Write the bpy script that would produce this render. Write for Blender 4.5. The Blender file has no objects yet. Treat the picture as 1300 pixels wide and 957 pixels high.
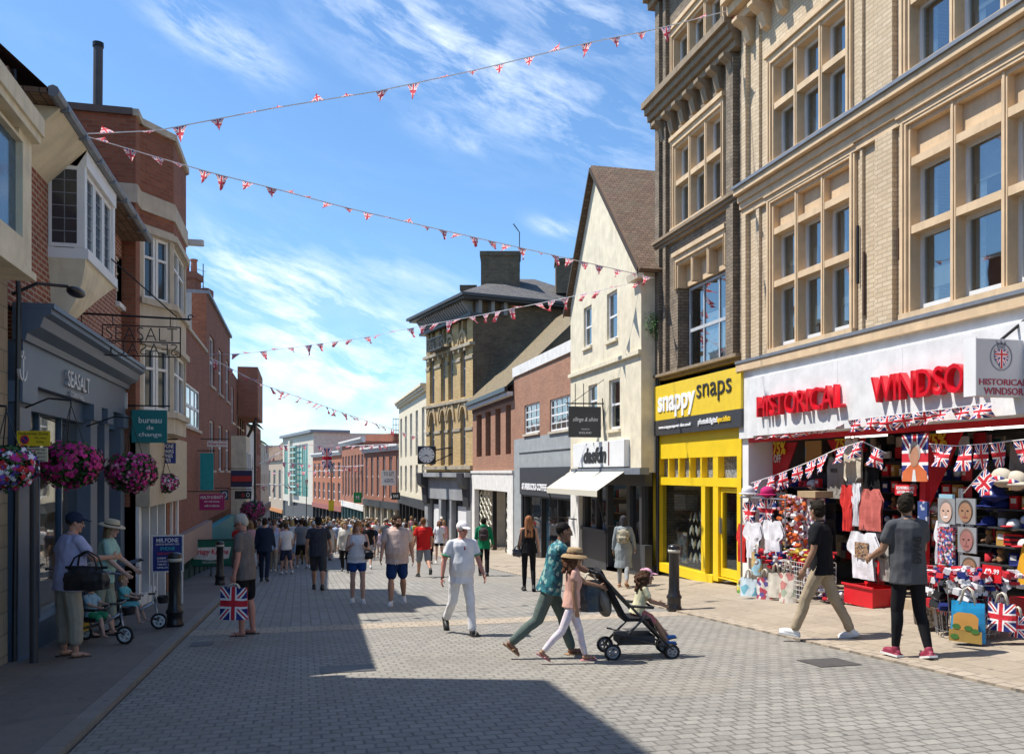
import bpy, bmesh, math, random
from mathutils import Vector, Matrix, noise
R = math.radians
random.seed(7)
SC = bpy.context.scene
C = bpy.data.collections.new('street')      # linked to the scene at the very end
# ---------------------------------------------------------------- camera
FOC, VX, VY, ALPHA, CAMH = 1100.0, 650.0, 600.0, R(13.7), 1.6
cam = bpy.data.cameras.new('camera'); camo = bpy.data.objects.new('camera', cam); C.objects.link(camo)
camo.location = (0, 0, CAMH); camo.rotation_euler = (R(90), 0, -ALPHA)
cam.sensor_width = 36; cam.lens = FOC/1300*36; cam.shift_y = (VY-478.5)/1300
cam.clip_start = 0.1; cam.clip_end = 3000
SC.camera = camo
# ---------------------------------------------------------------- sky, sun, exposure
SUN_EL = R(60); SUN_AZ = math.atan2(-.927, .375)      # direction (x, y) towards the sun
W = bpy.data.worlds.new('World'); SC.world = W; W.use_nodes = True
nt = W.node_tree; N = nt.nodes; L = nt.links; N.clear()
def wn(t, **k):
    n = N.new(t)
    for a, b in k.items(): setattr(n, a, b)
    return n
def wm(op, a, b=None, c=None, clamp=False):
    n = wn('ShaderNodeMath', operation=op); n.use_clamp = clamp
    for i, v in enumerate((a, b, c)):
        if v is None: continue
        if isinstance(v, (int, float)): n.inputs[i].default_value = v
        else: L.new(v, n.inputs[i])
    return n.outputs[0]
sky = wn('ShaderNodeTexSky', sky_type='NISHITA'); sky.sun_disc = False
sky.sun_elevation = SUN_EL; sky.sun_rotation = SUN_AZ; sky.air_density = 1.0; sky.dust_density = 0.35; sky.ozone_density = 2.2
tc = wn('ShaderNodeTexCoord'); sep = wn('ShaderNodeSeparateXYZ'); L.new(tc.outputs['Generated'], sep.inputs[0])
az = wm('MULTIPLY', wm('ARCTAN2', sep.outputs[0], sep.outputs[1]), 57.2958)
el = wm('MULTIPLY', wm('ARCSINE', sep.outputs[2]), 57.2958)
def px_azel(px, py):
    x, y, z = (px-VX)/FOC, 1.0, (VY-py)/FOC
    return math.degrees(math.atan2(x, y)+ALPHA), math.degrees(math.atan2(z, math.hypot(x, y)))
cmb = wn('ShaderNodeCombineXYZ'); L.new(az, cmb.inputs[0]); L.new(el, cmb.inputs[1])
def wnoise(scale, rot, stretch, detail=7, rough=.62, off=0, dist=.3):
    m = wn('ShaderNodeMapping'); m.inputs['Rotation'].default_value = (0, 0, rot); m.inputs['Location'].default_value = (off, off*.7, 0)
    m.inputs['Scale'].default_value = (1/stretch, 1, 1)
    r0 = wn('ShaderNodeVectorRotate', rotation_type='Z_AXIS'); r0.inputs['Angle'].default_value = rot
    L.new(cmb.outputs[0], r0.inputs['Vector']); m.inputs['Rotation'].default_value = (0, 0, 0)
    L.new(r0.outputs[0], m.inputs['Vector'])
    n = wn('ShaderNodeTexNoise'); n.inputs['Scale'].default_value = scale; n.inputs['Detail'].default_value = detail
    n.inputs['Roughness'].default_value = rough; n.inputs['Distortion'].default_value = dist
    L.new(m.outputs[0], n.inputs['Vector']); return n.outputs['Fac']
def band(p, q, wid, amp):
    (a0, e0), (a1, e1) = px_azel(*p), px_azel(*q)
    ca, ce = (a0+a1)/2, (e0+e1)/2; hl = math.hypot(a1-a0, e1-e0)/2; t = math.atan2(e1-e0, a1-a0)
    dx = wm('SUBTRACT', az, ca); dy = wm('SUBTRACT', el, ce)
    u = wm('ADD', wm('MULTIPLY', dx, math.cos(t)), wm('MULTIPLY', dy, math.sin(t)))
    v = wm('SUBTRACT', wm('MULTIPLY', dy, math.cos(t)), wm('MULTIPLY', dx, math.sin(t)))
    g = wm('ADD', wm('POWER', wm('ABSOLUTE', wm('DIVIDE', u, hl)), 3.0), wm('POWER', wm('ABSOLUTE', wm('DIVIDE', v, wid)), 2.0))
    return wm('MULTIPLY', wm('EXPONENT', wm('MULTIPLY', g, -1)), amp)
bands = None
for p, q, w_, a_ in [((400, -30), (830, 190), 2.6, 1.0), ((190, -10), (360, 95), 1.4, .9), ((230, 335), (560, 455), 3.4, .95), ((250, 330), (420, 360), 1.2, .7),
                     ((640, -20), (850, 60), 1.5, .7), ((670, 282), (740, 296), .5, .9), ((520, 150), (620, 190), .8, .5), ((450, 325), (640, 385), 1.0, .4),
                     ((280, 400), (560, 500), 3.0, .6), ((440, 482), (520, 484), .9, 1.2), ((900, -250), (400, -420), 8, .8)]:
    b = band(p, q, w_, a_); bands = b if bands is None else wm('ADD', bands, b)
streak = wnoise(.55, R(22), 3.6, 9, .66); puff = wnoise(.32, 0, 1.7, 6, .55, 5)
lowm = wm('MULTIPLY', wm('SUBTRACT', 11.5, el), .11, clamp=True)            # cloud bank towards the horizon
low = wm('MULTIPLY', lowm, wm('MULTIPLY', wm('SUBTRACT', puff, .38), 3.2, clamp=True))
cir = wm('MULTIPLY', bands, wm('MULTIPLY', wm('SUBTRACT', streak, .43), 3.0, clamp=True))
thin = wm('MULTIPLY', wm('SUBTRACT', wnoise(.16, R(15), 4, 6, .6, 11), .54), 1.6, clamp=True)
mask = wm('MULTIPLY', wm('ADD', wm('ADD', low, cir), wm('MULTIPLY', thin, .25)), .88, clamp=True)
mask = wm('MULTIPLY', mask, wm('MULTIPLY', el, .8, clamp=True))
cc = wn('ShaderNodeMix', data_type='RGBA'); cc.inputs[6].default_value = (6.2, 7.2, 8.6, 1); cc.inputs[7].default_value = (10.2, 10.6, 11.2, 1); L.new(puff, cc.inputs[0])
tint = wn('ShaderNodeMix', data_type='RGBA', blend_type='MULTIPLY'); tint.inputs[0].default_value = 1; L.new(sky.outputs[0], tint.inputs[6]); tint.inputs[7].default_value = (.86, 1.12, 1.30, 1)
mx = wn('ShaderNodeMix', data_type='RGBA'); L.new(mask, mx.inputs[0]); L.new(tint.outputs[2], mx.inputs[6]); L.new(cc.outputs[2], mx.inputs[7])
bg = wn('ShaderNodeBackground'); bg.inputs[1].default_value = 0.115; L.new(mx.outputs[2], bg.inputs[0])
wo = wn('ShaderNodeOutputWorld'); L.new(bg.outputs[0], wo.inputs[0])
sl = bpy.data.lights.new('sun', 'SUN'); sl.energy = 4.9; sl.angle = R(.5); sl.color = (1, .955, .88)
so = bpy.data.objects.new('sun', sl); C.objects.link(so); so.location = (0, 0, 50)
sd = Vector((math.sin(SUN_AZ)*math.cos(SUN_EL), math.cos(SUN_AZ)*math.cos(SUN_EL), math.sin(SUN_EL)))
so.rotation_euler = sd.to_track_quat('Z', 'Y').to_euler()
SC.view_settings.view_transform = 'Standard'; SC.view_settings.look = 'None'; SC.view_settings.gamma = 1
SC.view_settings.use_curve_mapping = False; SC.view_settings.exposure = 0.45
SC.render.engine = 'CYCLES'
SC.cycles.max_bounces = 6; SC.cycles.transparent_max_bounces = 16; SC.cycles.caustics_reflective = False; SC.cycles.caustics_refractive = False
SC.render.resolution_x = 1024; SC.render.resolution_y = 753
# ---------------------------------------------------------------- materials (all procedural)
MC = {}
def to_mesh(o):                              # turns modifiers and lettering into a plain mesh
    SC.collection.objects.link(o); bpy.context.view_layer.update()
    me = bpy.data.meshes.new_from_object(o.evaluated_get(bpy.context.evaluated_depsgraph_get())); bpy.data.objects.remove(o); return me
class NT:
    def __init__(s, name):
        s.m = bpy.data.materials.new(name); s.m.use_nodes = True; s.t = s.m.node_tree; s.t.nodes.clear()
        s.p = s.n('ShaderNodeBsdfPrincipled'); s.o = s.n('ShaderNodeOutputMaterial'); s.l(s.p.outputs[0], s.o.inputs[0])
    def n(s, t, **k):
        q = s.t.nodes.new(t)
        for a, b in k.items(): setattr(q, a, b)
        return q
    def l(s, a, b): s.t.links.new(a, b)
    def math(s, op, a, b=None, clamp=False):
        q = s.n('ShaderNodeMath', operation=op); q.use_clamp = clamp
        for i, v in enumerate((a, b)):
            if v is None: continue
            if isinstance(v, (int, float)): q.inputs[i].default_value = v
            else: s.l(v, q.inputs[i])
        return q.outputs[0]
    def mix(s, f, a, b, mode='MIX'):
        q = s.n('ShaderNodeMix', data_type='RGBA', blend_type=mode)
        for i, v in ((0, f), (6, a), (7, b)):
            if isinstance(v, (int, float)): q.inputs[i].default_value = v
            elif isinstance(v, tuple): q.inputs[i].default_value = (v[0], v[1], v[2], 1)
            else: s.l(v, q.inputs[i])
        return q.outputs[2]
    def noise(s, vec, scale, detail=5, rough=.55):
        q = s.n('ShaderNodeTexNoise'); q.inputs['Scale'].default_value = scale; q.inputs['Detail'].default_value = detail; q.inputs['Roughness'].default_value = rough
        s.l(vec, q.inputs['Vector']); return q.outputs['Fac']
    def ramp(s, f, a, b):      # map a..b to 0..1
        q = s.n('ShaderNodeMapRange'); q.inputs[1].default_value = a; q.inputs[2].default_value = b; s.l(f, q.inputs[0]); return q.outputs[0]
    def bump(s, h, strength, dist=.01):
        q = s.n('ShaderNodeBump'); q.inputs['Strength'].default_value = strength; q.inputs['Distance'].default_value = dist
        s.l(h, q.inputs['Height']); s.l(q.outputs[0], s.p.inputs['Normal'])
    def co(s, w='Object'): return s.n('ShaderNodeTexCoord').outputs[w]
def c(r, g, b): return (r, g, b)
def srgb(r, g, b):
    f = lambda v: (v/255/12.92) if v/255 <= .04045 else ((v/255+.055)/1.055)**2.4
    return (f(r), f(g), f(b))
def mat(name, col, rough=.7, metal=0, var=.12, vs=6, bump=0, bs=60, dirt=0, coord='Object', emit=0, spec=.5):
    if name in MC: return MC[name]
    t = NT(name); v = t.co(coord)
    a = t.mix(t.ramp(t.noise(v, vs), .3, .7), tuple(x*(1-var) for x in col), tuple(min(1, x*(1+var)) for x in col))
    if dirt:
        d = t.ramp(t.noise(v, .9, 8, .7), .52, .75)
        a = t.mix(t.math('MULTIPLY', d, dirt), a, (.06, .05, .04))
    t.l(a, t.p.inputs['Base Color']); t.p.inputs['Roughness'].default_value = rough; t.p.inputs['Metallic'].default_value = metal
    t.p.inputs['Specular IOR Level'].default_value = spec
    if bump: t.bump(t.noise(v, bs, 4), bump)
    if emit: t.p.inputs['Emission Color'].default_value = (*col, 1); t.p.inputs['Emission Strength'].default_value = emit
    MC[name] = t.m; return t.m
def brick(name, c1, c2, mortar, bw=.225, bh=.075, ms=.010, dirt=.35, soot=0, bump=.5, dark=(.05, .04, .035)):
    if name in MC: return MC[name]
    t = NT(name); uv = t.co('UV')
    b = t.n('ShaderNodeTexBrick'); t.l(uv, b.inputs['Vector']); b.inputs['Scale'].default_value = 1
    b.inputs['Brick Width'].default_value = bw; b.inputs['Row Height'].default_value = bh; b.inputs['Mortar Size'].default_value = ms
    b.inputs['Mortar Smooth'].default_value = .15; b.inputs['Bias'].default_value = 0
    for i, q in zip((1, 2, 3), (c1, c2, mortar)): b.inputs[i].default_value = (*q, 1)
    big = t.ramp(t.noise(uv, .7, 6, .65), .42, .72); fine = t.ramp(t.noise(uv, 9, 4), .3, .7)
    a = t.mix(t.math('MULTIPLY', big, dirt), b.outputs['Color'], dark)
    a = t.mix(t.math('MULTIPLY', fine, .25), a, tuple(x*.55 for x in c1))
    if soot: a = t.mix(t.math('MULTIPLY', t.ramp(t.noise(uv, 2.3, 8, .7), .4, .6), soot), a, (.035, .032, .028))
    t.l(a, t.p.inputs['Base Color']); t.p.inputs['Roughness'].default_value = .9
    h = t.math('ADD', t.math('SUBTRACT', 1, b.outputs['Fac']), t.math('MULTIPLY', fine, .3)); t.bump(h, bump, .008)
    MC[name] = t.m; return t.m
def weathered(name, col, stain=(.07, .055, .04), amt=.5, streak=.5, rough=.85, vs=3):
    if name in MC: return MC[name]
    t = NT(name); uv = t.co('UV')
    a = t.mix(t.ramp(t.noise(uv, vs, 6), .3, .7), tuple(x*.86 for x in col), tuple(min(1, x*1.1) for x in col))
    mp = t.n('ShaderNodeMapping'); t.l(uv, mp.inputs[0]); mp.inputs['Scale'].default_value = (3.5, .35, 1)
    st = t.ramp(t.noise(mp.outputs[0], 1.6, 8, .7), .5, .78); pt = t.ramp(t.noise(uv, 1.1, 8, .7), .52, .72)
    a = t.mix(t.math('MULTIPLY', st, streak), a, stain); a = t.mix(t.math('MULTIPLY', pt, amt), a, tuple(x*.5 for x in col))
    t.l(a, t.p.inputs['Base Color']); t.p.inputs['Roughness'].default_value = rough; t.bump(t.noise(uv, 30, 6), .25, .01)
    MC[name] = t.m; return t.m
def glass(name, refl=.10, tintc=(.75, .82, .85)):
    if name in MC: return MC[name]
    t = NT(name); t.t.nodes.remove(t.p)
    tr = t.n('ShaderNodeBsdfTransparent'); tr.inputs[0].default_value = (*tintc, 1)
    g = t.n('ShaderNodeBsdfGlossy'); g.inputs['Roughness'].default_value = .02
    v = t.co('Object'); b = t.n('ShaderNodeBump'); b.inputs['Strength'].default_value = .05; b.inputs['Distance'].default_value = .05
    t.l(t.noise(v, .9, 2), b.inputs['Height']); t.l(b.outputs[0], g.inputs['Normal'])
    f = t.n('ShaderNodeLayerWeight'); f.inputs[0].default_value = .5; fac = t.math('MULTIPLY', t.math('POWER', f.outputs['Facing'], 4.0), .8)
    mxs = t.n('ShaderNodeMixShader'); t.l(t.math('ADD', fac, refl, True), mxs.inputs[0]); t.l(tr.outputs[0], mxs.inputs[1]); t.l(g.outputs[0], mxs.inputs[2])
    t.l(mxs.outputs[0], t.o.inputs[0]); MC[name] = t.m; return t.m
def union(name='union_flag_cloth', paled=False):
    """Union flag drawn from the UV square"""
    if name in MC: return MC[name]
    t = NT(name); s = t.n('ShaderNodeSeparateXYZ'); t.l(t.co('UV'), s.inputs[0]); u, v = s.outputs[0], s.outputs[1]
    au = t.math('ABSOLUTE', t.math('SUBTRACT', u, .5)); av = t.math('ABSOLUTE', t.math('SUBTRACT', v, .5))
    d = t.math('ABSOLUTE', t.math('SUBTRACT', au, av)); lt = lambda a, b: t.math('LESS_THAN', a, b)
    RD_ = (.68, .10, .13) if paled else (.6, .015, .03); a = t.mix(lt(d, .115), (.16, .12, .30) if paled else (.01, .02, .16), (.85, .8, .78)); a = t.mix(lt(d, .04), a, RD_)
    wc = t.math('MAXIMUM', lt(au, .12), lt(av, .16)); a = t.mix(wc, a, (.85, .8, .78))
    rc = t.math('MAXIMUM', lt(au, .07), lt(av, .095)); a = t.mix(rc, a, RD_)
    t.l(a, t.p.inputs['Base Color']); t.p.inputs['Roughness'].default_value = .75; t.bump(t.noise(t.co('Object'), 25, 3), .4, .01)
    if paled:      # thin plastic: light passes through, and its pale colours imitate being lit through
        tl_ = t.n('ShaderNodeBsdfTranslucent'); t.l(a, tl_.inputs[0]); ms = t.n('ShaderNodeMixShader'); ms.inputs[0].default_value = .5; t.l(t.p.outputs[0], ms.inputs[1]); t.l(tl_.outputs[0], ms.inputs[2]); t.l(ms.outputs[0], t.o.inputs[0])
    MC[name] = t.m; return t.m
def multi(name, cols, scale=8, rough=.7, coord='Object', kind='VORONOI'):
    """printed / mixed pattern: random cells out of a few real colours"""
    if name in MC: return MC[name]
    t = NT(name); v = t.n('ShaderNodeTexVoronoi'); v.inputs['Scale'].default_value = scale; t.l(t.co(coord), v.inputs['Vector'])
    s = t.n('ShaderNodeSeparateColor'); t.l(v.outputs['Color'], s.inputs[0])
    r = t.n('ShaderNodeValToRGB'); r.color_ramp.interpolation = 'CONSTANT'; t.l(s.outputs[0], r.inputs[0])
    while len(r.color_ramp.elements) < len(cols): r.color_ramp.elements.new(.5)
    for i, q in enumerate(cols): r.color_ramp.elements[i].position = i/len(cols); r.color_ramp.elements[i].color = (*q, 1)
    t.l(r.outputs[0], t.p.inputs['Base Color']); t.p.inputs['Roughness'].default_value = rough; MC[name] = t.m; return t.m
# ---------------------------------------------------------------- geometry helpers
def gz(y):                                   # the street falls away from the camera
    if y < 40: return -.058*y
    if y < 200: return -2.32-.046*(y-40)
    return -9.68-.02*(y-200)
def cross(x):
    if x < -1.62: return .05
    if x > 6.3: return min(.22, .02+.065*(x-6.3))
    return 0.0
def G(x, y): return gz(y)+cross(x)
def ray(px, py):
    a, b = (px-VX)/FOC, (VY-py)/FOC
    return Vector((math.cos(ALPHA)*a+math.sin(ALPHA), -math.sin(ALPHA)*a+math.cos(ALPHA), b))
def PZ(px, Z):                               # plan point seen at column px, Z metres in front of the lens
    r = ray(px, VY); return Vector((r.x*Z, r.y*Z))
def onground(px, py):
    r = ray(px, py); t = 2.0
    for _ in range(4000):
        p = r*t
        if CAMH+p.z <= G(p.x, p.y): break
        t += .02
    return p.x, p.y
class Fr:                                    # a vertical plane: u along it, n outwards, z up
    def __init__(s, o, d): s.o = Vector(o[:2]); s.d = Vector(d).normalized(); s.n = Vector((s.d.y, -s.d.x))
    def P(s, u, n, z): q = s.o+s.d*u+s.n*n; return Vector((q.x, q.y, z))
    def uv(s, px, py, n=0):
        r = ray(px, py); nn = s.n; o = s.o+nn*n; t = (o.dot(nn))/(Vector((r.x, r.y)).dot(nn)); p = Vector((r.x*t, r.y*t))-o
        return p.dot(s.d), CAMH+r.z*t
    def u(s, px, n=0): return s.uv(px, VY, n)[0]
    def z(s, px, py, n=0): return s.uv(px, py, n)[1]
def Fpp(px0, Z0, px1, Z1): a, b = PZ(px0, Z0), PZ(px1, Z1); f = Fr(a, b-a); f.len = (b-a).length; return f
FR = Fr((8.94, 0), (0, -1)); FL = Fr((-3.3, 0), (0, 1))
def wloc(o):
    v = Vector((0, 0, 0))
    while o: v += o.location; o = o.parent
    return v
class MB:
    def __init__(s): s.v = []; s.f = []; s.uv = []; s.mi = []; s.m = 0
    def face(s, pts, uvs=None):
        b = len(s.v); s.v += [Vector(p) for p in pts]; s.f.append(list(range(b, b+len(pts)))); s.uv.append(uvs or [(0, 0)]*len(pts)); s.mi.append(s.m)
    def fq(s, F, pts):                       # face from (u,n,z) triples, UV in metres
        us = [p[0] for p in pts]; ns = [p[1] for p in pts]; zs = [p[2] for p in pts]
        du, dn, dz = max(us)-min(us), max(ns)-min(ns), max(zs)-min(zs)
        if dz < 1e-5 or (dz < du and dz < dn): uv = [(p[0], p[1]) for p in pts]
        elif du >= dn: uv = [(p[0], p[2]) for p in pts]
        else: uv = [(p[1]+.07, p[2]) for p in pts]
        s.face([F.P(*p) for p in pts], uv)
    def box(s, F, u0, u1, z0, z1, n0, n1):
        if u0 > u1: u0, u1 = u1, u0
        if z0 > z1: z0, z1 = z1, z0
        if n0 > n1: n0, n1 = n1, n0
        q = lambda *p: s.fq(F, p)
        q((u0, n1, z0), (u1, n1, z0), (u1, n1, z1), (u0, n1, z1)); q((u1, n0, z0), (u0, n0, z0), (u0, n0, z1), (u1, n0, z1))
        q((u0, n0, z0), (u0, n1, z0), (u0, n1, z1), (u0, n0, z1)); q((u1, n1, z0), (u1, n0, z0), (u1, n0, z1), (u1, n1, z1))
        q((u0, n1, z1), (u1, n1, z1), (u1, n0, z1), (u0, n0, z1)); q((u0, n0, z0), (u1, n0, z0), (u1, n1, z0), (u0, n1, z0))
        return s
    def prism(s, F, poly, n0, n1):           # polygon in (u,z), extruded along n
        s.fq(F, [(u, n1, z) for u, z in poly]); s.fq(F, [(u, n0, z) for u, z in reversed(poly)])
        for i in range(len(poly)):
            a, b = poly[i], poly[(i+1) % len(poly)]
            s.fq(F, [(a[0], n1, a[1]), (a[0], n0, a[1]), (b[0], n0, b[1]), (b[0], n1, b[1])])
        return s
    def profile(s, F, poly, u0, u1):         # polygon in (n,z), extruded along u
        for i in range(len(poly)):
            a, b = poly[i], poly[(i+1) % len(poly)]
            s.fq(F, [(u0, a[0], a[1]), (u1, a[0], a[1]), (u1, b[0], b[1]), (u0, b[0], b[1])])
        s.fq(F, [(u0, n, z) for n, z in poly]); s.fq(F, [(u1, n, z) for n, z in reversed(poly)]); return s
    def tube(s, pts, r, seg=8, r1=None, cap=True):
        pts = [Vector(p) for p in pts]; n = len(pts); rings = []
        for i, p in enumerate(pts):
            t = (pts[min(i+1, n-1)]-pts[max(i-1, 0)]).normalized(); a = t.orthogonal().normalized() if i == 0 else (rings_a-t*rings_a.dot(t)).normalized()
            rings_a = a; b = t.cross(a); rr = r if r1 is None else r+(r1-r)*i/(n-1)
            rings.append([p+a*math.cos(k*2*math.pi/seg)*rr+b*math.sin(k*2*math.pi/seg)*rr for k in range(seg)])
        s.rings(rings, cap); return s
    def rings(s, rings, cap=True):
        base = len(s.v); seg = len(rings[0])
        for rg in rings: s.v += rg
        for i in range(len(rings)-1):
            for k in range(seg):
                a = base+i*seg+k; b = base+i*seg+(k+1) % seg
                s.f.append([a, b, b+seg, a+seg]); s.uv.append([(k/seg, i), ((k+1)/seg, i), ((k+1)/seg, i+1), (k/seg, i+1)]); s.mi.append(s.m)
        if cap:
            s.f.append([base+k for k in range(seg)][::-1]); s.uv.append([(0, 0)]*seg); s.mi.append(s.m)
            e = base+(len(rings)-1)*seg; s.f.append([e+k for k in range(seg)]); s.uv.append([(0, 0)]*seg); s.mi.append(s.m)
        return s
    def lathe(s, prof, o=(0, 0, 0), seg=20, cap=True):
        o = Vector(o); return s.rings([[o+Vector((math.cos(k*2*math.pi/seg)*r, math.sin(k*2*math.pi/seg)*r, z)) for k in range(seg)] for r, z in prof], cap)
    def ell(s, c_, r, M=None, seg=12, st=8):
        c_ = Vector(c_); rg = []
        for i in range(st+1):
            t = -math.pi/2+math.pi*i/st; cr = max(math.cos(t), .02)
            ring = [Vector((math.cos(k*2*math.pi/seg)*cr*r[0], math.sin(k*2*math.pi/seg)*cr*r[1], math.sin(t)*r[2])) for k in range(seg)]
            rg.append([c_+(M @ p if M else p) for p in ring])
        return s.rings(rg)
    def cbox(s, c_, d, M=None):              # centred box, own orientation
        c_ = Vector(c_); P = lambda x, y, z: c_+((M @ Vector((x*d[0]/2, y*d[1]/2, z*d[2]/2))) if M else Vector((x*d[0]/2, y*d[1]/2, z*d[2]/2)))
        for q in (((-1, -1, -1), (-1, 1, -1), (1, 1, -1), (1, -1, -1)), ((-1, -1, 1), (1, -1, 1), (1, 1, 1), (-1, 1, 1)), ((-1, -1, -1), (1, -1, -1), (1, -1, 1), (-1, -1, 1)),
                  ((1, 1, -1), (-1, 1, -1), (-1, 1, 1), (1, 1, 1)), ((-1, 1, -1), (-1, -1, -1), (-1, -1, 1), (-1, 1, 1)), ((1, -1, -1), (1, 1, -1), (1, 1, 1), (1, -1, 1))):
            s.face([P(*p) for p in q], [(0, 0), (1, 0), (1, 1), (0, 1)])
        return s
    def build(s, name, mats, parent=None, smooth=False, local=False, bevel=0, loc=None):
        if not isinstance(mats, (list, tuple)): mats = [mats]
        off = Vector((0, 0, 0)) if local else wloc(parent)
        if loc is not None: off = Vector(loc)
        me = bpy.data.meshes.new(name); me.from_pydata([v-off for v in s.v], [], s.f)
        ul = me.uv_layers.new(name='UVMap'); flat = [x for q in s.uv for p in q for x in p]; ul.data.foreach_set('uv', flat)
        for m in mats: me.materials.append(m)
        me.polygons.foreach_set('material_index', s.mi); me.polygons.foreach_set('use_smooth', [smooth]*len(s.f)); me.update()
        o = bpy.data.objects.new(name, me); C.objects.link(o)
        if parent: o.parent = parent
        if loc is not None: o.location = loc
        if bevel:
            b = bmesh.new(); b.from_mesh(me); bmesh.ops.remove_doubles(b, verts=b.verts, dist=1e-5); b.to_mesh(me); b.free()
            md = o.modifiers.new('bevel', 'BEVEL'); md.width = bevel; md.segments = 2; md.limit_method = 'ANGLE'
        return o
def tag(o, label=None, cat=None, group=None, kind=None):
    if label: o['label'] = label
    if cat: o['category'] = cat
    if group: o['group'] = group
    if kind: o['kind'] = kind
    return o
def thing(name, label, cat, loc=(0, 0, 0), rz=0, group=None):
    o = bpy.data.objects.new(name, None); o.empty_display_size = .3; C.objects.link(o); o.location = loc; o.rotation_euler = (0, 0, rz)
    return tag(o, label, cat, group)
def dup(root, loc=None, rz=None, label=None, group=None, scale=None):
    r = root.copy(); C.objects.link(r)
    if loc is not None: r.location = loc
    if rz is not None: r.rotation_euler = (0, 0, rz)
    if scale: r.scale = (scale,)*3
    if label: r['label'] = label
    if group: r['group'] = group
    for ch in list(root.children):
        k = ch.copy(); C.objects.link(k); k.parent = r
        for g in list(ch.children): d = g.copy(); C.objects.link(d); d.parent = k
    return r
FONT = None
def text(body, F, u0, u1, z0, z1, n, m, parent, name='lettering', ext=.004, bold=0, shear=0, fit=True, smooth=False):
    """lettering fitted into the rectangle u0..u1, z0..z1 of a plane"""
    cu = bpy.data.curves.new('t', 'FONT'); cu.body = body; cu.size = 1; cu.extrude = .02; cu.offset = bold; cu.shear = shear; cu.resolution_u = 3; cu.align_x = 'CENTER'; cu.space_line = .85
    me = to_mesh(bpy.data.objects.new('t', cu)); bpy.data.curves.remove(cu)
    xs = [v.co.x for v in me.vertices]; ys = [v.co.y for v in me.vertices]
    if not xs: return None
    x0, x1, y0, y1 = min(xs), max(xs), min(ys), max(ys); off = wloc(parent)
    sx = (u1-u0)/max(x1-x0, 1e-6); sy = (z1-z0)/max(y1-y0, 1e-6)
    if not fit: sx = sy = min(sx, sy)
    cx, cy = (x0+x1)/2, (y0+y1)/2
    for v in me.vertices: v.co = F.P((u0+u1)/2+(v.co.x-cx)*sx, n+(v.co.z/.02)*ext, (z0+z1)/2+(v.co.y-cy)*sy)-off
    me.materials.clear(); me.materials.append(m); q = bpy.data.objects.new(name, me); C.objects.link(q); q.parent = parent; return q
# ---------------------------------------------------------------- building helpers
def wall(mb, F, u0, u1, z0, z1, holes=(), rev=.22, n=0):
    """a wall sheet with rectangular openings and their reveals"""
    if u0 > u1: u0, u1 = u1, u0
    hs = [(max(min(a, b), u0), min(max(a, b), u1), min(c_, d), max(c_, d)) for a, b, c_, d in holes]
    us = sorted({u0, u1, *[h[0] for h in hs], *[h[1] for h in hs]}); zs = sorted({z0, z1, *[h[2] for h in hs], *[h[3] for h in hs]})
    us = [u for u in us if u0 <= u <= u1]; zs = [z for z in zs if z0 <= z <= z1]
    for a, b in zip(us, us[1:]):
        run = None
        for c_, d in zip(zs, zs[1:]):
            mu, mz = (a+b)/2, (c_+d)/2
            if any(h[0] < mu < h[1] and h[2] < mz < h[3] for h in hs):
                if run is not None: mb.fq(F, [(a, n, run), (b, n, run), (b, n, c_), (a, n, c_)]); run = None
            elif run is None: run = c_
        if run is not None: mb.fq(F, [(a, n, run), (b, n, run), (b, n, z1), (a, n, z1)])
    for a, b, c_, d in hs:
        r = n-rev
        mb.fq(F, [(a, n, c_), (a, n, d), (a, r, d), (a, r, c_)]); mb.fq(F, [(b, r, c_), (b, r, d), (b, n, d), (b, n, c_)])
        mb.fq(F, [(a, r, c_), (b, r, c_), (b, n, c_), (a, n, c_)]); mb.fq(F, [(a, n, d), (b, n, d), (b, r, d), (a, r, d)])
def shell(mb, F, u0, u1, z0, z1, depth, top=True, n=0, sides='lrb'):
    if u0 > u1: u0, u1 = u1, u0
    if 'l' in sides: mb.fq(F, [(u0, n-depth, z0), (u0, n, z0), (u0, n, z1), (u0, n-depth, z1)])
    if 'r' in sides: mb.fq(F, [(u1, n, z0), (u1, n-depth, z0), (u1, n-depth, z1), (u1, n, z1)])
    if 'b' in sides: mb.fq(F, [(u1, n-depth, z0), (u0, n-depth, z0), (u0, n-depth, z1), (u1, n-depth, z1)])
    if top: mb.fq(F, [(u0, n, z1), (u1, n, z1), (u1, n-depth, z1), (u0, n-depth, z1)])
def cornice(mb, F, u0, u1, z, h, proj, n=0, steps=3, back=-.1):
    for i in range(steps): mb.box(F, u0, u1, z+h*i/steps+(.002 if i else 0), z+h*(i+1)/steps, n+back, n+proj*(.45+.55*i/max(1, steps-1)))
DARKROOM = mat('dark_room', (.012, .012, .013), 1, var=.3)
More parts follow.
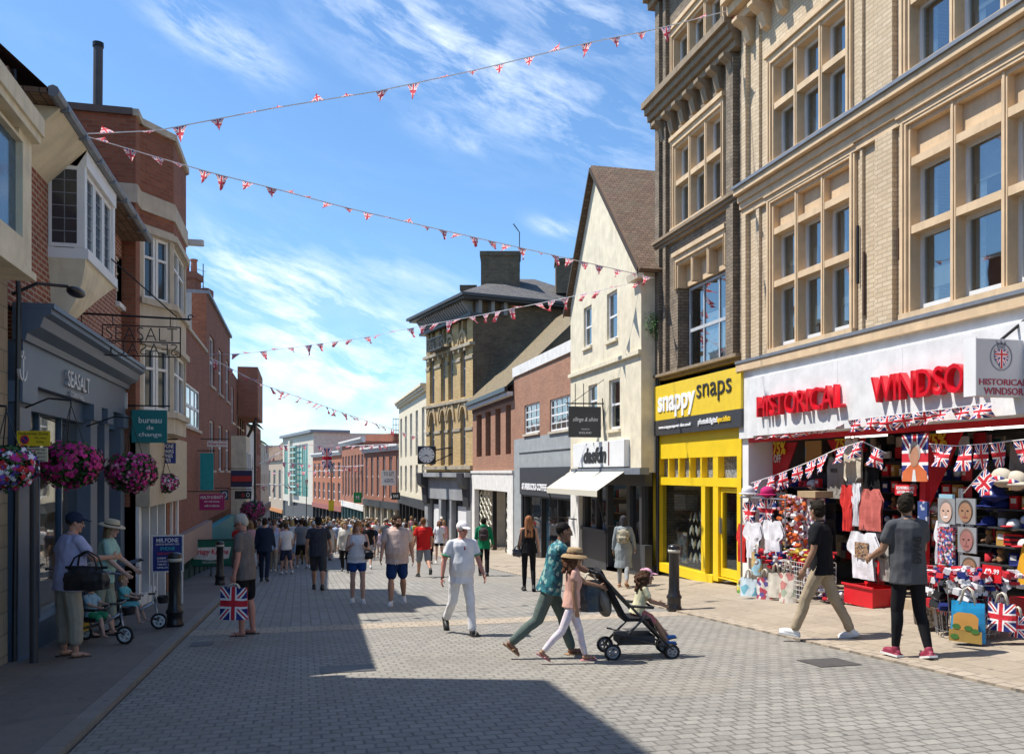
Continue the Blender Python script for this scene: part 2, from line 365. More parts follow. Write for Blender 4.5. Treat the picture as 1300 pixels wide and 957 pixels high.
def window(F, u0, u1, z0, z1, parent, fm, cols=2, rows=2, n=-.18, fw=.05, bar=.03, arch=0, sill=None, curtain=None, pane_m=None, lab=None, room=True):
    """sash window set in an opening: frame (part) with pane, curtain and sill sub-parts"""
    if u0 > u1: u0, u1 = u1, u0
    f = MB()
    f.box(F, u0, u0+fw, z0, z1, n-.03, n+.03); f.box(F, u1-fw, u1, z0, z1, n-.03, n+.03); f.box(F, u0+fw, u1-fw, z0, z0+fw*1.2, n-.03, n+.032); f.box(F, u0+fw, u1-fw, z1-fw, z1, n-.03, n+.032)
    for i in range(1, cols): x = u0+(u1-u0)*i/cols; f.box(F, x-bar/2, x+bar/2, z0+fw, z1-fw, n-.015, n+.018)
    for j in range(1, rows): x = z0+(z1-z0)*j/rows; b2 = bar*1.6 if (rows == 2 or j == rows//2) else bar; f.box(F, u0+fw, u1-fw, x-b2/2, x+b2/2, n-.018, n+.022)
    o = f.build('window', fm, parent); 
    if lab: o['label'] = lab
    MB().box(F, u0+.01, u1-.01, z0+.01, z1-.01, n-.006, n-.001).build('pane', pane_m or glass('window_glass', .22), o)
    if room: MB().box(F, u0-.02, u1+.02, z0-.02, z1+.02, n-.55, n-.5).build('solid_back', curtain or mat('dim_interior', (.05, .05, .055), 1, var=.5, vs=1.5), o)  # backing panel; its dark default colour stands for the unlit room
    if sill: MB().box(F, u0-.06, u1+.06, z0-.09, z0-.004, -.2, .07).build('sill', sill, o)
    return o
def curtains(F, u0, u1, z0, z1, n, o, m):
    if u0 > u1: u0, u1 = u1, u0
    for side in (0, 1):
        mb = MB(); w = (u1-u0)*random.uniform(.2, .3); k = 10
        for i in range(k):
            a = (u0 if side == 0 else u1-w)+w*i/k; b = a+w/k; da = .02*(i % 2); db = .02*((i+1) % 2)
            mb.fq(F, [(a, n+da, z0), (b, n+db, z0), (b, n+db, z1), (a, n+da, z1)])
        mb.build('curtain', m, o)
# ================================================================ ground
def strip(name, x0, x1, y0, y1, m, dz=0, dy=1.0, kind='structure', skirt=0, fx=None):
    mb = MB(); ys = [y0+(y1-y0)*i/max(1, int((y1-y0)/dy)) for i in range(max(1, int((y1-y0)/dy))+1)]
    xs = [x0, x1] if not fx else fx
    for a, b in zip(ys, ys[1:]):
        for p, q in zip(xs, xs[1:]):
            e = 1e-4; A, B = cross(p+e), cross(q-e)
            mb.face([(p, a, gz(a)+dz+A), (q, a, gz(a)+dz+B), (q, b, gz(b)+dz+B), (p, b, gz(b)+dz+A)], [(p, a), (q, a), (q, b), (p, b)])
            if skirt:
                for x, X in ((p, A), (q, B)): mb.face([(x, a, gz(a)+dz+X-skirt), (x, b, gz(b)+dz+X-skirt), (x, b, gz(b)+dz+X), (x, a, gz(a)+dz+X)])
    return tag(mb.build(name, m), kind=kind)
def paving(name, w, h, c1, c2, mo, ms=.012, rot=0, dirt=.3, bump=.5, off=.5, wet=0):
    t = NT(name); v = t.co('Object'); mp = t.n('ShaderNodeMapping'); mp.inputs['Rotation'].default_value = (0, 0, rot); t.l(v, mp.inputs[0])
    b = t.n('ShaderNodeTexBrick'); t.l(mp.outputs[0], b.inputs['Vector']); b.offset = off; b.inputs['Scale'].default_value = 1
    b.inputs['Brick Width'].default_value = w; b.inputs['Row Height'].default_value = h; b.inputs['Mortar Size'].default_value = ms; b.inputs['Mortar Smooth'].default_value = .3
    for i, q in zip((1, 2, 3), (c1, c2, mo)): b.inputs[i].default_value = (*q, 1)
    a = t.mix(t.math('MULTIPLY', t.ramp(t.noise(v, .55, 8, .7), .45, .7), dirt), b.outputs['Color'], tuple(x*.45 for x in c1))
    a = t.mix(t.math('MULTIPLY', t.ramp(t.noise(v, 14, 5, .6), .35, .7), .28), a, tuple(min(1, x*1.5) for x in c2))
    pv = t.n('ShaderNodeTexVoronoi'); pv.inputs['Scale'].default_value = .33; nv = t.n('ShaderNodeVectorMath', operation='ADD'); t.l(v, nv.inputs[0]); nn = t.n('ShaderNodeTexNoise'); nn.inputs['Scale'].default_value = .9; t.l(v, nn.inputs['Vector']); t.l(nn.outputs['Color'], nv.inputs[1]); t.l(nv.outputs[0], pv.inputs['Vector']); sc_ = t.n('ShaderNodeSeparateColor'); t.l(pv.outputs['Color'], sc_.inputs[0])
    a = t.mix(t.math('MULTIPLY', sc_.outputs[0], .30), a, (.30, .26, .20)); a = t.mix(t.math('MULTIPLY', t.ramp(t.noise(v, 1.7, 9, .75), .55, .75), .35), a, (.09, .083, .07))      # relaid patches, grime
    sp = t.n('ShaderNodeTexVoronoi'); sp.inputs['Scale'].default_value = 3.1; t.l(v, sp.inputs['Vector'])      # trodden gum spots
    a = t.mix(t.math('MULTIPLY', t.math('LESS_THAN', sp.outputs['Distance'], .085), .6), a, (.06, .058, .055))
    t.l(a, t.p.inputs['Base Color']); t.p.inputs['Roughness'].default_value = .82
    t.bump(t.math('ADD', t.math('SUBTRACT', 1, b.outputs['Fac']), t.math('MULTIPLY', t.noise(v, 40, 4), .4)), bump, .012); return t.m
m_sett = paving('granite_setts', .15, .13, (.20, .188, .166), (.275, .258, .225), (.105, .097, .085), .012, R(0), .45, .6)
m_slab = paving('stone_slabs', .34, .16, (.20, .19, .17), (.27, .255, .225), (.12, .112, .10), .012, R(90), .35, .5)
m_band = paving('beige_setts', .2, .2, (.33, .27, .2), (.4, .33, .25), (.16, .13, .1), .012)
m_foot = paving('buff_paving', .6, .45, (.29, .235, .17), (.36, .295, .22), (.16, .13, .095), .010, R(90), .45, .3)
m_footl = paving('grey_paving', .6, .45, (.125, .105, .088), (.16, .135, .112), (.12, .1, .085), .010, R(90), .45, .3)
m_kerb = paving('kerb_stone', .9, .3, (.17, .15, .13), (.21, .185, .16), (.12, .11, .1), .012, R(90), .3, .3)
g = MB(); ys = [-60, -20, -5] + [5*i for i in range(0, 60)] + [300, 400, 700, 1600]
for a, b in zip(ys, ys[1:]): g.face([(-900, a, gz(a)-.08), (900, a, gz(a)-.08), (900, b, gz(b)-.08), (-900, b, gz(b)-.08)])
tag(g.build('ground', mat('ground_asphalt', (.12, .115, .105), .95, vs=.5)), kind='structure')
BAND0, BAND1 = onground(450, 799)[1], onground(450, 792)[1]
ys0 = -8
strip('road', -1.6, 6.3, -8, BAND0, m_sett); strip('road', -1.6, 6.3, BAND1, 190, m_slab)
strip('beige_crossing_band', -1.6, 6.3, BAND0, BAND1, m_band, .003)
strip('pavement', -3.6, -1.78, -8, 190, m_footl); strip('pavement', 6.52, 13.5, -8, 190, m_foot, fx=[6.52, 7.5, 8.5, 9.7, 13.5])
strip('kerb', -1.78, -1.6, -8, 190, m_kerb, .004, skirt=.1, fx=[-1.78, -1.625]); strip('kerb', 6.3, 6.52, -8, 190, m_band, .006, skirt=.1)
# ================================================================ shared building materials
B_buff = brick('buff_brick', (.62, .475, .305), (.73, .585, .40), (.47, .37, .25), dirt=.28, bump=.35, dark=(.3, .21, .13))
B_dark = brick('sooty_brick', (.30, .225, .15), (.40, .31, .21), (.16, .13, .1), dirt=.5, soot=.45)
B_red = brick('red_brick', (.26, .07, .04), (.35, .11, .06), (.50, .42, .34), ms=.012, dirt=.25)
B_redw = brick('orange_red_brick', (.25, .08, .045), (.34, .12, .065), (.24, .15, .10), ms=.008, dirt=.3)
B_brown = brick('brown_brick', (.36, .155, .09), (.46, .22, .13), (.36, .25, .17), dirt=.25)
B_yel = brick('london_stock_brick', (.60, .40, .16), (.72, .52, .25), (.36, .26, .13), dirt=.2, soot=.08)
B_yeld = brick('shaded_stock_brick', (.20, .15, .09), (.28, .21, .13), (.07, .06, .05), dirt=.5, soot=.3)  # darker copy of the stock brick, side-wall shade put into its colour
B_far = brick('far_red_brick', (.34, .12, .07), (.42, .16, .09), (.30, .18, .12), dirt=.3)
S_stone = weathered('bath_stone', (.68, .50, .31), (.10, .07, .045), .3, .3)
S_dark = weathered('sooty_stone', (.30, .225, .145), (.04, .035, .03), .6, .75)
S_pale = weathered('pale_stone', (.55, .48, .38), (.1, .08, .06), .3, .35)
P_cream = weathered('cream_render', (.74, .66, .49), (.12, .1, .07), .10, .30)
P_white = mat('white_paint', (.78, .78, .77), .5, var=.05, vs=2)
P_whitew = weathered('white_render', (.74, .72, .68), (.2, .17, .14), .12, .2)
P_grey = weathered('grey_render', (.33, .35, .355), (.12, .12, .12), .25, .25)
P_lead = mat('lead_grey', (.22, .24, .27), .55, .3, bump=.3, bs=12)
P_black = mat('black_paint', (.018, .018, .02), .35, vs=3)
P_iron = mat('black_iron', (.02, .02, .022), .45, .4)
P_navy = mat('slate_blue_paint', (.095, .13, .185), .42, var=.08, vs=2)
P_navyd = mat('deep_blue_paint', (.03, .07, .13), .4, var=.1, vs=2)
P_yellow = mat('yellow_paint', (.84, .58, .015), .45, var=.07, vs=2, dirt=.14)
P_dkgrey = mat('charcoal_paint', (.045, .047, .052), .5, vs=2)
G_shop = glass('shop_glass', .06, (.82, .86, .87)); G_win = glass('window_glass', .22)
G_dark = mat('dark_reflective_glass', (.03, .04, .05), .06, vs=1, spec=.9)
def tiles(name, a, b):
    if name in MC: return MC[name]
    t = NT(name); uv = t.co('UV'); k = t.n('ShaderNodeTexBrick'); t.l(uv, k.inputs['Vector']); k.inputs['Scale'].default_value = 1; k.inputs['Brick Width'].default_value = .17; k.inputs['Row Height'].default_value = .12
    k.inputs['Mortar Size'].default_value = .009
    for i, q in zip((1, 2, 3), (a, b, (.03, .025, .02))): k.inputs[i].default_value = (*q, 1)
    s = t.n('ShaderNodeSeparateXYZ'); t.l(uv, s.inputs[0]); saw = t.math('FRACT', t.math('DIVIDE', s.outputs[1], .12))
    q = t.mix(t.math('MULTIPLY', t.ramp(t.noise(uv, 1.2, 7, .7), .45, .7), .5), k.outputs['Color'], (.16, .15, .09)); t.l(q, t.p.inputs['Base Color']); t.p.inputs['Roughness'].default_value = .9
    t.bump(t.math('ADD', t.math('MULTIPLY', saw, -1), t.noise(uv, 9, 3)), .8, .02); MC[name] = t.m; return t.m
T_clay = tiles('clay_roof_tiles', (.13, .075, .045), (.20, .12, .075)); T_slate = tiles('slate_roof', (.09, .085, .09), (.14, .13, .135)); T_moss = tiles('mossy_roof_tiles', (.2, .15, .08), (.27, .2, .11))
def stone_window(F, cor, cols, rows, parent, panels=True, sills=True, wallm=S_stone, inner=P_white, n_in=-.19, curt=True, arch_w=.14):
    """mullioned stone window; cor = (u0,u1,z0,z1); rows = list of heights fractions from the top; first row blind when panels"""
    u0, u1, z0, z1 = cor
    s = MB(); m = .10
    for a, b in ((u0-arch_w, u0), (u1, u1+arch_w)): s.box(F, a, b, z0-.02, z1+.14, -.1, .06); s.box(F, a+.045, b-.045, z0-.02, z1+.05, -.1, .085)
    s.box(F, u0-arch_w-.04, u1+arch_w+.04, z1+.142, z1+.24, -.1, .11); s.box(F, u0, u1, z1, z1+.14, -.1, .06)
    s.box(F, u0, u0+.05, z0, z1, n_in-.05, .02); s.box(F, u1-.05, u1, z0, z1, n_in-.05, .02)
    lw = (u1-u0-.10-m*(cols-1))/cols
    zs = [z1]; 
    for r_ in rows: zs.append(zs[-1]-(z1-z0)*r_)
    for i in range(1, cols): x = u0+.05+lw*i+m*(i-1); s.box(F, x, x+m, z0, z1, n_in-.05, .012); s.box(F, x+.03, x+m-.03, z0, z1, -.1, .03)
    for j in range(1, len(zs)-1): s.box(F, u0+.05, u1-.05, zs[j]-.06, zs[j]+.06, n_in-.05, .004)
    s.box(F, u0+.05, u1-.05, z1-.07, z1, n_in-.05, .006); 
    if sills: s.box(F, u0-.12, u1+.12, z0-.12, z0, n_in-.05, .10)
    if panels:
        for i in range(cols): x = u0+.05+(lw+m)*i; s.box(F, x, x+lw, zs[1]+.06, z1-.07, -.3, -.11)
    w = s.build('window', wallm, parent)
    fr = MB(); gl = MB(); cu = []
    for i in range(cols):
        x = u0+.05+(lw+m)*i
        for j in range(1 if panels else 0, len(rows)):
            a, b = zs[j+1]+(.06 if j < len(rows)-1 else 0), zs[j]-(.06 if j else .07); f = .055; n = n_in
            fr.box(F, x, x+f, a, b, n-.03, n+.03); fr.box(F, x+lw-f, x+lw, a, b, n-.03, n+.03); fr.box(F, x+f, x+lw-f, b-f, b, n-.03, n+.032)
            fr.box(F, x+f, x+lw-f, a, a+(f if j < len(rows)-1 else .13), n-.03, n+.034)
            gl.box(F, x+.02, x+lw-.02, a+.02, b-.02, n-.008, n-.002); cu.append((x, x+lw, a, b))
    so_ = fr.build('sash', inner, w); gl.build('pane', G_win, w)
    MB().box(F, u0, u1, z0, z1, n_in-1.0, n_in-.9).build('solid_back', mat('dim_room_grey', (.20, .19, .17), 1, var=.6, vs=1.2), w)  # panel well behind the glass, its grey standing for the dim room
    if curt:
        for q in cu:
            if random.random() < .45: MB().box(F, q[0]+.03, q[1]-.03, q[2]+(q[3]-q[2])*random.uniform(.25, .7), q[3]-.03, n_in-.10, n_in-.09).build('roller_blind', mat('cream_blind', (.5, .46, .38), .9), w)
        for q in cu[:8]: curtains(F, q[0]+.03, q[1]-.03, q[2]+.03, q[3]-.03, n_in-.12, w, mat('net_curtain', (.7, .7, .68), .9, vs=20))
    return w
def recth(F, a, b, pad=0):     # rectangle from upper-left and lower-right pixels
    u0, z1 = F.uv(*a); u1, z0 = F.uv(*b)
    return (min(u0, u1)-pad, max(u0, u1)+pad, min(z0, z1), max(z0, z1))
def rz4(F, tl, tr, bl, br):    # average of the four corner readings
    q = [F.uv(*p) for p in (tl, tr, bl, br)]
    return ((q[0][0]+q[2][0])/2, (q[1][0]+q[3][0])/2, (q[2][1]+q[3][1])/2, (q[0][1]+q[1][1])/2)
# ================================================================ right side: souvenir shop building
F = FR; U0 = F.u(945); UE = -4.5                      # u = -Y; the building runs towards the camera past the frame
ZB = -1.6
souv = thing('souvenir_shop_building', 'tall buff brick building with big stone mullioned windows above a red lettered souvenir shop', 'building', (8.94, 11, G(9, 11)))
w1a = rz4(F, (979, 262), (1080, 199), (983, 440), (1084, 420)); w2a = rz4(F, (979, 82), (1077, 0), (983, 206), (1077, 145))
l_ = F.u(1154); lw = (w1a[1]-w1a[0])/3
w1b = (l_, l_+lw*4.4, (F.z(1154, 396)), (F.z(1150, 160)+w1a[3])/2); w2b = (F.u(1153), F.u(1153)+lw*4.4, (w2a[2]+F.z(1153, 90))/2, w2a[3])
w1b = (w1b[0], w1b[1], w1a[2], w1a[3]); w2b = (w2b[0], w2b[1], w2a[2], w2a[3])
zled = (F.z(949, 459)+F.z(1300, 371))/2                # underside of the ledge above the shopfront
zstr = F.z(942, 240)                                   # string course between the floors
zcor = F.z(934, 63)
ztop = zcor+1.0
zfas = (F.z(963, 555)+F.z(1300, 531))/2                # underside of the white fascia
mb = MB(); H3 = zcor+4.2
holes = [w1a, w1b, w2a, w2b] + [(a[0], a[1], zcor+1.3, zcor+3.2) for a in (w2a, w2b)]
wall(mb, F, U0, UE, zled-.05, H3, holes, .5)
shell(mb, F, U0, UE, zled-.05, H3, 9, n=0)
mb.build('wall', B_buff, souv)
for w_ in (w1a,): stone_window(F, w_, 3, [.2, .36, .44], souv)
stone_window(F, w1b, 4, [.2, .36, .44], souv)
stone_window(F, w2a, 3, [.44, .56], souv, panels=False); stone_window(F, w2b, 4, [.44, .56], souv, panels=False)
for a in (w2a, w2b): stone_window(F, (a[0], a[1], zcor+1.3, zcor+3.2), 3, [1.0], souv, panels=False, curt=False)
mb = MB(); mb.m = 0
cornice(mb, F, U0, UE, zstr-.62, .40, .16); mb.box(F, U0, UE, zstr-.21, zstr-.09, -.1, .26)
cornice(mb, F, U0, UE, zcor+.25, .6, .55)
for i in range(40):
    x = U0+.25+i*.62
    if x < UE: mb.profile(F, [(.0, zcor-.25), (.12, zcor-.2), (.2, zcor+.05), (.42, zcor+.18), (.42, zcor+.248), (.0, zcor+.248)], x, x+.2)
mb.box(F, U0, UE, w1a[2]-.32, w1a[2]-.125, -.1, .13); mb.box(F, U0, UE, zled-.05, w1a[2]-.325, -.1, .2)
mb.m = 1; mb.box(F, U0, UE, zstr-.088, zstr-.03, -.1, .3); 
mb.build('string_course', [S_stone, P_lead], souv)
def pil(px0, px1, z0, z1, pr=.10): MB().box(F, F.u(px0), F.u(px1), z0, z1, -.05, pr).build('pilaster', B_buff, souv)
for a, b in ((w1a[2]-.12, zstr-.63), (zstr-.02, zcor+.2)):
    pil(947, 952, a, b); pil(963, 967, a, b, .06); pil(1117, 1139, a, b, .09); pil(1095, 1098, a, b, .05)
tb = MB().tube([F.P(F.u(1094.5), .08, zled+.8), F.P(F.u(1094.5), .08, zled+1.75)], .025); tb.build('drainpipe', P_iron, souv)
tb = MB()
for q, a, b in ((1099, 320, 400), (1128, 310, 345), (1143, 290, 330)): tb.tube([F.P(F.u(q), .03, F.z(q, b)), F.P(F.u(q), .03, F.z(q, a))], .02, 6)
tb.build('iron_stay', mat('rusty_iron', (.08, .04, .025), .9), souv)
# shopfront: white surround and fascia
UJ = F.u(953)
fa = MB(); fa.box(F, U0, UE, zfas, zled-.055, -.05, .12); fa.box(F, F.u(963), UE, zfas+.03, F.z(963, 481), -.02, .20); [fa.box(F, F.u(q_), F.u(q_)+.012, zfas+.04, F.z(963, 481)-.01, .2, .203) for q_ in (1076, 1160)]; fa.build('fascia', weathered('fascia_white', (.76, .76, .75), (.35, .33, .3), .06, .22, .5), souv)
MB().box(F, U0, UE, zled-.054, zled+.0, -.05, .22).build('lead_flashing', P_lead, souv)
ja = MB(); ja.box(F, U0+.02, UJ, ZB-.6, zfas-.002, -.55, .05); ja.build('shop_pier', P_white, souv)
rd = mat('signal_red', (.62, .012, .02), .45, vs=3); RT = mat('red_plastic_lettering', (.66, .008, .02), .3, vs=2)
def fit_text(s, pa, pb, F=F, n=.2, **k):              # pa: top-left pixel, pb: bottom-right pixel, read at offset n
    u0, z1 = F.uv(*pa, n=n); u1, z0 = F.uv(*pb, n=n); return text(s, F, u0, u1, z0, z1, n+.03, **k)
hz0, hz1 = F.z(967, 530, .2), F.z(967, 504, .2); wz0, wz1 = F.z(1114, 512, .2), F.z(1114, 479, .2)
text('HISTORICAL', F, F.u(967, .2), F.u(1075, .2), hz0, hz1, .265, RT, souv, ext=.05, bold=.006, name='shop_name_lettering')
uw = F.u(1231, .2)-F.u(1114, .2)
text('WINDSOR', F, F.u(1114, .2), F.u(1114, .2)+uw*7.1/6.05, wz0, wz1, .27, RT, souv, ext=.055, bold=.006, name='shop_name_lettering')
# interior of the open shop
it = MB(); zfl = G(9.6, 12)+.05; D = 3.2; TOP = zfas+.02
it.m = 0; it.box(F, UJ, UE, TOP, TOP+.05, -D, -.06); it.box(F, U0+.02, UJ-.01, ZB-.6, zfas-.002, -D, -.56); it.fq(F, [(UJ, -D, ZB-.6), (UE, -D, ZB-.6), (UE, -D, TOP), (UJ, -D, TOP)])
it.build('shop_interior', mat('dim_shop_lining', (.26, .24, .24), .9, var=.3, vs=2), souv)
stp = MB(); yy = [UJ, -15, -13, -11, -9, -7, UE]
for a, b in zip(yy, yy[1:]):
    za, zb = gz(-a)+.34, gz(-b)+.34
    stp.fq(F, [(a, -.02, za), (b, -.02, zb), (b, -D, zb), (a, -D, za)]); stp.fq(F, [(a, -.02, za-.5), (b, -.02, zb-.5), (b, -.02, zb), (a, -.02, za)])
stp.build('shop_step', mat('worn_step', (.38, .3, .2), .85, var=.3, vs=3), souv)
bar_ = MB(); bar_.box(F, UJ, UE, zfas-.09, zfas-.003, -.04, .05); bar_.build('red_valance', rd, souv)
for a in (F.u(1030), F.u(1140), F.u(1200)): MB().box(F, a, a+1.1, TOP-.1, TOP-.05, -.75, -.69).build('strip_light', mat('lit_tube', (1, .97, .9), emit=1.5), souv)
bn = MB().prism(F, [(F.u(978, -.5), zfas-.1), (F.u(1012, -.5), zfas-.1), (F.u(978, -.5), zfas-1.6)], -.52, -.5).build('sale_banner', rd, souv)
bn2 = MB().prism(F, [(F.u(1050, -.5), zfas-.1), (F.u(1098, -.5), zfas-.1), (F.u(1085, -.5), zfas-1.05)], -.52, -.5).build('sale_banner', rd, souv)
bn3 = MB().prism(F, [(F.u(1150, -.5), zfas-.1), (F.u(1222, -.5), zfas-.1), (F.u(1178, -.5), zfas-1.25)], -.52, -.5).build('sale_banner', rd, souv); YT = mat('yellow_lettering', (.9, .62, .03), .5)
fit_text('75%', (983, 561), (999, 577), n=-.5, m=YT, parent=bn, bold=.03); fit_text('OFF', (984, 577), (993, 587), n=-.5, m=P_white, parent=bn, bold=.02)
fit_text('75%', (1062, 557), (1083, 570), n=-.5, m=YT, parent=bn2, bold=.03); fit_text('75%', (1177, 551), (1204, 567), n=-.5, m=YT, parent=bn3, bold=.03)
# projecting sign
SY = -F.u(1316); FS = Fr((7.98, SY), (1, 0)); 
sg = thing('projecting_sign', 'grey box sign with a flag crest projecting beside the big red letters', 'sign', (8.4, SY, F.z(1290, 508)))
sa, sb = FS.uv(1240, 431), FS.uv(1300, 504)
MB().box(FS, sa[0]-.02, .94, sb[1], sa[1]+.02, -.16, 0).build('sign_box', mat('sign_grey', (.48, .47, .49), .5, var=.03), sg, bevel=.01)
MB().box(FS, sa[0]-.032, sa[0]-.021, sb[1], sa[1]+.03, -.18, .02).build('sign_edge', P_white, sg)
for s_, a, b in (('HISTORICAL', 481, 489), ('WINDSOR', 492, 501)):
    u0 = FS.u(1243); u1 = FS.u(1303) if s_[0] == 'H' else FS.u(1299); 
    if s_[0] == 'W': u0 = FS.u(1249)
    text(s_, FS, u0, u1, FS.z(1270, b), FS.z(1270, a), .004, mat('dark_red_lettering', (.35, .03, .06), .5), sg, bold=.012)
uc = FS.u(1271); zc_ = FS.z(1271, 453); cr = MB()
for k in range(24):
    a0, a1 = k*math.pi/12, (k+1)*math.pi/12
    cr.prism(FS, [(uc+math.cos(a)*r_, zc_+math.sin(a)*r_*1.05) for a, r_ in ((a0, .15), (a0, .165), (a1, .165), (a1, .15))], 0, .006)
cr.build('crest_ring', mat('crest_grey', (.2, .2, .24), .5), sg)
fl = MB(); fl.face([FS.P(uc-.1, .008, zc_-.03), FS.P(uc+.1, .008, zc_-.03), FS.P(uc+.1, .008, zc_+.09), FS.P(uc-.1, .008, zc_+.09)], [(0, 0), (1, 0), (1, 1), (0, 1)])
fl.face([FS.P(uc-.1, .008, zc_-.03), FS.P(uc, .008, zc_-.15), FS.P(uc+.1, .008, zc_-.03)], [(0, .3), (.5, 0), (1, .3)]); fl.build('crest_shield', union(), sg)
MB().prism(FS, [(uc-.05, zc_+.1), (uc+.05, zc_+.1), (uc+.07, zc_+.2), (uc+.02, zc_+.14), (uc, zc_+.22), (uc-.02, zc_+.14), (uc-.07, zc_+.2)], 0, .006).build('crest_crown', mat('crest_grey', (.2, .2, .24)), sg)
MB().tube([FS.P(.5, -.08, sa[1]+.02), FS.P(.95, -.08, sa[1]+.35)], .02).build('stay', P_iron, sg)
# ================================================================ dark corner bay with the yellow photo shop
ph = thing('photo_shop_building', 'narrow soot-darkened brick building above the bright yellow photo shop', 'building', (8.94, 20, G(9, 20)))
UA, UB = F.u(838), U0-.003
p3 = rz4(F, (855, 42), (918, -18), (855, 112), (918, 56)); p2 = rz4(F, (857, 187), (918, 133), (857, 290), (918, 252)); p1 = rz4(F, (858, 337), (921, 298), (863, 474), (921, 458))
zl2 = F.z(827, 485, .1); zl2 = (zl2+F.z(940, 457, .1))/2
mb = MB(); H2 = zcor+4.6; wall(mb, F, UA, UB, zl2, H2, [p1, p2, p3], .5); shell(mb, F, UA, UB, ZB-1, H2, 9, sides='lb'); mb.build('wall', B_dark, ph)
stone_window(F, p2, 3, [.46, .54], ph, panels=False, arch_w=.1); stone_window(F, p3, 3, [1.0], ph, panels=False, arch_w=.1)
w = stone_window(F, (p1[0], p1[1], p1[3]-.62, p1[3]), 3, [1.0], ph, panels=False, sills=False, curt=False, arch_w=.1)
for o in list(w.children): bpy.data.objects.remove(o)
MB().box(F, p1[0], p1[1], p1[3]-.6, p1[3]-.05, -.3, -.2).build('blind_panel', S_stone, w)
b = window(F, p1[0]+.06, p1[1]-.06, p1[2], p1[3]-.63, ph, mat('grey_frame', (.5, .52, .54), .5), 3, 2, -.3, .06, .05)
pp = MB(); us_ = (p1[1]-p1[0]-.12)/3
for k in (1, 2): x = p1[0]+.06+us_*k; pp.box(F, x+.09, x+us_-.08, p1[2]+.12, p1[2]+1.3, -.33, -.325)
pp.build('paper_notice', multi('printed_notice', [(.8, .8, .78), (.75, .77, .8), (.82, .82, .8), (.55, .6, .7), (.8, .8, .78)], 9), b)
mb = MB(); 
cornice(mb, F, UA-.16, UB, zcor-.12, .62, .46, steps=4)
for i in range(7): x = UA+.2+i*(UB-UA-.4)/6.5; mb.profile(F, [(.0, zcor-.62), (.1, zcor-.6), (.17, zcor-.3), (.33, zcor-.2), (.33, zcor-.122), (.0, zcor-.122)], x, x+.22)
mb.build('cornice', S_dark, ph)
for a_ in ((-.1, zstr-.25, .22, .2, 3), (-.3, zcor+3.0, .5, .5, 3), (-.05, zl2, .14, .2, 2)): mb = MB(); cornice(mb, F, UA+a_[0], UB, a_[1], a_[2], a_[3], steps=a_[4]); mb.build('cornice', S_dark, ph)
mb = MB()
for q0, q1, pr in ((838, 843, .14), (846, 849.5, .1), (927, 932, .1), (934, 938, .14)):
    for a, b_ in ((zl2+.15, zstr-.26), (zstr, zcor-.14), (zcor+.52, zcor+2.98)): MB().box(F, F.u(q0), F.u(q1), a, b_, -.05, pr).build('pilaster', B_dark, ph)
# yellow sign and shopfront
s0, s1 = F.u(830.5, .18), F.u(940.5, .18); zt, zb2 = (F.z(830.5, 492, .18)+F.z(940, 464, .18))/2, (F.z(831, 553, .18)+F.z(940, 542, .18))/2; zm = (F.z(831, 535, .18)+F.z(940, 518, .18))/2
MB().box(F, s0, s1, zm, zt, -.02, .18).build('sign_board', mat('sign_yellow', (.80, .56, .03), .45, var=.05, dirt=.10), ph)
lo = MB().box(F, s0, s1, zb2, zm-.003, -.02, .18).build('sign_band', mat('sign_charcoal', (.05, .05, .055), .4), ph)
def ft(s, x0, x1, ya, yb, m, par, n=.18, F=F, xr=None, **k):
    """text from pixel column x0 to x1; ya, yb = top and bottom rows read at column x0"""
    return text(s, F, F.u(x0, n), F.u(x1, n), F.z(x0, yb, n), F.z(x0, ya, n), n+.012, m, par, ext=.01, **k)
WT = mat('white_lettering', (.85, .85, .85), .5, var=.02); BT = mat('black_lettering', (.03, .03, .03), .5)
ft('snappy', 836, 883, 505, 532, WT, ph, bold=.025); ft('snaps', 885, 929, 489, 513, BT, ph, bold=-.005)
ft('www.snappysnaps-windsor.co.uk', 837, 878, 541, 546, WT, lo, bold=.02); ft('photo&digital', 887, 911, 532, 541, WT, lo, bold=.01); ft('specialists', 911.5, 928, 529, 538, YT, lo, bold=.01)
zg = gz(21)+.15; ysh = mat('yellow_paint', (.86, .60, .015)); Ft = MB()
zt0 = (F.z(839, 583)+F.z(939, 578))/2; zt1 = (F.z(839, 606)+F.z(939, 606))/2; zw1 = (F.z(842, 616)+F.z(892, 616))/2; zw0 = F.z(842.6, 714); zd0 = F.z(939, 738)
x = [F.u(v) for v in (832, 839, 893, 898, 908, 914.5, 939, 944.5)]
e = .06
Ft.box(F, x[0], x[7], zt0, zb2, -.15, e); Ft.box(F, x[0], x[7], zt1-.0, zw1, -.15, e)
for a, b_ in ((x[0], x[1]), (x[6], x[7])): Ft.box(F, a, b_, zd0-.1, zt0, -.15, e+.004); 
Ft.box(F, x[1], x[6], zt1, zt0, -.15, -.15+.001)
for a, b_ in ((x[2], x[3]), (x[4], x[5])): Ft.box(F, a, b_, zd0-.1 if a == x[4] else zw0, zw1, -.12, e-.004); 
Ft.box(F, x[4], x[5], zt1, zt0, -.12, e-.004)
for k in range(1, 5): xx = x[1]+(x[4]-x[1])*k/5; Ft.box(F, xx-.035, xx+.035, zt1, zt0, -.1, e-.008)
Ft.box(F, x[1], x[4], zw0-.22, zw0, -.15, e+.01)
Ft.box(F, x[5], x[6], zd0-.02, zd0+.0, -.15, e)
f_ = Ft.build('shopfront', P_yellow, ph)
Ft = MB(); Ft.box(F, x[1], x[6], zt1, zt0, -.1, -.095); Ft.build('fanlight', multi('leaded_obscure_glass', [(.2, .22, .25), (.3, .32, .35), (.14, .16, .2)], 25, .2), f_)
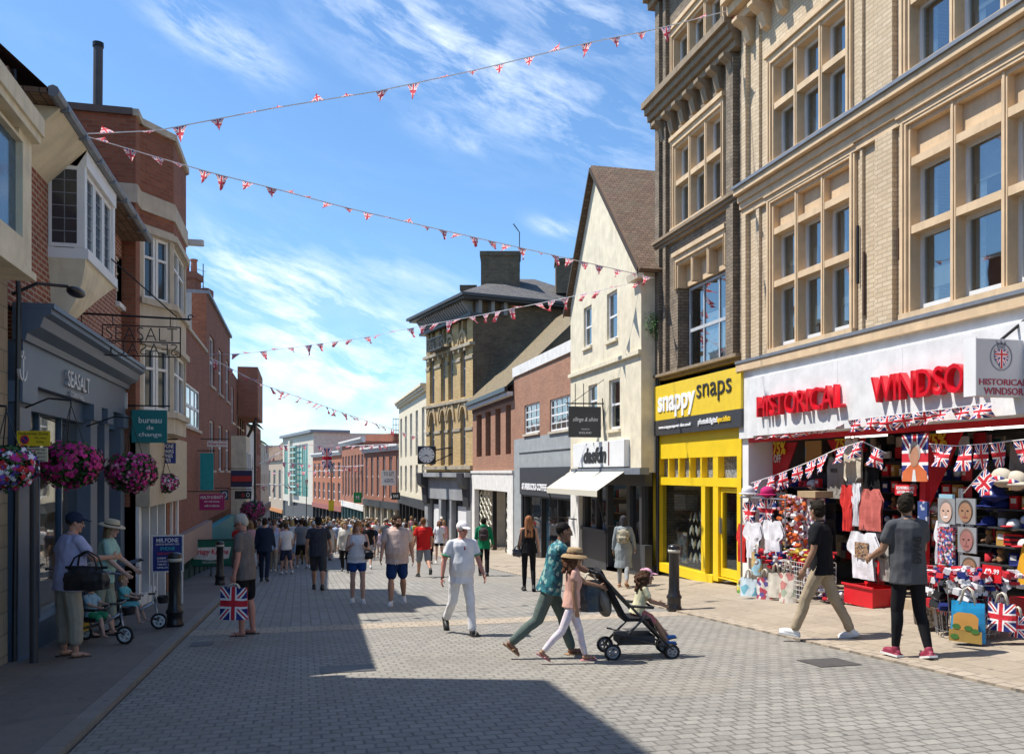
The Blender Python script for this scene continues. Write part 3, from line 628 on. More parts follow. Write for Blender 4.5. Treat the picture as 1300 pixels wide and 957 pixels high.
MB().box(F, x[1], x[2], zw0, zw1, -.06, -.055).build('pane', G_shop, f_); MB().box(F, x[3], x[4], zw0, zw1, -.06, -.055).build('pane', G_shop, f_)
dr = MB(); dr.box(F, x[5]+.02, x[5]+.1, zd0+.02, zw1-.02, -.1, .0); dr.box(F, x[6]-.1, x[6]-.02, zd0+.02, zw1-.02, -.1, .0); dr.box(F, x[5]+.1, x[6]-.1, zw1-.12, zw1-.02, -.1, .0); dr.box(F, x[5]+.1, x[6]-.1, zd0+.02, zd0+.2, -.1, 0)
d_ = dr.build('door', P_yellow, ph); MB().box(F, x[5]+.09, x[6]-.09, zd0+.2, zw1-.1, -.06, -.05).build('pane', G_shop, d_)
MB().box(F, x[5]+.05, x[5]+.08, zd0+.95, zd0+1.3, 0, .05).build('handle', mat('brushed_steel', (.6, .6, .6), .3, .9), d_)
MB().box(F, x[0], x[7], zg-1.0, zw0-.225, -.15, .02).build('plinth', P_black, ph)
rm = MB(); rm.fq(F, [(x[0], -2.6, ZB-1), (x[7], -2.6, ZB-1), (x[7], -2.6, zb2), (x[0], -2.6, zb2)]); rm.fq(F, [(x[0], -.2, zw0-.2), (x[7], -.2, zw0-.2), (x[7], -2.6, zw0-.2), (x[0], -2.6, zw0-.2)]); rm.fq(F, [(x[0]+.001, -.2, ZB-1), (x[0]+.001, -2.6, ZB-1), (x[0]+.001, -2.6, zb2), (x[0]+.001, -.2, zb2)])
rm.box(F, x[0], x[7], zb2, zb2+.04, -2.6, -.16); rm.build('shop_interior', mat('shop_lining_grey', (.3, .3, .31), .9, vs=2), ph)
# window display of the photo shop
def picture(px, py0, py1, w_, n, m, name='framed_print', lab='framed print'):
    a = F.u(px, n); z0, z1 = F.z(px, py1, n), F.z(px, py0, n); t = thing(name, lab, 'picture', tuple(F.P(a, n, z0)), group='prints in the photo shop window')
    MB().box(F, a, a+w_, z0, z1, n-.02, n).build('frame', mat('pine_frame', (.45, .33, .2), .6), t); MB().box(F, a+.05, a+w_-.05, z0+.05, z1-.05, n, n+.004).build('print', m, t); return t
pr1 = multi('photo_print_a', [(.05, .2, .4), (.1, .3, .5), (.5, .6, .65), (.03, .1, .2)], 3); pr2 = multi('photo_print_b', [(.7, .75, .8), (.3, .5, .7), (.8, .8, .8), (.5, .3, .3)], 10)
picture(860, 641, 672, 1.3, -1.2, pr1, lab='large blue seascape print at the back of the photo shop window')
picture(847, 672, 695, .5, -.5, multi('photo_print_c', [(.6, .3, .25), (.8, .5, .4), (.4, .3, .3)], 8), lab='small warm portrait print low in the photo shop window')
picture(859, 674, 712, .62, -.45, pr2, lab='pale notice board print in the photo shop window')
ch = MB(); 
for k in range(6):
    for j in range(4):
        a = F.u(874, -.35)+k*.11; z = zw0+.08+j*.33+(.12 if k % 2 else 0)
        ch.m = (j+k) % 3; ch.prism(F, [(a, z), (a+.11, z+(.12 if k % 2 == 0 else -.12)), (a+.11, z+.14+(.12 if k % 2 == 0 else -.12)), (a, z+.14)], -.4, -.38)
tag(ch.build('frame_corner_samples', [mat('sample_gold', (.5, .38, .2)), mat('sample_black', (.04, .04, .04)), mat('sample_white', (.75, .72, .66))]), 'zigzag of picture frame corner samples in the yellow shop window', 'frame display')
# ================================================================ cream gabled house
Y3 = -FR.u(838); r_ = ray(814, 600); X3 = r_.x/r_.y*Y3; F3 = Fr((X3, 0), (0, -1)); F = F3
gab = thing('gabled_house', 'cream rendered house with a steep tiled gable facing the street', 'building', (X3, 24, G(8.4, 24)))
ua, ub = -26.6, -Y3; ze = 6.9; ap = (-24.2, 10.5); el_, er_ = -26.75, ub-.02
up = [rz4(F, (741, 391), (751, 387), (741, 443), (751, 437)), rz4(F, (770, 373), (783, 368), (771, 434), (784, 428))]
lo_ = [rz4(F, (747, 490), (758, 486), (747, 530), (758, 528)), rz4(F, (773, 483), (787, 479), (773, 546), (787, 543))]
zf3 = F.z(794, 595)
mb = MB(); wall(mb, F, ua, ub, zf3, ze, up+lo_, .16); shell(mb, F, ua, ub, zf3, ze, 7, top=False)
mb.fq(F, [(ua, 0, ze), (ub, 0, ze), (ub-.0, 0, ze+.05), (ap[0], 0, ap[1]), (ua, 0, ze+.05)])
zs3 = (F.z(726, 478)+F.z(814, 446))/2
mb.box(F, ua-.02, ub+.02, zs3-.05, zs3+.06, -.1, .09); mb.box(F, ua-.01, ub+.01, zf3-.002, zs3-.052, -.1, .035) if 0 else None
mb.box(F, ua, ub, zf3-.1, zf3, -6, .03)
mb.build('wall', P_cream, gab)
for q in up+lo_: window(F, *q, gab, P_white, 1 if q in (up[0], lo_[0]) else 1, 2, -.1, .06, .035, sill=P_cream, curtain=mat('faded_red_blind', (.3, .06, .06), .9) if q is lo_[1] else None)
rf = MB(); ov = .16; T = .12; dpt = 8
def slope(mb, F, a, b, n0, n1, th=.12):     # roof slope from eave a=(u,z) to ridge b=(u,z)
    (u0, z0), (u1, z1) = a, b; L_ = math.hypot(u1-u0, z1-z0); k = 1 if u1 > u0 else -1; nx, nz = -(z1-z0)/L_*k*-1*k, (u1-u0)/L_*k
    nx = -(z1-z0)/L_ if k > 0 else (z1-z0)/L_
    P_ = [(u0, n1, z0), (u0, n0, z0), (u1, n0, z1), (u1, n1, z1)]
    mb.face([F.P(*p) for p in P_], [(n1, 0), (n0, 0), (n0, L_), (n1, L_)])
    Q = [(u0+nx*th, n1, z0+nz*th), (u0+nx*th, n0, z0+nz*th), (u1+nx*th, n0, z1+nz*th), (u1+nx*th, n1, z1+nz*th)]
    mb.face([F.P(*p) for p in Q], [(n1, 0), (n0, 0), (n0, L_), (n1, L_)])
    for i in range(4): j = (i+1) % 4; mb.face([F.P(*P_[i]), F.P(*P_[j]), F.P(*Q[j]), F.P(*Q[i])], [(0, 0), (.05, 0), (.05, .05), (0, .05)])
slope(rf, F, (ua-.25, ze-.25), (ap[0], ap[1]+.02), -dpt, ov); slope(rf, F, (ub+.22, ze-.25), (ap[0]+.0, ap[1]+.02), -dpt, ov)
rf.build('roof', T_clay, gab)
bb = MB()
for e, s_ in (((ua-.22, ze-.3), 1), ((ub+.2, ze-.3), -1)):
    bb.prism(F, [e, (ap[0], ap[1]-.06), (ap[0], ap[1]+.06), (e[0], e[1]+.16)], ov, ov+.03)
bb.build('bargeboard', mat('dark_timber', (.05, .035, .025), .8), gab)
bb = MB().profile(F, [(0, ze-.38), (.18, ze-.38), (.22, ze-.22), (0, ze-.22)], ub-.5, ub+.2); bb.build('eave_return', P_cream, gab)
# cracks of missing render and a patch of ivy
iv = MB()
for k in range(260): d_ = Vector((random.gauss(0, .09), random.gauss(0, .08), random.gauss(0, .16))); a_ = Vector((random.uniform(-1, 1), random.uniform(-1, 1), random.uniform(-1, 1))).normalized()*.03; b_ = a_.orthogonal().normalized()*.022; q_ = F.P(ub, -.3, 5.35)+Vector((0, -.12, 0))+d_; iv.face([q_-a_, q_-b_, q_+a_, q_+b_])
tag(iv.build('ivy_clump', mat('ivy_leaf', (.06, .16, .03), .8, var=.5, vs=30)), 'small green ivy tuft growing at the corner of the cream gabled house', 'plant')
pipe = MB().tube([F.P(ub+.06, -.42, ze), F.P(ub+.06, -.42, zf3-3.4)], .05); pipe.build('drainpipe', P_black, gab)
# name board, hanging sign and awning
a, b = F.u(729, .12), F.u(794, .12); z1, z0 = F.z(760, 561, .12), F.z(760, 593, .12)
nb = MB().box(F, a, b, z0, z1, 0, .16).build('name_board', P_white, gab, bevel=.01)
text('dasfdn', F, F.u(741, .16), F.u(770, .16), z0+.12, z1-.14, .17, BT, nb, bold=.05, shear=.2); MB().box(F, F.u(772.5, .16), F.u(773.5, .16), z0+.05, z1-.03, .16, .175).build('board_joint', mat('maroon_strip', (.12, .02, .03)), nb)
MB().box(F, a-.1, b+1.2, z0-.2, z0-.03, -.05, .2).build('lead_gutter', P_lead, gab)
XS = X3-.12; YS = -F.u(767); FH = Fr((XS-1.25, YS), (1, 0))
hs = thing('hanging_sign', 'square black hanging sign with white script on an iron bracket', 'sign', (XS-.6, YS, FH.z(744, 557)))
a, b = FH.u(722), FH.u(763); z1, z0 = FH.z(742, 516), FH.z(742, 555)
MB().box(FH, a, b, z0, z1, -.04, 0).build('board', P_dkgrey, hs)
text('allinge & alhim', FH, a+.12, b-.1, (z0+z1)/2-.02, (z0+z1)/2+.13, .003, WT, hs, shear=.35, ext=.002); text('ENGLAND', FH, a+(b-a)*.32, b-(b-a)*.3, z0+.10, z0+.16, .003, WT, hs, ext=.002); text('WINDSOR', FH, a+(b-a)*.38, b-(b-a)*.36, z0+.21, z0+.25, .003, WT, hs, ext=.002)
br = MB().tube([FH.P(a-.08, -.02, z1+.08), FH.P(b+.4, -.02, z1+.1)], .02); br.tube([FH.P(b+.05, -.02, z1+.25), FH.P(b+.12, -.02, z0-.3)], .016)
for k in (.2, .45): br.tube([FH.P(a+k, -.02, z1), FH.P(a+k, -.02, z1+.65)], .012)
br.tube([FH.P(a+.1, -.02, z1+.1), FH.P(b+.4, -.02, z1+1.0)], .01)
br.build('bracket', P_iron, hs)
aw = thing('shop_awning', 'sloping cream canvas awning over the dark shopfront of the gabled house', 'awning', (X3, 24, 1.4))
za1 = F.z(790, 596, .15); au0, au1 = F.u(727, .1), F.u(797, .1); FA = F
pj = .95; zf = za1-.55; m_ = MB()
m_.face([F.P(au0, .12, za1), F.P(au1, .12, za1), F.P(au1, pj, zf), F.P(au0, pj, zf)]); m_.face([F.P(au0, pj, zf), F.P(au1, pj, zf), F.P(au1, pj, zf-.16), F.P(au0, pj, zf-.16)])
m_.build('canvas', weathered('cream_canvas', (.60, .56, .46), (.25, .22, .18), .2, .4), aw)
for u_ in (au0+.1, au1-.1): MB().tube([F.P(u_, pj-.02, zf-.02), F.P(u_, .7, zf-.9), F.P(u_, .0, zf-1.0)], .02).build('arm', P_iron, aw)
# shopfront under the gable
sf = MB(); zg3 = gz(24)+.2; f0, f1 = ua+.05, ub-.02; uP = F.u(735)
sf.box(F, ua, uP, zg3-.9, zf3-.1, -.3, .0); sf.build('shop_pier', P_whitew, gab)
sf = MB(); zt_ = zf3-.1; zsill = F.z(738, 672); ud0 = F.u(760, -.2)
for q0, q1 in ((735, 738), (751, 752.4), (764, 766.5), (790, 794), (806, 809)): sf.box(F, F.u(q0), F.u(q1), zg3-.9, zt_, -.3, -.12)
sf.box(F, uP, ub, zt_-.35, zt_, -.3, -.1); sf.box(F, uP, F.u(765), zg3-.9, zsill, -.3, -.1); sf.box(F, uP, F.u(766), zsill, zsill+.1, -.3, -.04); sf.box(F, F.u(790), ub, zg3-.9, zsill-.1, -.3, -.1)
sf.build('shopfront', P_dkgrey, gab)
MB().box(F, uP, F.u(765), zsill, zt_-.3, -.22, -.215).build('pane', G_shop, gab); MB().box(F, F.u(792), ub-.05, zsill, zt_-.3, -.22, -.215).build('pane', G_shop, gab)
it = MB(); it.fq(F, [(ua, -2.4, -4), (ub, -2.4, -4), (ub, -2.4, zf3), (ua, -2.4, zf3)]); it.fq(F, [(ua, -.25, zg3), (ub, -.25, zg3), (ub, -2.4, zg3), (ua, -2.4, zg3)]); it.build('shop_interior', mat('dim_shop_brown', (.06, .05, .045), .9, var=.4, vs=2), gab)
for k in range(3):
    s_ = thing('display_shelf', ['top', 'middle', 'lowest'][k]+' shelf of small boxed goods in the dark shop window under the awning', 'shelf', tuple(F.P(uP+.6, -.8, zsill+.1)), group='display shelves in the dark shop')
    z = zsill+.15+.42*k; MB().box(F, uP+.1, uP+2.2, z, z+.03, -1, -.5).build('board', mat('shelf_oak', (.3, .2, .11)), s_)
    g_ = MB(); 
    for j in range(9):
        a = uP+.15+j*.22; h = random.uniform(.1, .26); g_.m = random.randrange(4); g_.box(F, a, a+random.uniform(.08, .16), z+.03, z+.03+h, -.8, -.6)
    for i_ in range(1): tag(g_.build('boxed_goods', [mat('good_tan', (.4, .3, .2)), mat('good_white', (.6, .58, .55)), mat('good_red', (.3, .06, .05)), mat('good_teal', (.08, .2, .22))], s_), kind='stuff')
sp_ = MB(); 
for k in range(2): sp_.box(F, F.u(766), F.u(790), zg3-.9+.0, zg3+.1+.0, -.5, -.1)
sp_.build('door_step', S_pale, gab)
# ================================================================ brick and grey coffee shop
F = FR
cof = thing('coffee_shop_building', 'brown brick building with a white parapet over a grey front and dark coffee shop', 'building', (8.94, 32, G(9, 32)))
ua, ub = F.u(652.5), -26.62; zp = (F.z(652.8, 464)+F.z(724, 437))/2; zp0 = (F.z(652.8, 479)+F.z(724, 448))/2; zg1 = (F.z(652.8, 556)+F.z(726, 549))/2
zgb = gz(-ub)-1.4
q1, q2 = rz4(F, (665.6, 514.5), (685, 510), (666, 550.6), (685, 549)), rz4(F, (698, 506), (724, 502), (698, 547), (724, 545))
mb = MB(); wall(mb, F, ua, ub, zg1, zp0, [q1, q2], .14); shell(mb, F, ua, ub, zg1, zp0, 8, False); mb.build('wall', B_brown, cof)
MB().box(F, ua-.03, ub+.0, zp0, zp, -8, .07).build('parapet', P_whitew, cof)
for q in (q1, q2): window(F, *q, cof, P_white, 3 if q is q1 else 4, 4, -.08, .06, .04, sill=S_pale)
zfa, zfb = F.z(662, 593.5), (F.z(662, 627)+F.z(732, 634))/2
mb = MB(); mb.box(F, ua, ub, zfa, zg1-.002, -8, 0); mb.box(F, ua+.9, ub, zfa+.62, zfa+.68, -.1, .04); mb.box(F, ua, F.u(661.5), zgb-1, zfa-.002, -8, 0); mb.build('grey_front', P_grey, cof)
MB().box(F, F.u(661.5)+.002, ub, zfb, zfa-.003, -.2, .06).build('fascia', P_dkgrey, cof); ft('STARBUCKS COFFEE', 663, 694.5, 613, 621, WT, cof, n=.06, bold=.03)
sf = MB(); zt_ = zfb; gg = gz(32)+.2
for q_ in (661.5, 664.5, 685, 706, 731): u_ = F.u(q_); sf.box(F, u_, u_+.1, gg-1, zt_, -.25, -.05)
sf.box(F, F.u(661.5), ub, zt_-.08, zt_, -.25, -.04); sf.box(F, F.u(664.5), F.u(685), gg-1, gg+.1, -.25, -.05); sf.build('shopfront', P_black, cof)
MB().box(F, F.u(665), ub, gg, zt_, -.2, -.19).build('pane', G_shop, cof)
it = MB(); it.fq(F, [(ua, -2.2, -5), (ub, -2.2, -5), (ub, -2.2, zfb), (ua, -2.2, zfb)]); it.build('shop_interior', mat('dim_shop_brown', (.06, .05, .045)), cof)
MB().box(F, F.u(665), F.u(684), gg+.1, gg+2.3, -.5, -.45).build('blue_poster', mat('blue_sea_print', (.05, .13, .2), .6, var=.6, vs=2), cof)
MB().box(F, F.u(716), F.u(721), gg+1.0, gg+1.7, -.18, -.17).build('notice', P_white, cof); MB().box(F, F.u(686), F.u(704), gg+.6, gg+1.1, -1.6, -1.0).build('counter', mat('counter_dark', (.04, .04, .045)), cof)
# ================================================================ brick house with narrow dark windows and mossy roof
brh = thing('narrow_window_house', 'low red brick house with four narrow dark windows and a mossy tiled roof', 'building', (8.94, 41, G(9, 41)))
ua, ub = F.u(600), F.u(652.5)-.003; ze = (F.z(600, 510)+F.z(650, 487))/2; zb_ = (F.z(600, 597.5)+F.z(650, 597))/2
hs_ = [rz4(F, (a, b), (a+6.6, b-2), (a, d), (a+6.6, d-.5)) for a, b, d in ((605, 526, 580), (616.3, 523, 579), (628.8, 519.5, 577.5), (642, 516, 576))]
zz0 = sum(h[2] for h in hs_)/4; zz1 = sum(h[3] for h in hs_)/4; hs_ = [(h[0], h[1], zz0, zz1) for h in hs_]
mb = MB(); wall(mb, F, ua, ub, zb_, ze, hs_, .3); shell(mb, F, ua, ub, zb_, ze, 7, False); mb.build('wall', B_brown, brh)
for h in hs_: window(F, *h, brh, P_black, 1, 3, -.26, .04, .03, pane_m=G_dark, room=False)
mb = MB(); mb.box(F, ua, ub, zz1+.14, zz1+.55, -.1, .03); mb.build('brick_band', mat('dark_brick_band', (.12, .06, .05), .9), brh)
rf = MB(); n1, zr = -4.6, ze+4.6
rf.face([F.P(ua, .35, ze-.1), F.P(ub, .35, ze-.1), F.P(ub, n1, zr), F.P(ua, n1, zr)], [(0, 0), (ub-ua, 0), (ub-ua, 6.6), (0, 6.6)])
rf.face([F.P(ua, .35, ze-.3), F.P(ub, .35, ze-.3), F.P(ub, .35, ze-.1), F.P(ua, .35, ze-.1)]); rf.face([F.P(ub, .0, ze-.1), F.P(ub, -9.2, ze-.1), F.P(ub, n1, zr)]); rf.build('roof', T_moss, brh)
MB().box(F, ua, ub, ze-.32, ze-.12, .28, .42).build('gutter', P_black, brh); MB().box(F, ua, ub, ze-.5, ze-.33, -.1, .3).build('soffit', P_whitew, brh)
zo = (F.z(600, 622)+F.z(646, 622))/2; gg = gz(41)+.15
mb = MB(); mb.box(F, ua, ub, zo, zb_-.002, -6, .05); mb.box(F, ua, F.u(603.5), gg-1.2, zo-.002, -6, .05); mb.box(F, F.u(645.5), ub, gg-1.2, zo-.002, -6, .05); mb.build('white_front', P_whitew, brh)
MB().box(F, ua-.05, ub+.02, zb_-.12, zb_-.0, -.1, .1).build('cornice', P_whitew, brh)
sf = MB(); 
for q_ in (603.5, 620, 636, 644.5): u_ = F.u(q_); sf.box(F, u_, u_+.12, gg-1, zo, -.4, -.2)
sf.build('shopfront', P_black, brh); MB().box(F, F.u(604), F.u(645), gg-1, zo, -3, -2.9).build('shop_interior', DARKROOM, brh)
gr = MB(); 
for (q0, q1_) in ((604.5, 619), (638, 643.5)):
    a, b = F.u(q0), F.u(q1_); n_ = 3 if q0 < 610 else 2
    for i in range(n_):
        for j in range(6):
            cx = a+(b-a)*(i+.5)/n_; cz = gg+.1+(zo-gg-.2)*(j+.5)/6; rx, rz_ = (b-a)/n_/2, (zo-gg)/12
            gr.tube([F.P(cx+math.cos(t*math.pi/4)*rx*(.6 if t % 2 else 1), -.2, cz+math.sin(t*math.pi/4)*rz_*(.6 if t % 2 else 1)) for t in range(9)], .035, 4)
gr.build('cream_lattice', mat('cream_metal', (.6, .58, .48)), brh)
# ================================================================ gothic yellow brick building
FG = Fpp(541, 53.0, 600.2, 46.5); F = FG; LG = FG.len
# FG.d runs towards the camera (left to right)
got = thing('gothic_bank_building', 'tall yellow brick gothic building with pointed arch windows and a hipped slate roof', 'building', (*FG.o, gz(50)))
zv = (F.z(600, 381)+F.z(541, 408))/2; zb_ = (F.z(541, 600)+F.z(600, 597))/2
zsil3 = (F.z(543.5, 456)+F.z(600, 433))/2; zstr2 = (F.z(542, 520)+F.z(600, 506))/2; z1s = (F.z(541, 595)+F.z(600, 592))/2
mb = MB(); rowsG = []
# columns (pixel centres read on the facade), widths in pixels
X2 = [(545.5, 551.5), (559.5, 565), (569, 575), (584.5, 591)]
X3_ = [(545, 548.4), (549.2, 552.5), (559, 563), (564, 568), (569.3, 574), (583, 587.5), (588.5, 593)]
arches = []
def row(X, z0, z1): return [(F.u(a), F.u(b), z0, z1) for a, b in X]
r1_ = row(X2, z1s+.15, z1s+3.3); r2_ = row(X2, zstr2+.25, zstr2+3.45); r3_ = row(X3_, zsil3+.2, zsil3+2.1)
wall(mb, F, 0, LG, zb_, zv, r1_+r2_+r3_, .35); shell(mb, F, 0, LG, zb_-5, zv, 9, False, sides='l')
for q in r1_+r2_+r3_:
    u0, u1, z0, z1 = q; w_ = u1-u0; h_ = w_*.85; k = 6; pl, pr_ = [], []
    for i in range(k+1):
        t = i/k; x_ = w_/2*(1-math.cos(t*math.pi/2)*1.0) ; zz = z1-h_+h_*math.sin(t*math.pi/2)
        pl.append((u0+w_/2*(1-math.cos(t*math.pi/2)), zz)); pr_.append((u1-w_/2*(1-math.cos(t*math.pi/2)), zz))
    mb.prism(F, pl+[(u0, z1)], -.34, -.001); mb.prism(F, [(u1, z1)]+pr_[::-1], -.34, -.001)
mb.build('wall', B_yel, got)
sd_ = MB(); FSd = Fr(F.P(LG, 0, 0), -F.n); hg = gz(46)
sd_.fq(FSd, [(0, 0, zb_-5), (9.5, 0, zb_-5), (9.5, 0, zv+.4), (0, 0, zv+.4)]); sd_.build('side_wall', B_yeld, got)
# stepped arch hoods
hd = MB()
for q in r1_+r2_+r3_:
    u0, u1, z0, z1 = q; w_ = u1-u0; cx = (u0+u1)/2
    for ring, pr in (((.04, .17), .05), ((.22, .34), .09)) if w_ > .5 else (((.03, .12), .05),):
        for sgn in (-1, 1):
            for i in range(6):
                P2 = []
                for t, rr in ((i/6, ring[0]), (i/6, ring[1]), ((i+1)/6, ring[1]), ((i+1)/6, ring[0])):
                    hw = w_/2+rr; hh = w_*.85+rr*1.25; P2.append((cx+sgn*hw*math.cos(t*math.pi/2)**1.0, z1-w_*.85+hh*(1-(1-math.sin(t*math.pi/2))**1.0)+rr*.35*t))
                if sgn < 0: P2 = P2[::-1]
                hd.prism(F, P2, -.02, pr)
hd.build('arch_hood', mat('yellow_stone', (.46, .34, .19), .85, var=.25, vs=1.5), got)
st_ = MB()
st_.box(F, -.05, LG+.08, zsil3-.12, zsil3+.05, -.1, .22); st_.box(F, -.04, LG+.05, zstr2-.02, zstr2+.12, -.1, .14); st_.box(F, -.04, LG+.05, z1s-.1, z1s+.1, -.1, .18)
for zz, X in ((zstr2+2.35, X2), (z1s+2.1, X2)):
    ed = [0]+[F.u(v) for p_ in X for v in p_]+[LG]
    for i in range(0, len(ed), 2): st_.box(F, ed[i], ed[i+1], zz-.08, zz+.08, -.1, .05)
for i in range(1, 9): st_.box(F, LG*i/9-.1, LG*i/9+.1, zsil3-.32, zsil3-.122, -.1, .18)
st_.build('string_course', S_dark if 0 else mat('stone_grey', (.36, .31, .23), .85, var=.3, vs=2), got)
for q in r1_+r2_+r3_: window(F, *q, got, mat('grey_frame', (.5, .52, .54)), 1, 2, -.22, .04, .04, pane_m=mat('pale_reflecting_glass', (.10, .13, .16), .08, vs=1), room=False)
cols = MB(); e = []
for q in r3_: cols.tube([F.P(q[0]-.04, .04, q[2]), F.P(q[0]-.04, .04, q[3]-.5)], .06, 6)
cols.build('colonnette', mat('yellow_stone', (.46, .34, .19)), got)
mb = MB(); mb.box(F, F.u(557), F.u(576), zsil3+.05, zsil3+.12, .0, .75); 
for i in range(12): u_ = F.u(557)+(F.u(576)-F.u(557))*i/11; mb.box(F, u_-.02, u_+.02, zsil3+.12, zsil3+.75, .68, .72)
mb.box(F, F.u(557), F.u(576), zsil3+.72, zsil3+.78, .66, .74); mb.build('balcony', P_dkgrey, got)
# eaves with dentils, roof, chimneys
cv = MB(); cv.box(F, -.3, LG+.5, zv-.9, zv-.75, -.5, .35); cv.box(F, -.85, LG+.95, zv+.05, zv+.2, -9, 1.0); cv.box(F, -.7, LG+.8, zv-.06, zv+.048, -9, .85); cv.build('eaves', P_dkgrey, got)
dn = MB(); n_ = 22
for i in range(n_): u_ = -.1+(LG+.2)*i/n_; dn.profile(F, [(.0, zv-.74), (.15, zv-.7), (.6, zv-.12), (.6, zv-.062), (.0, zv-.062)], u_, u_+.2)
for i in range(3): dn.box(FSd, .15+i*.75, .35+i*.75, zv-.74, zv-.065, -.1, .45)
dn.build('dentil_bracket', mat('bracket_grey', (.25, .25, .25)), got)
rf = MB(); zr = zv+2.3; c0, c1, c2, c3 = F.P(-.85, 1.0, zv+.2), F.P(LG+.95, 1.0, zv+.2), F.P(LG+.95, -9, zv+.2), F.P(-.85, -9, zv+.2)
ra, rb = F.P(LG*.45, -3.6, zr), F.P(LG*.55, -5.4, zr)
for q in ((c0, c1, ra), (c1, c2, rb, ra), (c3, c0, ra, rb), (c2, c3, rb)): rf.face(list(q), [(0, 0), (9, 0), (6, 4), (3, 4)][:len(q)] if len(q) == 4 else [(0, 0), (9, 0), (4.5, 4)])
rf.build('roof', T_slate, got)
def chimney(name, px0, px1, ytop, ybot, Z, m, parent=None, pots=0, depth=1.0, al=0):
    a, b = PZ(px0, Z), PZ(px1, Z); f = Fr(a, b-a); w_ = (b-a).length; z1 = CAMH+(VY-ytop)/FOC*Z; z0 = CAMH+(VY-ybot)/FOC*Z
    mb = MB(); mb.box(f, 0, w_, z0, z1-.25, -depth, 0); mb.box(f, -.06, w_+.06, z1-.248, z1, -depth-.06, .06); o = mb.build('chimney', m, parent)
    for k in range(pots): mb = MB(); x_ = w_*(k+.5)/pots; mb.lathe([(.13, 0), (.12, .1), (.11, .45), (.14, .5), (.14, .55), (.09, .56)], f.P(x_, -depth/2, z1)); mb.build('chimney_pot', mat('terracotta', (.35, .13, .07)), o)
    return o
chimney('c', 610.5, 660, 319, 372, 49, B_yeld, got, depth=1.4); chimney('c', 706, 731, 328, 372, 49, B_yeld, got, depth=1.2); chimney('c', 585, 604, 362, 380, 50, B_yeld, got)
aerial = thing('tv_aerial', 'thin television aerial beside the wide brick chimney of the gothic building', 'aerial', tuple(PZ(659.5, 48.5))+(zv+2,))
q = PZ(659.5, 48.5); zt_ = CAMH+(VY-295)/FOC*48.5; z0 = CAMH+(VY-345)/FOC*48.5
m_ = MB().tube([(q.x, q.y, z0), (q.x, q.y, zt_), (q.x-.35, q.y, zt_+.45)], .025, 6); 
for k in range(4): m_.tube([(q.x-.1-.08*k, q.y-.15, zt_+.12+.1*k), (q.x-.1-.08*k, q.y+.15, zt_+.12+.1*k)], .012, 4)
m_.build('mast', P_iron, aerial)
# blue lead valley beside the mossy roof
MB().box(Fr(F.P(LG, 0, 0), -F.n), .4, .9, zb_+2, zb_+2.05, 0, .2)
# shopfront
sf = MB(); zA, zB_ = zb_-.05, (F.z(545, 631)+F.z(597, 637))/2; gg = gz(50)-.2
sf.box(F, -.1, LG, zA-.25, zA, -.3, .45); sf.box(F, -.1, LG, zB_, zA-.252, -.3, .12)
sf.build('fascia', mat('fascia_grey', (.30, .31, .32), .7, var=.2, vs=1), got)
for u_ in (-.1, F.u(592)): MB().profile(F, [(.0, zB_-.35), (.2, zB_-.3), (.28, zA-.9), (.55, zA-.7), (.6, zA-.02), (0, zA-.02)], u_, u_+.75).build('console', P_dkgrey, got)
sf = MB()
for q0, q1_ in ((541, 545), (559, 562), (572, 575), (594, 600)): sf.box(F, F.u(q0), F.u(q1_), gg-2, zB_, -.3, .1)
sf.build('shopfront_pier', mat('fascia_grey', (.30, .31, .32)), got); MB().box(F, 0, LG, gg-2, zB_, -.25, -.2).build('pane', G_dark, got)
for q0, q1_ in ((547.5, 558), (578, 593)): MB().box(F, F.u(q0), F.u(q1_), gg+.5, zB_-.35, -.19, -.17).build('white_poster', mat('paper', (.75, .75, .76), var=.05), got)
# clock on the bank corner
ck = thing('street_clock', 'square faced public clock on an iron bracket on the gothic building', 'clock', tuple(PZ(542, 50))+(CAMH+1,))
qa, qb = PZ(530, 49.5), PZ(553, 49.5); FK = Fr(qa, qb-qa); cu_, cz_ = FK.uv(541.5, 577.5); rr = .52
bx = MB(); bx.box(FK, cu_-rr, cu_+rr, cz_-rr, cz_+rr, -.3, 0); bx.build('case', P_black, ck, bevel=.06)
dl = MB(); dl.prism(FK, [(cu_+math.cos(a*math.pi/16)*.45, cz_+math.sin(a*math.pi/16)*.45) for a in range(32)], .0, .012); dl.build('dial', mat('clock_white', (.75, .75, .72)), ck)
hn = MB()
for k in range(12): a = k*math.pi/6; hn.prism(FK, [(cu_+math.cos(a+d)*r_, cz_+math.sin(a+d)*r_) for d, r_ in ((-.05, .33), (.05, .33), (.05, .42), (-.05, .42))][::-1], .012, .018)
for ang, ln, w_ in ((-35, .22, .035), (-155, .33, .025)):
    a = R(ang); d = Vector((math.cos(a), math.sin(a))); p = Vector((-d.y, d.x))*w_; hn.prism(FK, [(cu_+p.x, cz_+p.y), (cu_-p.x, cz_-p.y), (cu_+d.x*ln, cz_+d.y*ln)], .018, .024)
hn.build('hands', P_black, ck)
MB().tube([FK.P(cu_+rr, -.15, cz_+.3), FK.P(cu_+rr+1.0, -.15, cz_+.45)], .04).tube([FK.P(cu_+rr, -.15, cz_-.35), FK.P(cu_+rr+1.0, -.15, cz_+.1)], .03).build('bracket', P_iron, ck)
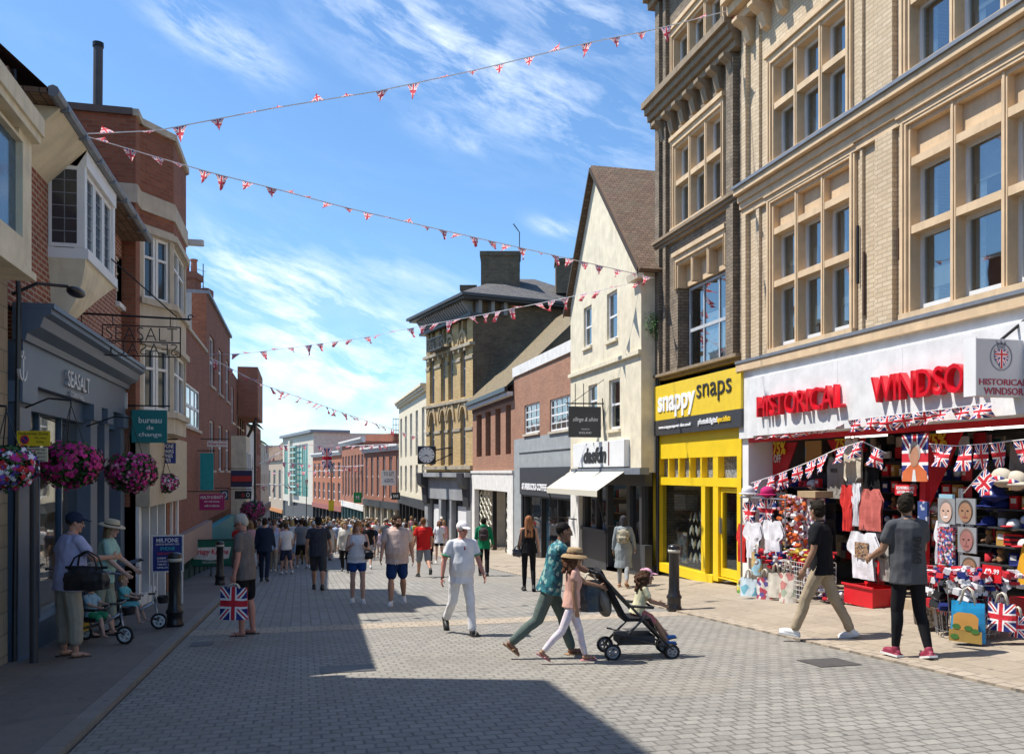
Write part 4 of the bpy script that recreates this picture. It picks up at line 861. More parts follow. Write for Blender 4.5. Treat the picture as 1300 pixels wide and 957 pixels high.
# ================================================================ farther buildings
def fbuild(name, lab, pts, zt, m, rowspec, ncol, fasc, shopm, depth=10, parapet=None, wf=P_white, wfrac=.45, pane=G_dark, side='r', roofm=None, sm=None):
    """pts = (px0, Z0, px1, Z1) left to right; zt top z; rowspec = [(z0, z1)] above ground fraction"""
    F = Fpp(*pts); LF = F.len; near = min(pts[1], pts[3]); zg = gz(near*.98)-1.2; zgr = gz((pts[1]+pts[3])/2)+.05
    t = thing(name, lab, 'building', tuple(F.P(LF/2, 0, 0))[:2]+(zgr,))
    z_sh = zgr+3.1; hs = []
    for a, b in rowspec:
        for i in range(ncol): w_ = LF/ncol; hs.append((w_*(i+.5)-w_*wfrac/2, w_*(i+.5)+w_*wfrac/2, z_sh+(zt-z_sh)*a, z_sh+(zt-z_sh)*b))
    mb = MB(); wall(mb, F, 0, LF, z_sh, zt, hs, .2); shell(mb, F, 0, LF, zg, zt, depth, roofm is None); mb.build('wall', m, t)
    for q in hs: window(F, *q, t, wf, 2, 2, -.15, .09, .06, pane_m=pane, room=False)
    if parapet: mb = MB(); cornice(mb, F, -.1, LF+.1, zt-.1, .5, .4); mb.build('parapet', parapet, t)
    if roofm:
        rf = MB(); rf.face([F.P(-.2, .3, zt-.05), F.P(LF+.2, .3, zt-.05), F.P(LF+.2, -depth/2, zt+depth*.42), F.P(-.2, -depth/2, zt+depth*.42)], [(0, 0), (LF, 0), (LF, 6), (0, 6)])
        rf.face([F.P(LF+.2, -depth/2, zt+depth*.42), F.P(-.2, -depth/2, zt+depth*.42), F.P(-.2, -depth, zt), F.P(LF+.2, -depth, zt)]); rf.build('roof', roofm, t)
        mb = MB()
        for u_ in (0, LF): mb.fq(F, [(u_, 0, zt), (u_, -depth, zt), (u_, -depth/2, zt+depth*.4)])
        mb.build('gable_wall', m, t)
    mb = MB(); mb.box(F, 0, LF, zgr+2.5, z_sh-.002, -.3, .12); mb.build('fascia', fasc, t)
    mb = MB(); k = max(2, int(LF/2.2))
    for i in range(k+1): u_ = min(LF*i/k, LF-.2); mb.box(F, u_, u_+.2, zg, zgr+2.5, -.3, 0)
    mb.box(F, 0, LF, zgr-.3, zgr+.4, -.29, -.05)
    mb.build('shopfront', shopm, t); MB().box(F, 0.1, LF-.1, zg, zgr+2.5, -.28, -.24).build('pane', G_dark, t)
    return t, F, LF, zt, zgr
zc = lambda py, Z: CAMH+(VY-py)/FOC*Z
R7 = fbuild('classical_shop_building', 'tall cream classical building with narrow windows beside the gothic building', (506.5, 69, 541.5, 54), zc(505, 60), P_cream, [(.05, .33), (.42, .86)], 5, P_dkgrey, P_black, parapet=P_cream, wfrac=.4)
cagem = thing('roof_cage', 'small steel lattice cage standing on the far brick roof', 'mast', tuple(PZ(505, 74))+(zc(590, 74),)); cg = MB()
fa_ = Fr(PZ(499, 74), PZ(510, 74)-PZ(499, 74))
for k in range(4): cg.tube([fa_.P(.25*k, 0, zc(600, 74)), fa_.P(.25*k, 0, zc(531, 74))], .03, 4)
for k in range(5): cg.tube([fa_.P(0, 0, zc(532+k*7, 74)), fa_.P(.75, 0, zc(532+k*7, 74))], .03, 4)
cg.build('lattice', P_iron, cagem)
R8 = fbuild('brick_shop_building', 'brown brick building with tall narrow windows past the cream classical building', (462, 84, 509, 71), zc(572, 78), B_far, [(.08, .88)], 6, P_dkgrey, P_cream, parapet=P_whitew, wfrac=.38)
bk = fbuild('back_gable_house', 'dark brick house rising behind the far brick shops', (464, 96, 500, 92), zc(551, 94), B_far, [(.5, .8)], 3, P_dkgrey, P_black)
R9 = fbuild('arcaded_brick_building', 'long red brick building with pale window bays and white cornice down the street', (434, 100, 462.5, 84.5), zc(563, 92), B_far, [(.1, .8)], 7, P_whitew, mat('teal_shopfront', (.1, .2, .2)), parapet=P_whitew, wfrac=.5)
R9b = fbuild('orange_brick_shop', 'low orange brick shop between the teal glass building and the arcaded one', (397, 118, 434, 100.5), zc(578, 109), brick('orange_brick', (.42, .13, .06), (.5, .17, .08), (.35, .2, .14)), [(.1, .45), (.55, .85)], 6, mat('red_fascia', (.3, .1, .08)), P_black, parapet=P_whitew)
# teal glass building
FT = Fpp(359, 140, 398, 118.5); tl = thing('teal_glass_building', 'modern pale stone building with tall teal glass bays far down the street', 'building', tuple(FT.P(8, 0, gz(129))))
zt_ = zc(553, 129); zg_ = gz(129); LT_ = FT.len; mb = MB(); shell(mb, FT, 0, LT_, zg_-2, zt_, 14)
ft_ = lambda q: FT.u(q)
bays = [(361, 368, 568), (372, 383, 565), (383.5, 391, 565)]
wall(mb, FT, 0, LT_, zg_+3.6, zt_, [(ft_(a), ft_(b), zg_+4.6, zc(y_, 129)) for a, b, y_ in bays], .3); mb.box(FT, ft_(369), ft_(371), zg_+3, zt_-.6, 0, .4); mb.build('wall', weathered('portland_stone', (.6, .55, .46), (.3, .27, .22), .1, .2), tl)
teal = mat('teal_glass', (.01, .21, .19), .15, vs=.5); mb = MB()
for a, b, y_ in bays: mb.box(FT, ft_(a), ft_(b), zg_+4.6, zc(y_, 129), -.2, -.1)
mb.build('teal_pane', teal, tl); mb = MB()
for k in range(9): mb.box(FT, ft_(372), ft_(379), zg_+5+k*.85, zg_+5.2+k*.85, -.1, .5)
for a, b, y_ in bays:
    for k in range(1, 3): u_ = ft_(a)+(ft_(b)-ft_(a))*k/3; mb.box(FT, u_-.05, u_+.05, zg_+4.6, zc(y_, 129), -.1, -.04)
mb.build('louvre', mat('pale_louvre', (.35, .55, .52)), tl); MB().box(FT, 0, LT_, zg_-1, zg_+3.55, -.4, -.2).build('pane', G_dark, tl); MB().box(FT, -.3, LT_+.3, zt_, zt_+.4, -5, .5).build('parapet', P_lead, tl)
fbuild('gabled_shop', 'small pale shop with arched windows left of the teal glass building', (328, 168, 359, 141), zc(585, 155), mat('pale_tan_render', (.42, .33, .24)), [(.2, .8)], 5, mat('orange_fascia', (.5, .2, .06)), P_black, roofm=T_clay)
fbuild('far_end_terrace', 'dark roofed brick terrace closing the far end of the street', (300, 185, 345, 180), zc(592, 182), B_far, [(.2, .7)], 8, P_dkgrey, P_black, roofm=T_clay)
fbuild('far_back_block', 'flat dark roofed block behind the teal glass building', (398, 150, 440, 135), zc(562, 142), mat('dark_cladding', (.12, .12, .13)), [(.5, .8)], 4, P_dkgrey, P_black)
fbuild('far_grey_house', 'grey rendered house just right of the street end', (322, 200, 362, 196), zc(588, 198), P_grey, [(.2, .7)], 6, P_dkgrey, P_black, roofm=T_slate)
# ================================================================ left side
F = FL
sea = thing('blue_fronted_shop_building', 'red brick building with a white oriel window over a slate blue shopfront', 'building', (-3.3, 15, G(-3.3, 15)))
u0, u1 = 11.15, 17.7; ze = 6.02; zt = 3.55; zfb = 2.68; gl = gz(15)+.05
ow = (F.u(68)-.0, F.u(150)); 
sw = rz4(F, (147, 316), (157, 330), (148, 376), (158, 390)); sw = (sw[0], sw[1], 4.75, 5.65)
MB_ = MB(); wall(MB_, F, u0, u1, zt, ze+.3, [sw], .12); shell(MB_, F, u0, u1, zt, ze+.3, 8); MB_.build('wall', B_red, sea); window(F, *sw, sea, P_white, 2, 3, -.08, .05, .03, sill=P_white)
# roof with gutter
rf = MB(); rf.face([F.P(u0-.1, .45, ze+.05), F.P(u1, .45, ze+.05), F.P(u1, -4, ze+4.1), F.P(u0-.1, -4, ze+4.1)], [(0, 0), (8, 0), (8, 6), (0, 6)]); rf.face([F.P(u1+.1, -4, ze+4.1), F.P(u0-.1, -4, ze+4.1), F.P(u0-.1, -8, ze), F.P(u1+.1, -8, ze)])
rf.box(F, u0-.1, u1, ze-.02, ze+.045, .0, .45); rf.build('roof', T_clay, sea)
MB().tube([F.P(u0-.1, .5, ze+.02), F.P(u1-.05, .5, ze+.02)], .07).build('gutter', P_lead, sea)
for k in range(7): MB().box(F, u0+.3+k*.9, u0+.36+k*.9, ze-.06, ze-.0, .42, .58).build('gutter_bracket', P_lead, sea)
# oriel window: projects .62 m, curved cream corbel below
pr = .46; o0, o1 = F.u(108, pr), F.u(146, pr); z1 = ze-.05
z0 = (FL.z(108, 319, pr)+FL.z(141, 347, pr))/2
orl = MB(); 
orl.box(F, o0, o1, z0-.14, z0, 0, pr+.04); orl.box(F, o0, o1, z1-.22, z1, 0, pr+.02)
orl.box(F, o0, o0+.12, z0, z1-.22, pr-.14, pr)
orl.box(F, o1-.12, o1, z0, z1-.22, pr-.14, pr); orl.box(F, o0+.005, o0+.12, z0, z1-.22, 0, .08); orl.box(F, o1-.12, o1-.005, z0, z1-.22, 0, .08)
ow_ = orl.build('oriel_window', P_white, sea)
fw = 3; uw_ = (o1-o0-.24)/fw
for i in range(fw): window(F, o0+.12+uw_*i, o0+.12+uw_*(i+1), z0, z1-.22, ow_, P_white, 2, 3, pr-.06, .06, .02, curtain=None, room=False) if 0 else None
fr = MB(); pn = MB(); ld = MB()
for i in range(fw):
    a, b = o0+.12+uw_*i+.01, o0+.12+uw_*(i+1)-.01; f = .07
    fr.box(F, a, a+f, z0+.01, z1-.23, pr-.1, pr-.03); fr.box(F, b-f, b, z0+.01, z1-.23, pr-.1, pr-.03); fr.box(F, a+f, b-f, z0+.01, z0+f, pr-.1, pr-.03); fr.box(F, a+f, b-f, z1-.23-f, z1-.23, pr-.1, pr-.03)
    pn.box(F, a+f, b-f, z0+f, z1-.23-f, pr-.07, pr-.06)
    for k in range(1, 4): x_ = a+f+(b-a-2*f)*k/4; ld.box(F, x_-.006, x_+.006, z0+f, z1-.3, pr-.058, pr-.05)
    for k in range(1, 6): z_ = z0+f+(z1-z0-.35)*k/6; ld.box(F, a+f, b-f, z_-.006, z_+.006, pr-.057, pr-.049)
Fs = Fr(F.P(o0, 0, 0), (1, 0))                       # side facing the camera
fr.box(Fs, .01, .05, z0+.01, z1-.23, -.08, .01); fr.box(Fs, pr-.10, pr-.01, z0+.01, z1-.23, -.08, .01); fr.box(Fs, .05, pr-.10, z0+.01, z0+.06, -.08, .01); fr.box(Fs, .05, pr-.10, z1-.28, z1-.23, -.08, .01); pn.box(Fs, .05, pr-.10, z0+.06, z1-.28, -.004, .002)
for k in range(1, 6): z_ = z0+.05+(z1-z0-.3)*k/6; ld.box(Fs, .05, pr-.10, z_-.006, z_+.006, .002, .006)
ld.box(Fs, .20, .212, z0+.06, z1-.28, .002, .005)
fr.build('casement', P_white, ow_); pn.build('pane', G_dark, ow_); ld.build('leading', P_lead, ow_)
cb = MB(); prof = [(pr+.0, z0-.14), (pr-.01, z0-.24), (pr-.06, z0-.45), (pr-.16, z0-.7), (pr-.28, z0-.92), (.04, z0-1.08), (0, z0-.14)]
# corbel narrows towards the bottom
for side in (0,):
    ring = []
    for n_, z_ in prof[:-1]:
        k = (z0-.14-z_)/.94; sh = .05+(o1-o0)*.72*(1-(1-min(1, k))**1.8)
        ring.append((o0+sh*.12, o1-sh, n_, z_))
    for a, b in zip(ring, ring[1:]):
        cb.fq(F, [(b[0], b[2], b[3]), (b[1], b[2], b[3]), (a[1], a[2], a[3]), (a[0], a[2], a[3])]); cb.fq(F, [(b[0], 0, b[3]), (b[0], b[2], b[3]), (a[0], a[2], a[3]), (a[0], 0, a[3])]); cb.fq(F, [(b[1], b[2], b[3]), (b[1], 0, b[3]), (a[1], 0, a[3]), (a[1], a[2], a[3])])
cb.build('corbel', P_cream, ow_, smooth=False)
sc = MB(); sc.prism(Fs, [(0, ze-.9), (pr+.05, ze-.02), (0, ze-.02)], -.02, 0); sc.profile(F, [(0, ze-.55), (.5, ze-.03), (0, ze-.03)], u0+.25, o0-.001); sc.build('plaster_cove', P_cream, sea)
# shopfront
sf = MB(); s0, s1 = 11.35, 17.55
sf.profile(F, [(0, zt+.0), (.42, zt+.0), (.42, zt-.06), (.34, zt-.1), (.3, zt-.22), (.16, zt-.3), (.14, zt-.38), (.0, zt-.38)], s0-.05, s1+.1); sf.box(F, s0, s1, zfb, zt-.382, -.1, .10); sf.box(F, s0-.05, s1+.05, zt+.002, zt+.06, -.1, .45)
fs = sf.build('fascia', P_navy, sea)
pl = mat('brushed_letter_grey', (.55, .55, .57), .4, .3)
def ftl(s, q0, q1, y0, y1, n=.10, F=FL, par=fs, m=pl, **k): return text(s, F, F.u(q0, n), F.u(q1, n), F.z(q0, y1, n), F.z(q0, y0, n), n+.02, m, par, **k)
ftl('SEASALT', 82.5, 110.5, 469, 490, ext=.02, bold=.01); ftl('CORNWALL', 87, 105, 496.5, 503.5, ext=.01, bold=.01)
an = MB(); ua_, za_ = F.u(26.5, .1), F.z(26, 460, .1); an.box(F, ua_-.02, ua_+.02, za_-.22, za_+.14, .1, .13); an.box(F, ua_-.07, ua_+.07, za_+.05, za_+.08, .1, .13)
for s_ in (-1, 1):
    for k in range(5): a, b = k*.3, (k+1)*.3; an.prism(F, [(ua_+s_*math.sin(a)*r_, za_-.08-math.cos(a)*r_) for r_ in (.15, .12)]+[(ua_+s_*math.sin(b)*r_, za_-.08-math.cos(b)*r_) for r_ in (.12, .15)], .1, .13)
an.build('anchor_emblem', pl, fs)
MB().box(F, s1-.1, s1-.02, zt-.75, zt-.45, .1, .14).build('small_emblem', pl, fs)
pz = [(11.25, 11.75), (14.85, 15.3), (15.85, 16.2), (17.2, 17.55)]
for a, b in pz: sf = MB(); sf.box(F, a, b, gl-.6, zfb-.002, -.25, .08); sf.box(F, a-.04, b+.04, gl-.6, gl+.22, -.25, .12); sf.box(F, a-.05, b+.05, zfb-.25, zfb-.004, -.2, .14); sf.build('pilaster', P_navy, sea)
sf = MB(); sf.box(F, 11.76, 14.85, gl-.6, gl+.42, -.22, .0); sf.box(F, 11.76, 14.85, gl+.42, gl+.5, -.22, .04); sf.box(F, 11.76, 17.2, zfb-.3, zfb-.01, -.3, .0)
for u_ in (12.7, 13.8): sf.box(F, u_-.03, u_+.03, gl+.5, zfb-.3, -.16, -.08)
sf.build('stall_riser', P_navyd, sea)
MB().box(F, 11.76, 14.85, gl+.5, zfb-.3, -.13, -.12).build('pane', G_shop, sea)
dr = MB(); dr.box(F, 16.22, 16.32, gl-.1, zfb-.3, -.3, -.2); dr.box(F, 17.08, 17.18, gl-.1, zfb-.3, -.3, -.2); dr.box(F, 16.32, 17.08, gl-.1, gl+.2, -.3, -.2); dr.build('door', P_navyd, sea); MB().box(F, 15.3, 17.15, gl+.1, zfb-.3, -.26, -.25).build('pane', G_shop, sea)
it = MB(); it.fq(F, [(11.3, -2.5, -3), (17.6, -2.5, -3), (17.6, -2.5, 3), (11.3, -2.5, 3)]); it.fq(F, [(11.3, -.2, gl+.4), (17.6, -.2, gl+.4), (17.6, -2.5, gl+.4), (11.3, -2.5, gl+.4)]); it.fq(F, [(17.6, -.2, -3), (17.6, -2.5, -3), (17.6, -2.5, 3), (17.6, -.2, 3)]); it.box(F, 11.3, 17.6, zfb, zfb+.05, -2.5, -.3); it.build('shop_interior', mat('warm_shop_lining', (.5, .42, .32), .9, vs=1.2), sea)
for k, u_ in enumerate((12.2, 13.3, 14.4)):
    lt = thing('pendant_lamp', ['first', 'second', 'third'][k]+' small pendant lamp glowing inside the blue fronted shop', 'lamp', tuple(F.P(u_, -1, zfb-.6)), group='pendant lamps in the blue shop'); MB().ell(F.P(u_, -1, zfb-.6), (.1, .1, .07)).build('bulb', mat('lamp_glow', (1, .85, .6), emit=6), lt); MB().tube([F.P(u_, -1, zfb-.54), F.P(u_, -1, zfb)], .01, 5).build('cord', P_black, lt)
def mannequin(u_, n_, colm, lab, i):
    t = thing('shop_mannequin', lab, 'mannequin', tuple(F.P(u_, n_, gl+.42)), group='mannequins in the blue shop window'); z = gl+.42
    P_ = lambda z_: F.P(u_, n_, z+z_)
    m = MB(); m.rings([[P_(zz)+Vector((math.cos(a)*rx*.6, math.sin(a)*rx, 0)) for a in [k*math.pi/6 for k in range(12)]] for zz, rx in ((.55, .2), (.9, .17), (1.15, .15), (1.4, .2), (1.5, .12))]); m.build('dress', colm, t, smooth=True)
    m = MB(); m.tube([P_(0), P_(.6)], .03).ell(P_(1.68), (.07, .085, .11)).tube([P_(1.48), P_(1.6)], .04); m.build('stand', mat('mannequin_white', (.6, .57, .52), .5), t, smooth=True)
mannequin(12.25, -.55, mat('dress_tan', (.35, .2, .1)), 'headed mannequin in a tan top nearest in the blue shop window', 0); mannequin(13.3, -.6, mat('dress_blue', (.07, .13, .25)), 'mannequin in a dark blue dress in the middle of the blue shop window', 1); mannequin(14.35, -.55, mat('dress_cream', (.6, .55, .45)), 'mannequin in a cream dress deepest in the blue shop window', 2)
# iron name frame on a long bracket
XB = -3.3; YB = 15.6; FI = Fr((XB, YB), (1, 0)); fi = thing('wrought_iron_name_sign', 'open wrought iron frame sign on a long bracket above the blue shopfront', 'sign', (XB, YB, 4.2))
# frame is parallel to the street direction seen at px 130..228
px0, px1 = 130, 228; Yb = 14.6; FI = Fr((-3.3, Yb), (1, 0)); a, b = FI.u(130), FI.u(229); zt_, zm_, zb_ = FI.z(180, 414), FI.z(180, 434), FI.z(180, 452)
arm_z = FI.z(160, 400); t_ = MB().tube([FI.P(0, 0, arm_z), FI.P(b+.15, 0, arm_z-.03)], .016, 6).tube([FI.P(.0, 0, arm_z+1.25), FI.P(b-.05, 0, arm_z)], .011, 6).tube([FI.P(.0, 0, arm_z+.12), FI.P(0, 0, arm_z-.3)], .014, 6)
t_.tube([FI.P(b+.15+.05*math.cos(k*.7)*(1-k*.07), 0, arm_z+.05*math.sin(k*.7)*(1-k*.07)) for k in range(9)], .01, 5); t_.build('bracket', P_iron, fi)
t_ = MB()
for z_ in (zt_, zm_, zb_): t_.tube([FI.P(a, 0, z_), FI.P(b, 0, z_)], .010, 6)
for u_ in (a, b): t_.tube([FI.P(u_, 0, zt_), FI.P(u_, 0, zb_)], .010, 6)
for u_ in (a+.15, b-.15): t_.tube([FI.P(u_, 0, zt_), FI.P(u_, 0, arm_z)], .008, 5)
t_.build('frame', P_iron, fi)
text('SEASALT', FI, a+.05, b-.05, zm_+.02, zt_-.02, 0, P_iron, fi, bold=-.02, ext=.006)
o_ = text('SEASALT', FI, b-.05, a+.05, zb_+.02, zm_-.02, 0, P_iron, fi, bold=-.02, ext=.006)
# lamp and cables at the near edge of the brick
ll = thing('wall_lamp', 'small dark swan neck lamp at the near corner above the blue fascia', 'lamp', tuple(FL.P(11.3, 0, 3.75))); MB().tube([FL.P(11.3, .0, 3.7), FL.P(11.35, .25, 3.85), FL.P(11.7, .5, 3.9)], .02).build('arm', P_iron, ll); MB().ell(FL.P(11.9, .55, 3.87), (.1, .25, .06)).build('lamp_head', P_black, ll, smooth=True)
tag(MB().tube([FL.P(11.2, .06, 6.3), FL.P(11.22, .07, 4.2), FL.P(11.2, .1, 3.6), FL.P(11.22, .05, 0), FL.P(11.2, .05, gl)], .028).build('drainpipe', P_black), 'black pipe and cable run down the joint beside the blue fascia', 'pipe')
# nearest building on the left, seen only at the frame edge
nb_ = thing('timber_bay_building', 'tan stone building with a cream timber bay at the left edge', 'building', (-3.3, 8, G(-3.3, 8)))
m_ = MB(); wall(m_, F, -3, 11.14, -3, 4.0, [], .1); shell(m_, F, -3, 11.14, -3, 4.0, 7); m_.build('wall', brick('tan_stone_wall', (.3, .24, .16), (.36, .29, .2), (.2, .17, .12), .5, .25), nb_)
FB = Fr((-2.9, 0), (0, 1))
ba, bb_ = 5.0, FB.u(40); z0 = FB.z(40, 348); z1 = FB.z(24, 152); zsh = FB.z(24, 215)
bz = MB(); bw = FB.u(29); wall(bz, FB, ba, bb_, z0, z1, [(ba+.5, bw, z0+.32, z0+1.35), (ba+.5, FB.u(24), z0+1.75, z1-.15)], .1); bz.fq(FB, [(bb_, -.4, z0), (bb_, 0, z0), (bb_, 0, z1), (bb_, -.4, z1)]); bz.box(FB, ba, bb_+.05, z1, z1+.2, -.4, .12); bz.box(FB, ba, bb_, z0-.08, z0, -.4, .05); bz.box(FB, ba, bb_+.02, z0+1.45, z0+1.6, -.1, .09); bz.build('bay_frame', P_cream, nb_)
MB().box(FB, ba+.5, bw, z0+.32, z0+1.35, -.09, -.07).build('pane', mat('blue_grey_glass', (.05, .10, .16), .1), nb_); MB().box(FB, ba+.5, FB.u(24), z0+1.75, z1-.15, -.09, -.05).build('ochre_panel', weathered('ochre_plaster', (.38, .27, .12), (.15, .1, .05)), nb_)
m_ = MB(); wall(m_, F, -3, 10.72, 4.002, 10.2, [], .1); shell(m_, F, -3, 10.72, 4.002, 10.2, 7); m_.build('upper_wall', B_redw, nb_)  # height above view and end shaped to trim the shadow it casts
# ================================================================ tall orange-red building with canted stone bay
tb_ = thing('stone_bay_building', 'tall orange-red brick building with a canted stone bay window and flue pipe', 'building', (-3.3, 22, G(-3.3, 22)))
F = Fr((-3.06, 0), (0, 1)); u0, u1 = 17.76, 23.3; zt = CAMH+6.8; zlo = 2.1
c0, c1 = 18.2, 21.7; n1 = .52; ch_ = .75
plan = [(u0, 0), (c0, 0), (c0+ch_, n1), (c1-ch_, n1), (c1, 0), (u1, 0)]
bands_ = [(zlo+.65, zlo+2.25, 'w'), (zlo+2.25, zlo+3.7, 's'), (zlo+3.7, zlo+5.35, 'w'), (zlo+5.35, zlo+5.75, 's'), (zlo+5.75, zt, 'b')]
bz_top = zlo+4.4
sb = MB(); bb2 = MB()
bb2.fq(F, [(u0, 0, -3), (c0, 0, -3), (c0, 0, zt), (u0, 0, zt)]); wall(bb2, F, c1, u1, -3, zt, [(22.0, 23.0, zlo+.3, zlo+2.0), (22.0, 23.0, zlo+2.8, zlo+4.2)], .15)
shell(bb2, F, u0, u1, -3, zt, 8)
for (a, na), (b, nb2) in zip(plan[1:4], plan[2:5]):
    bb2.face([F.P(a, na, bz_top), F.P(b, nb2, bz_top), F.P(b, nb2, zt), F.P(a, na, zt)], [(a, bz_top), (b+.3, bz_top), (b+.3, zt), (a, zt)])
bb2.face([F.P(a, n_, zt) for a, n_ in plan[1:5]])
bb2.build('wall', B_redw, tb_)
for (a, na), (b, nb2) in zip(plan[:5], plan[1:]):
    f = Fr(F.P(a, na, 0), (F.P(b, nb2, 0)-F.P(a, na, 0)).to_2d()); LL = (F.P(b, nb2, 0)-F.P(a, na, 0)).length
    MB().box(f, -.02, LL+.02, bz_top+.25, bz_top+.6, -.05, .035).build('stone_band', S_pale, tb_)
    MB().box(f, -.03, LL+.03, zt+.001, zt+.13, -.2, .06).build('coping', S_pale, tb_)
sbn = Fr(F.P(u0, 0, 0), (-1, 0)); MB().box(Fr(F.P(u0, -8, 0), (1, 0)), 0, 7.95, bz_top+.25, bz_top+.6, -.05, .035).build('stone_band', S_pale, tb_); MB().box(Fr(F.P(u0, -8, 0), (1, 0)), 0, 7.95, zt+.001, zt+.13, -.2, .06).build('coping', mat('dark_coping', (.12, .09, .08)), tb_)
for q in ((22.0, 23.0, zlo+.3, zlo+2.0), (22.0, 23.0, zlo+2.8, zlo+4.2)): window(F, *q, tb_, P_white, 2, 2, -.1, .07, .04, sill=S_pale)
def pfr(a, b, na, nb2): return Fr(F.P(a, na, 0), (F.P(b, nb2, 0)-F.P(a, na, 0)).to_2d())
bay = None
bw_ = MB(); frs = []
for (a, na), (b, nb2) in zip(plan[1:4], plan[2:5]):
    f = pfr(a, b, na, nb2); LL = (F.P(b, nb2, 0)-F.P(a, na, 0)).length; frs.append((f, LL))
    wall(bw_, f, 0, LL, zlo+.3, bz_top, [(.1, LL-.1, zlo+.75, zlo+2.0), (.1, LL-.1, zlo+2.95, zlo+4.2)], .12)
    for z_ in (zlo+.62, zlo+2.82, zlo+2.01, zlo+4.22): bw_.box(f, -.02, LL+.02, z_, z_+.12, -.05, .08)
bw_.face([F.P(a, n_, zlo+.3) for a, n_ in plan[1:5]][::-1])
bay = bw_.build('bay_window', S_pale, tb_)
for f, LL in frs:
    for z_ in (zlo+.75, zlo+2.95):
        w = MB(); k = 3 if LL > 2 else 2
        for i in range(k):
            a, b = .1+(LL-.2)*i/k+.01, .1+(LL-.2)*(i+1)/k-.01
            w.box(f, a, a+.06, z_, z_+1.25, -.12, -.04); w.box(f, b-.06, b, z_, z_+1.25, -.12, -.04); w.box(f, a+.06, b-.06, z_, z_+.06, -.12, -.04); w.box(f, a+.06, b-.06, z_+1.19, z_+1.249, -.12, -.04); w.box(f, a+.06, b-.06, z_+.8, z_+.85, -.12, -.04)
        w = w.build('casement', P_white, bay); 
        MB().box(f, .1, LL-.1, z_, z_+1.25, -.1, -.09).build('pane', G_dark, bay)
ms = MB(); ms.tube([F.P(u0+.5, -1.95+1.3, zt-.8), F.P(u0+.5, -1.95+1.3, zt-.8)], .1) if 0 else None
FPp = Fr((0, 17.9), (1, 0)); fa0 = FPp.u(122.5); fz0, fz1 = FPp.z(122, 175), FPp.z(123, 60)
fl_ = thing('flue_pipe', 'tall dark metal flue pipe rising above the brick parapet at left', 'pipe', tuple(FPp.P(fa0, 0, fz0-1))); MB().tube([FPp.P(fa0, 0, fz0-2.2), FPp.P(fa0+.03, 0, fz1)], .085, 12).build('pipe', mat('dark_galvanised', (.09, .085, .085), .6, .4), fl_); MB().lathe([(.1, 0), (.1, .08), (.0, .1)], FPp.P(fa0+.03, 0, fz1)).build('cowl', P_iron, fl_)
# shopfront below the bay: bureau de change and phone shop
gl2 = gz(22)+.05
sf = MB(); sf.box(F, u0, u1, zlo-1.15, zlo+.28, -.1, .25); sf.build('fascia', mat('cream_fascia', (.5, .42, .3), .7), tb_)
sf = MB()
for a, b in ((u0, u0+.25), (18.9, 19.0), (19.9, 20.0), (21.0, 21.15), (22.2, 22.3), (23.1, u1)): sf.box(F, a, b, gl2-.6, zlo-1.15, -.2, .06)
sf.box(F, u0, 19.9, gl2-.6, gl2+.4, -.2, .03); sf.build('shopfront', P_white, tb_)
MB().box(F, u0+.2, u1, gl2, zlo-1.15, -.1, -.09).build('pane', G_shop, tb_); it = MB(); it.box(F, u0, u1, -4, zlo, -1.6, -1.5); it.build('shop_interior', multi('mixed_stock', [(.04, .04, .05), (.12, .1, .1), (.3, .28, .3), (.05, .1, .16), (.25, .1, .12), (.05, .05, .05)], 3), tb_)
# ================================================================ farther left buildings
F = FL
def lshop(t, u0, u1, zf0, zf1, fm, sm, pane=G_dark):
    g = gz((u0+u1)/2); MB().box(F, u0, u1, zf0, zf1, -.1, .2).build('fascia', fm, t); s_ = MB(); k = max(2, int((u1-u0)/1.3))
    for i in range(k+1): a = min(u0+(u1-u0)*i/k, u1-.14); s_.box(F, a, a+.14, g-1, zf0, -.2, .08)
    s_.box(F, u0, u1, g-1, g+.4, -.2, .04); s_.build('shopfront', sm, t); MB().box(F, u0, u1, g-1, zf0, -.15, -.1).build('pane', pane, t)
u3, u4 = 23.35, F.u(262)
l3 = thing('plain_brick_house', 'lower red brick house with a white casement window beyond the stone bay', 'building', (-3.3, 29, gz(29))); zt3 = 5.9
wq = (F.u(231.5)+.0, F.u(252), F.z(240, 545)+.0, F.z(240, 487)); wq = rz4(F, (232, 482), (254, 497), (232, 537), (254, 548))
m_ = MB(); wall(m_, F, u3, u4, -.1, zt3, [wq], .1); shell(m_, F, u3, u4, -4, zt3, 8); m_.build('wall', B_redw, l3); window(F, *wq, l3, P_white, 4, 2, -.06, .08, .06, sill=S_pale); MB().box(F, u3, u4, zt3, zt3+.1, -8, .06).build('coping', S_pale, l3); lshop(l3, u3, u4, -.9, -.1, mat('faded_pink_board', (.35, .24, .2), .6), mat('green_shopfront', (.03, .07, .06)))
l4 = thing('tall_brick_house', 'taller brown-red brick house with a grey rendered side and chimney pots', 'building', (-3.3, 38, gz(38))); u5 = F.u(292); zt4 = 8.05
hs_ = [(u4+1.2+k*3.6, u4+3.0+k*3.6, z_, z_+1.9) for k in range(3) for z_ in (4.9, 1.7)]
m_ = MB(); wall(m_, F, u4+.002, u5, -.1, zt4, hs_, .15); m_.fq(F, [(u5, 0, -6), (u5, -8, -6), (u5, -8, zt4), (u5, 0, zt4)]); m_.fq(F, [(u4, 0, zt4), (u5, 0, zt4), (u5, -8, zt4), (u4, -8, zt4)]); m_.build('wall', B_redw, l4)
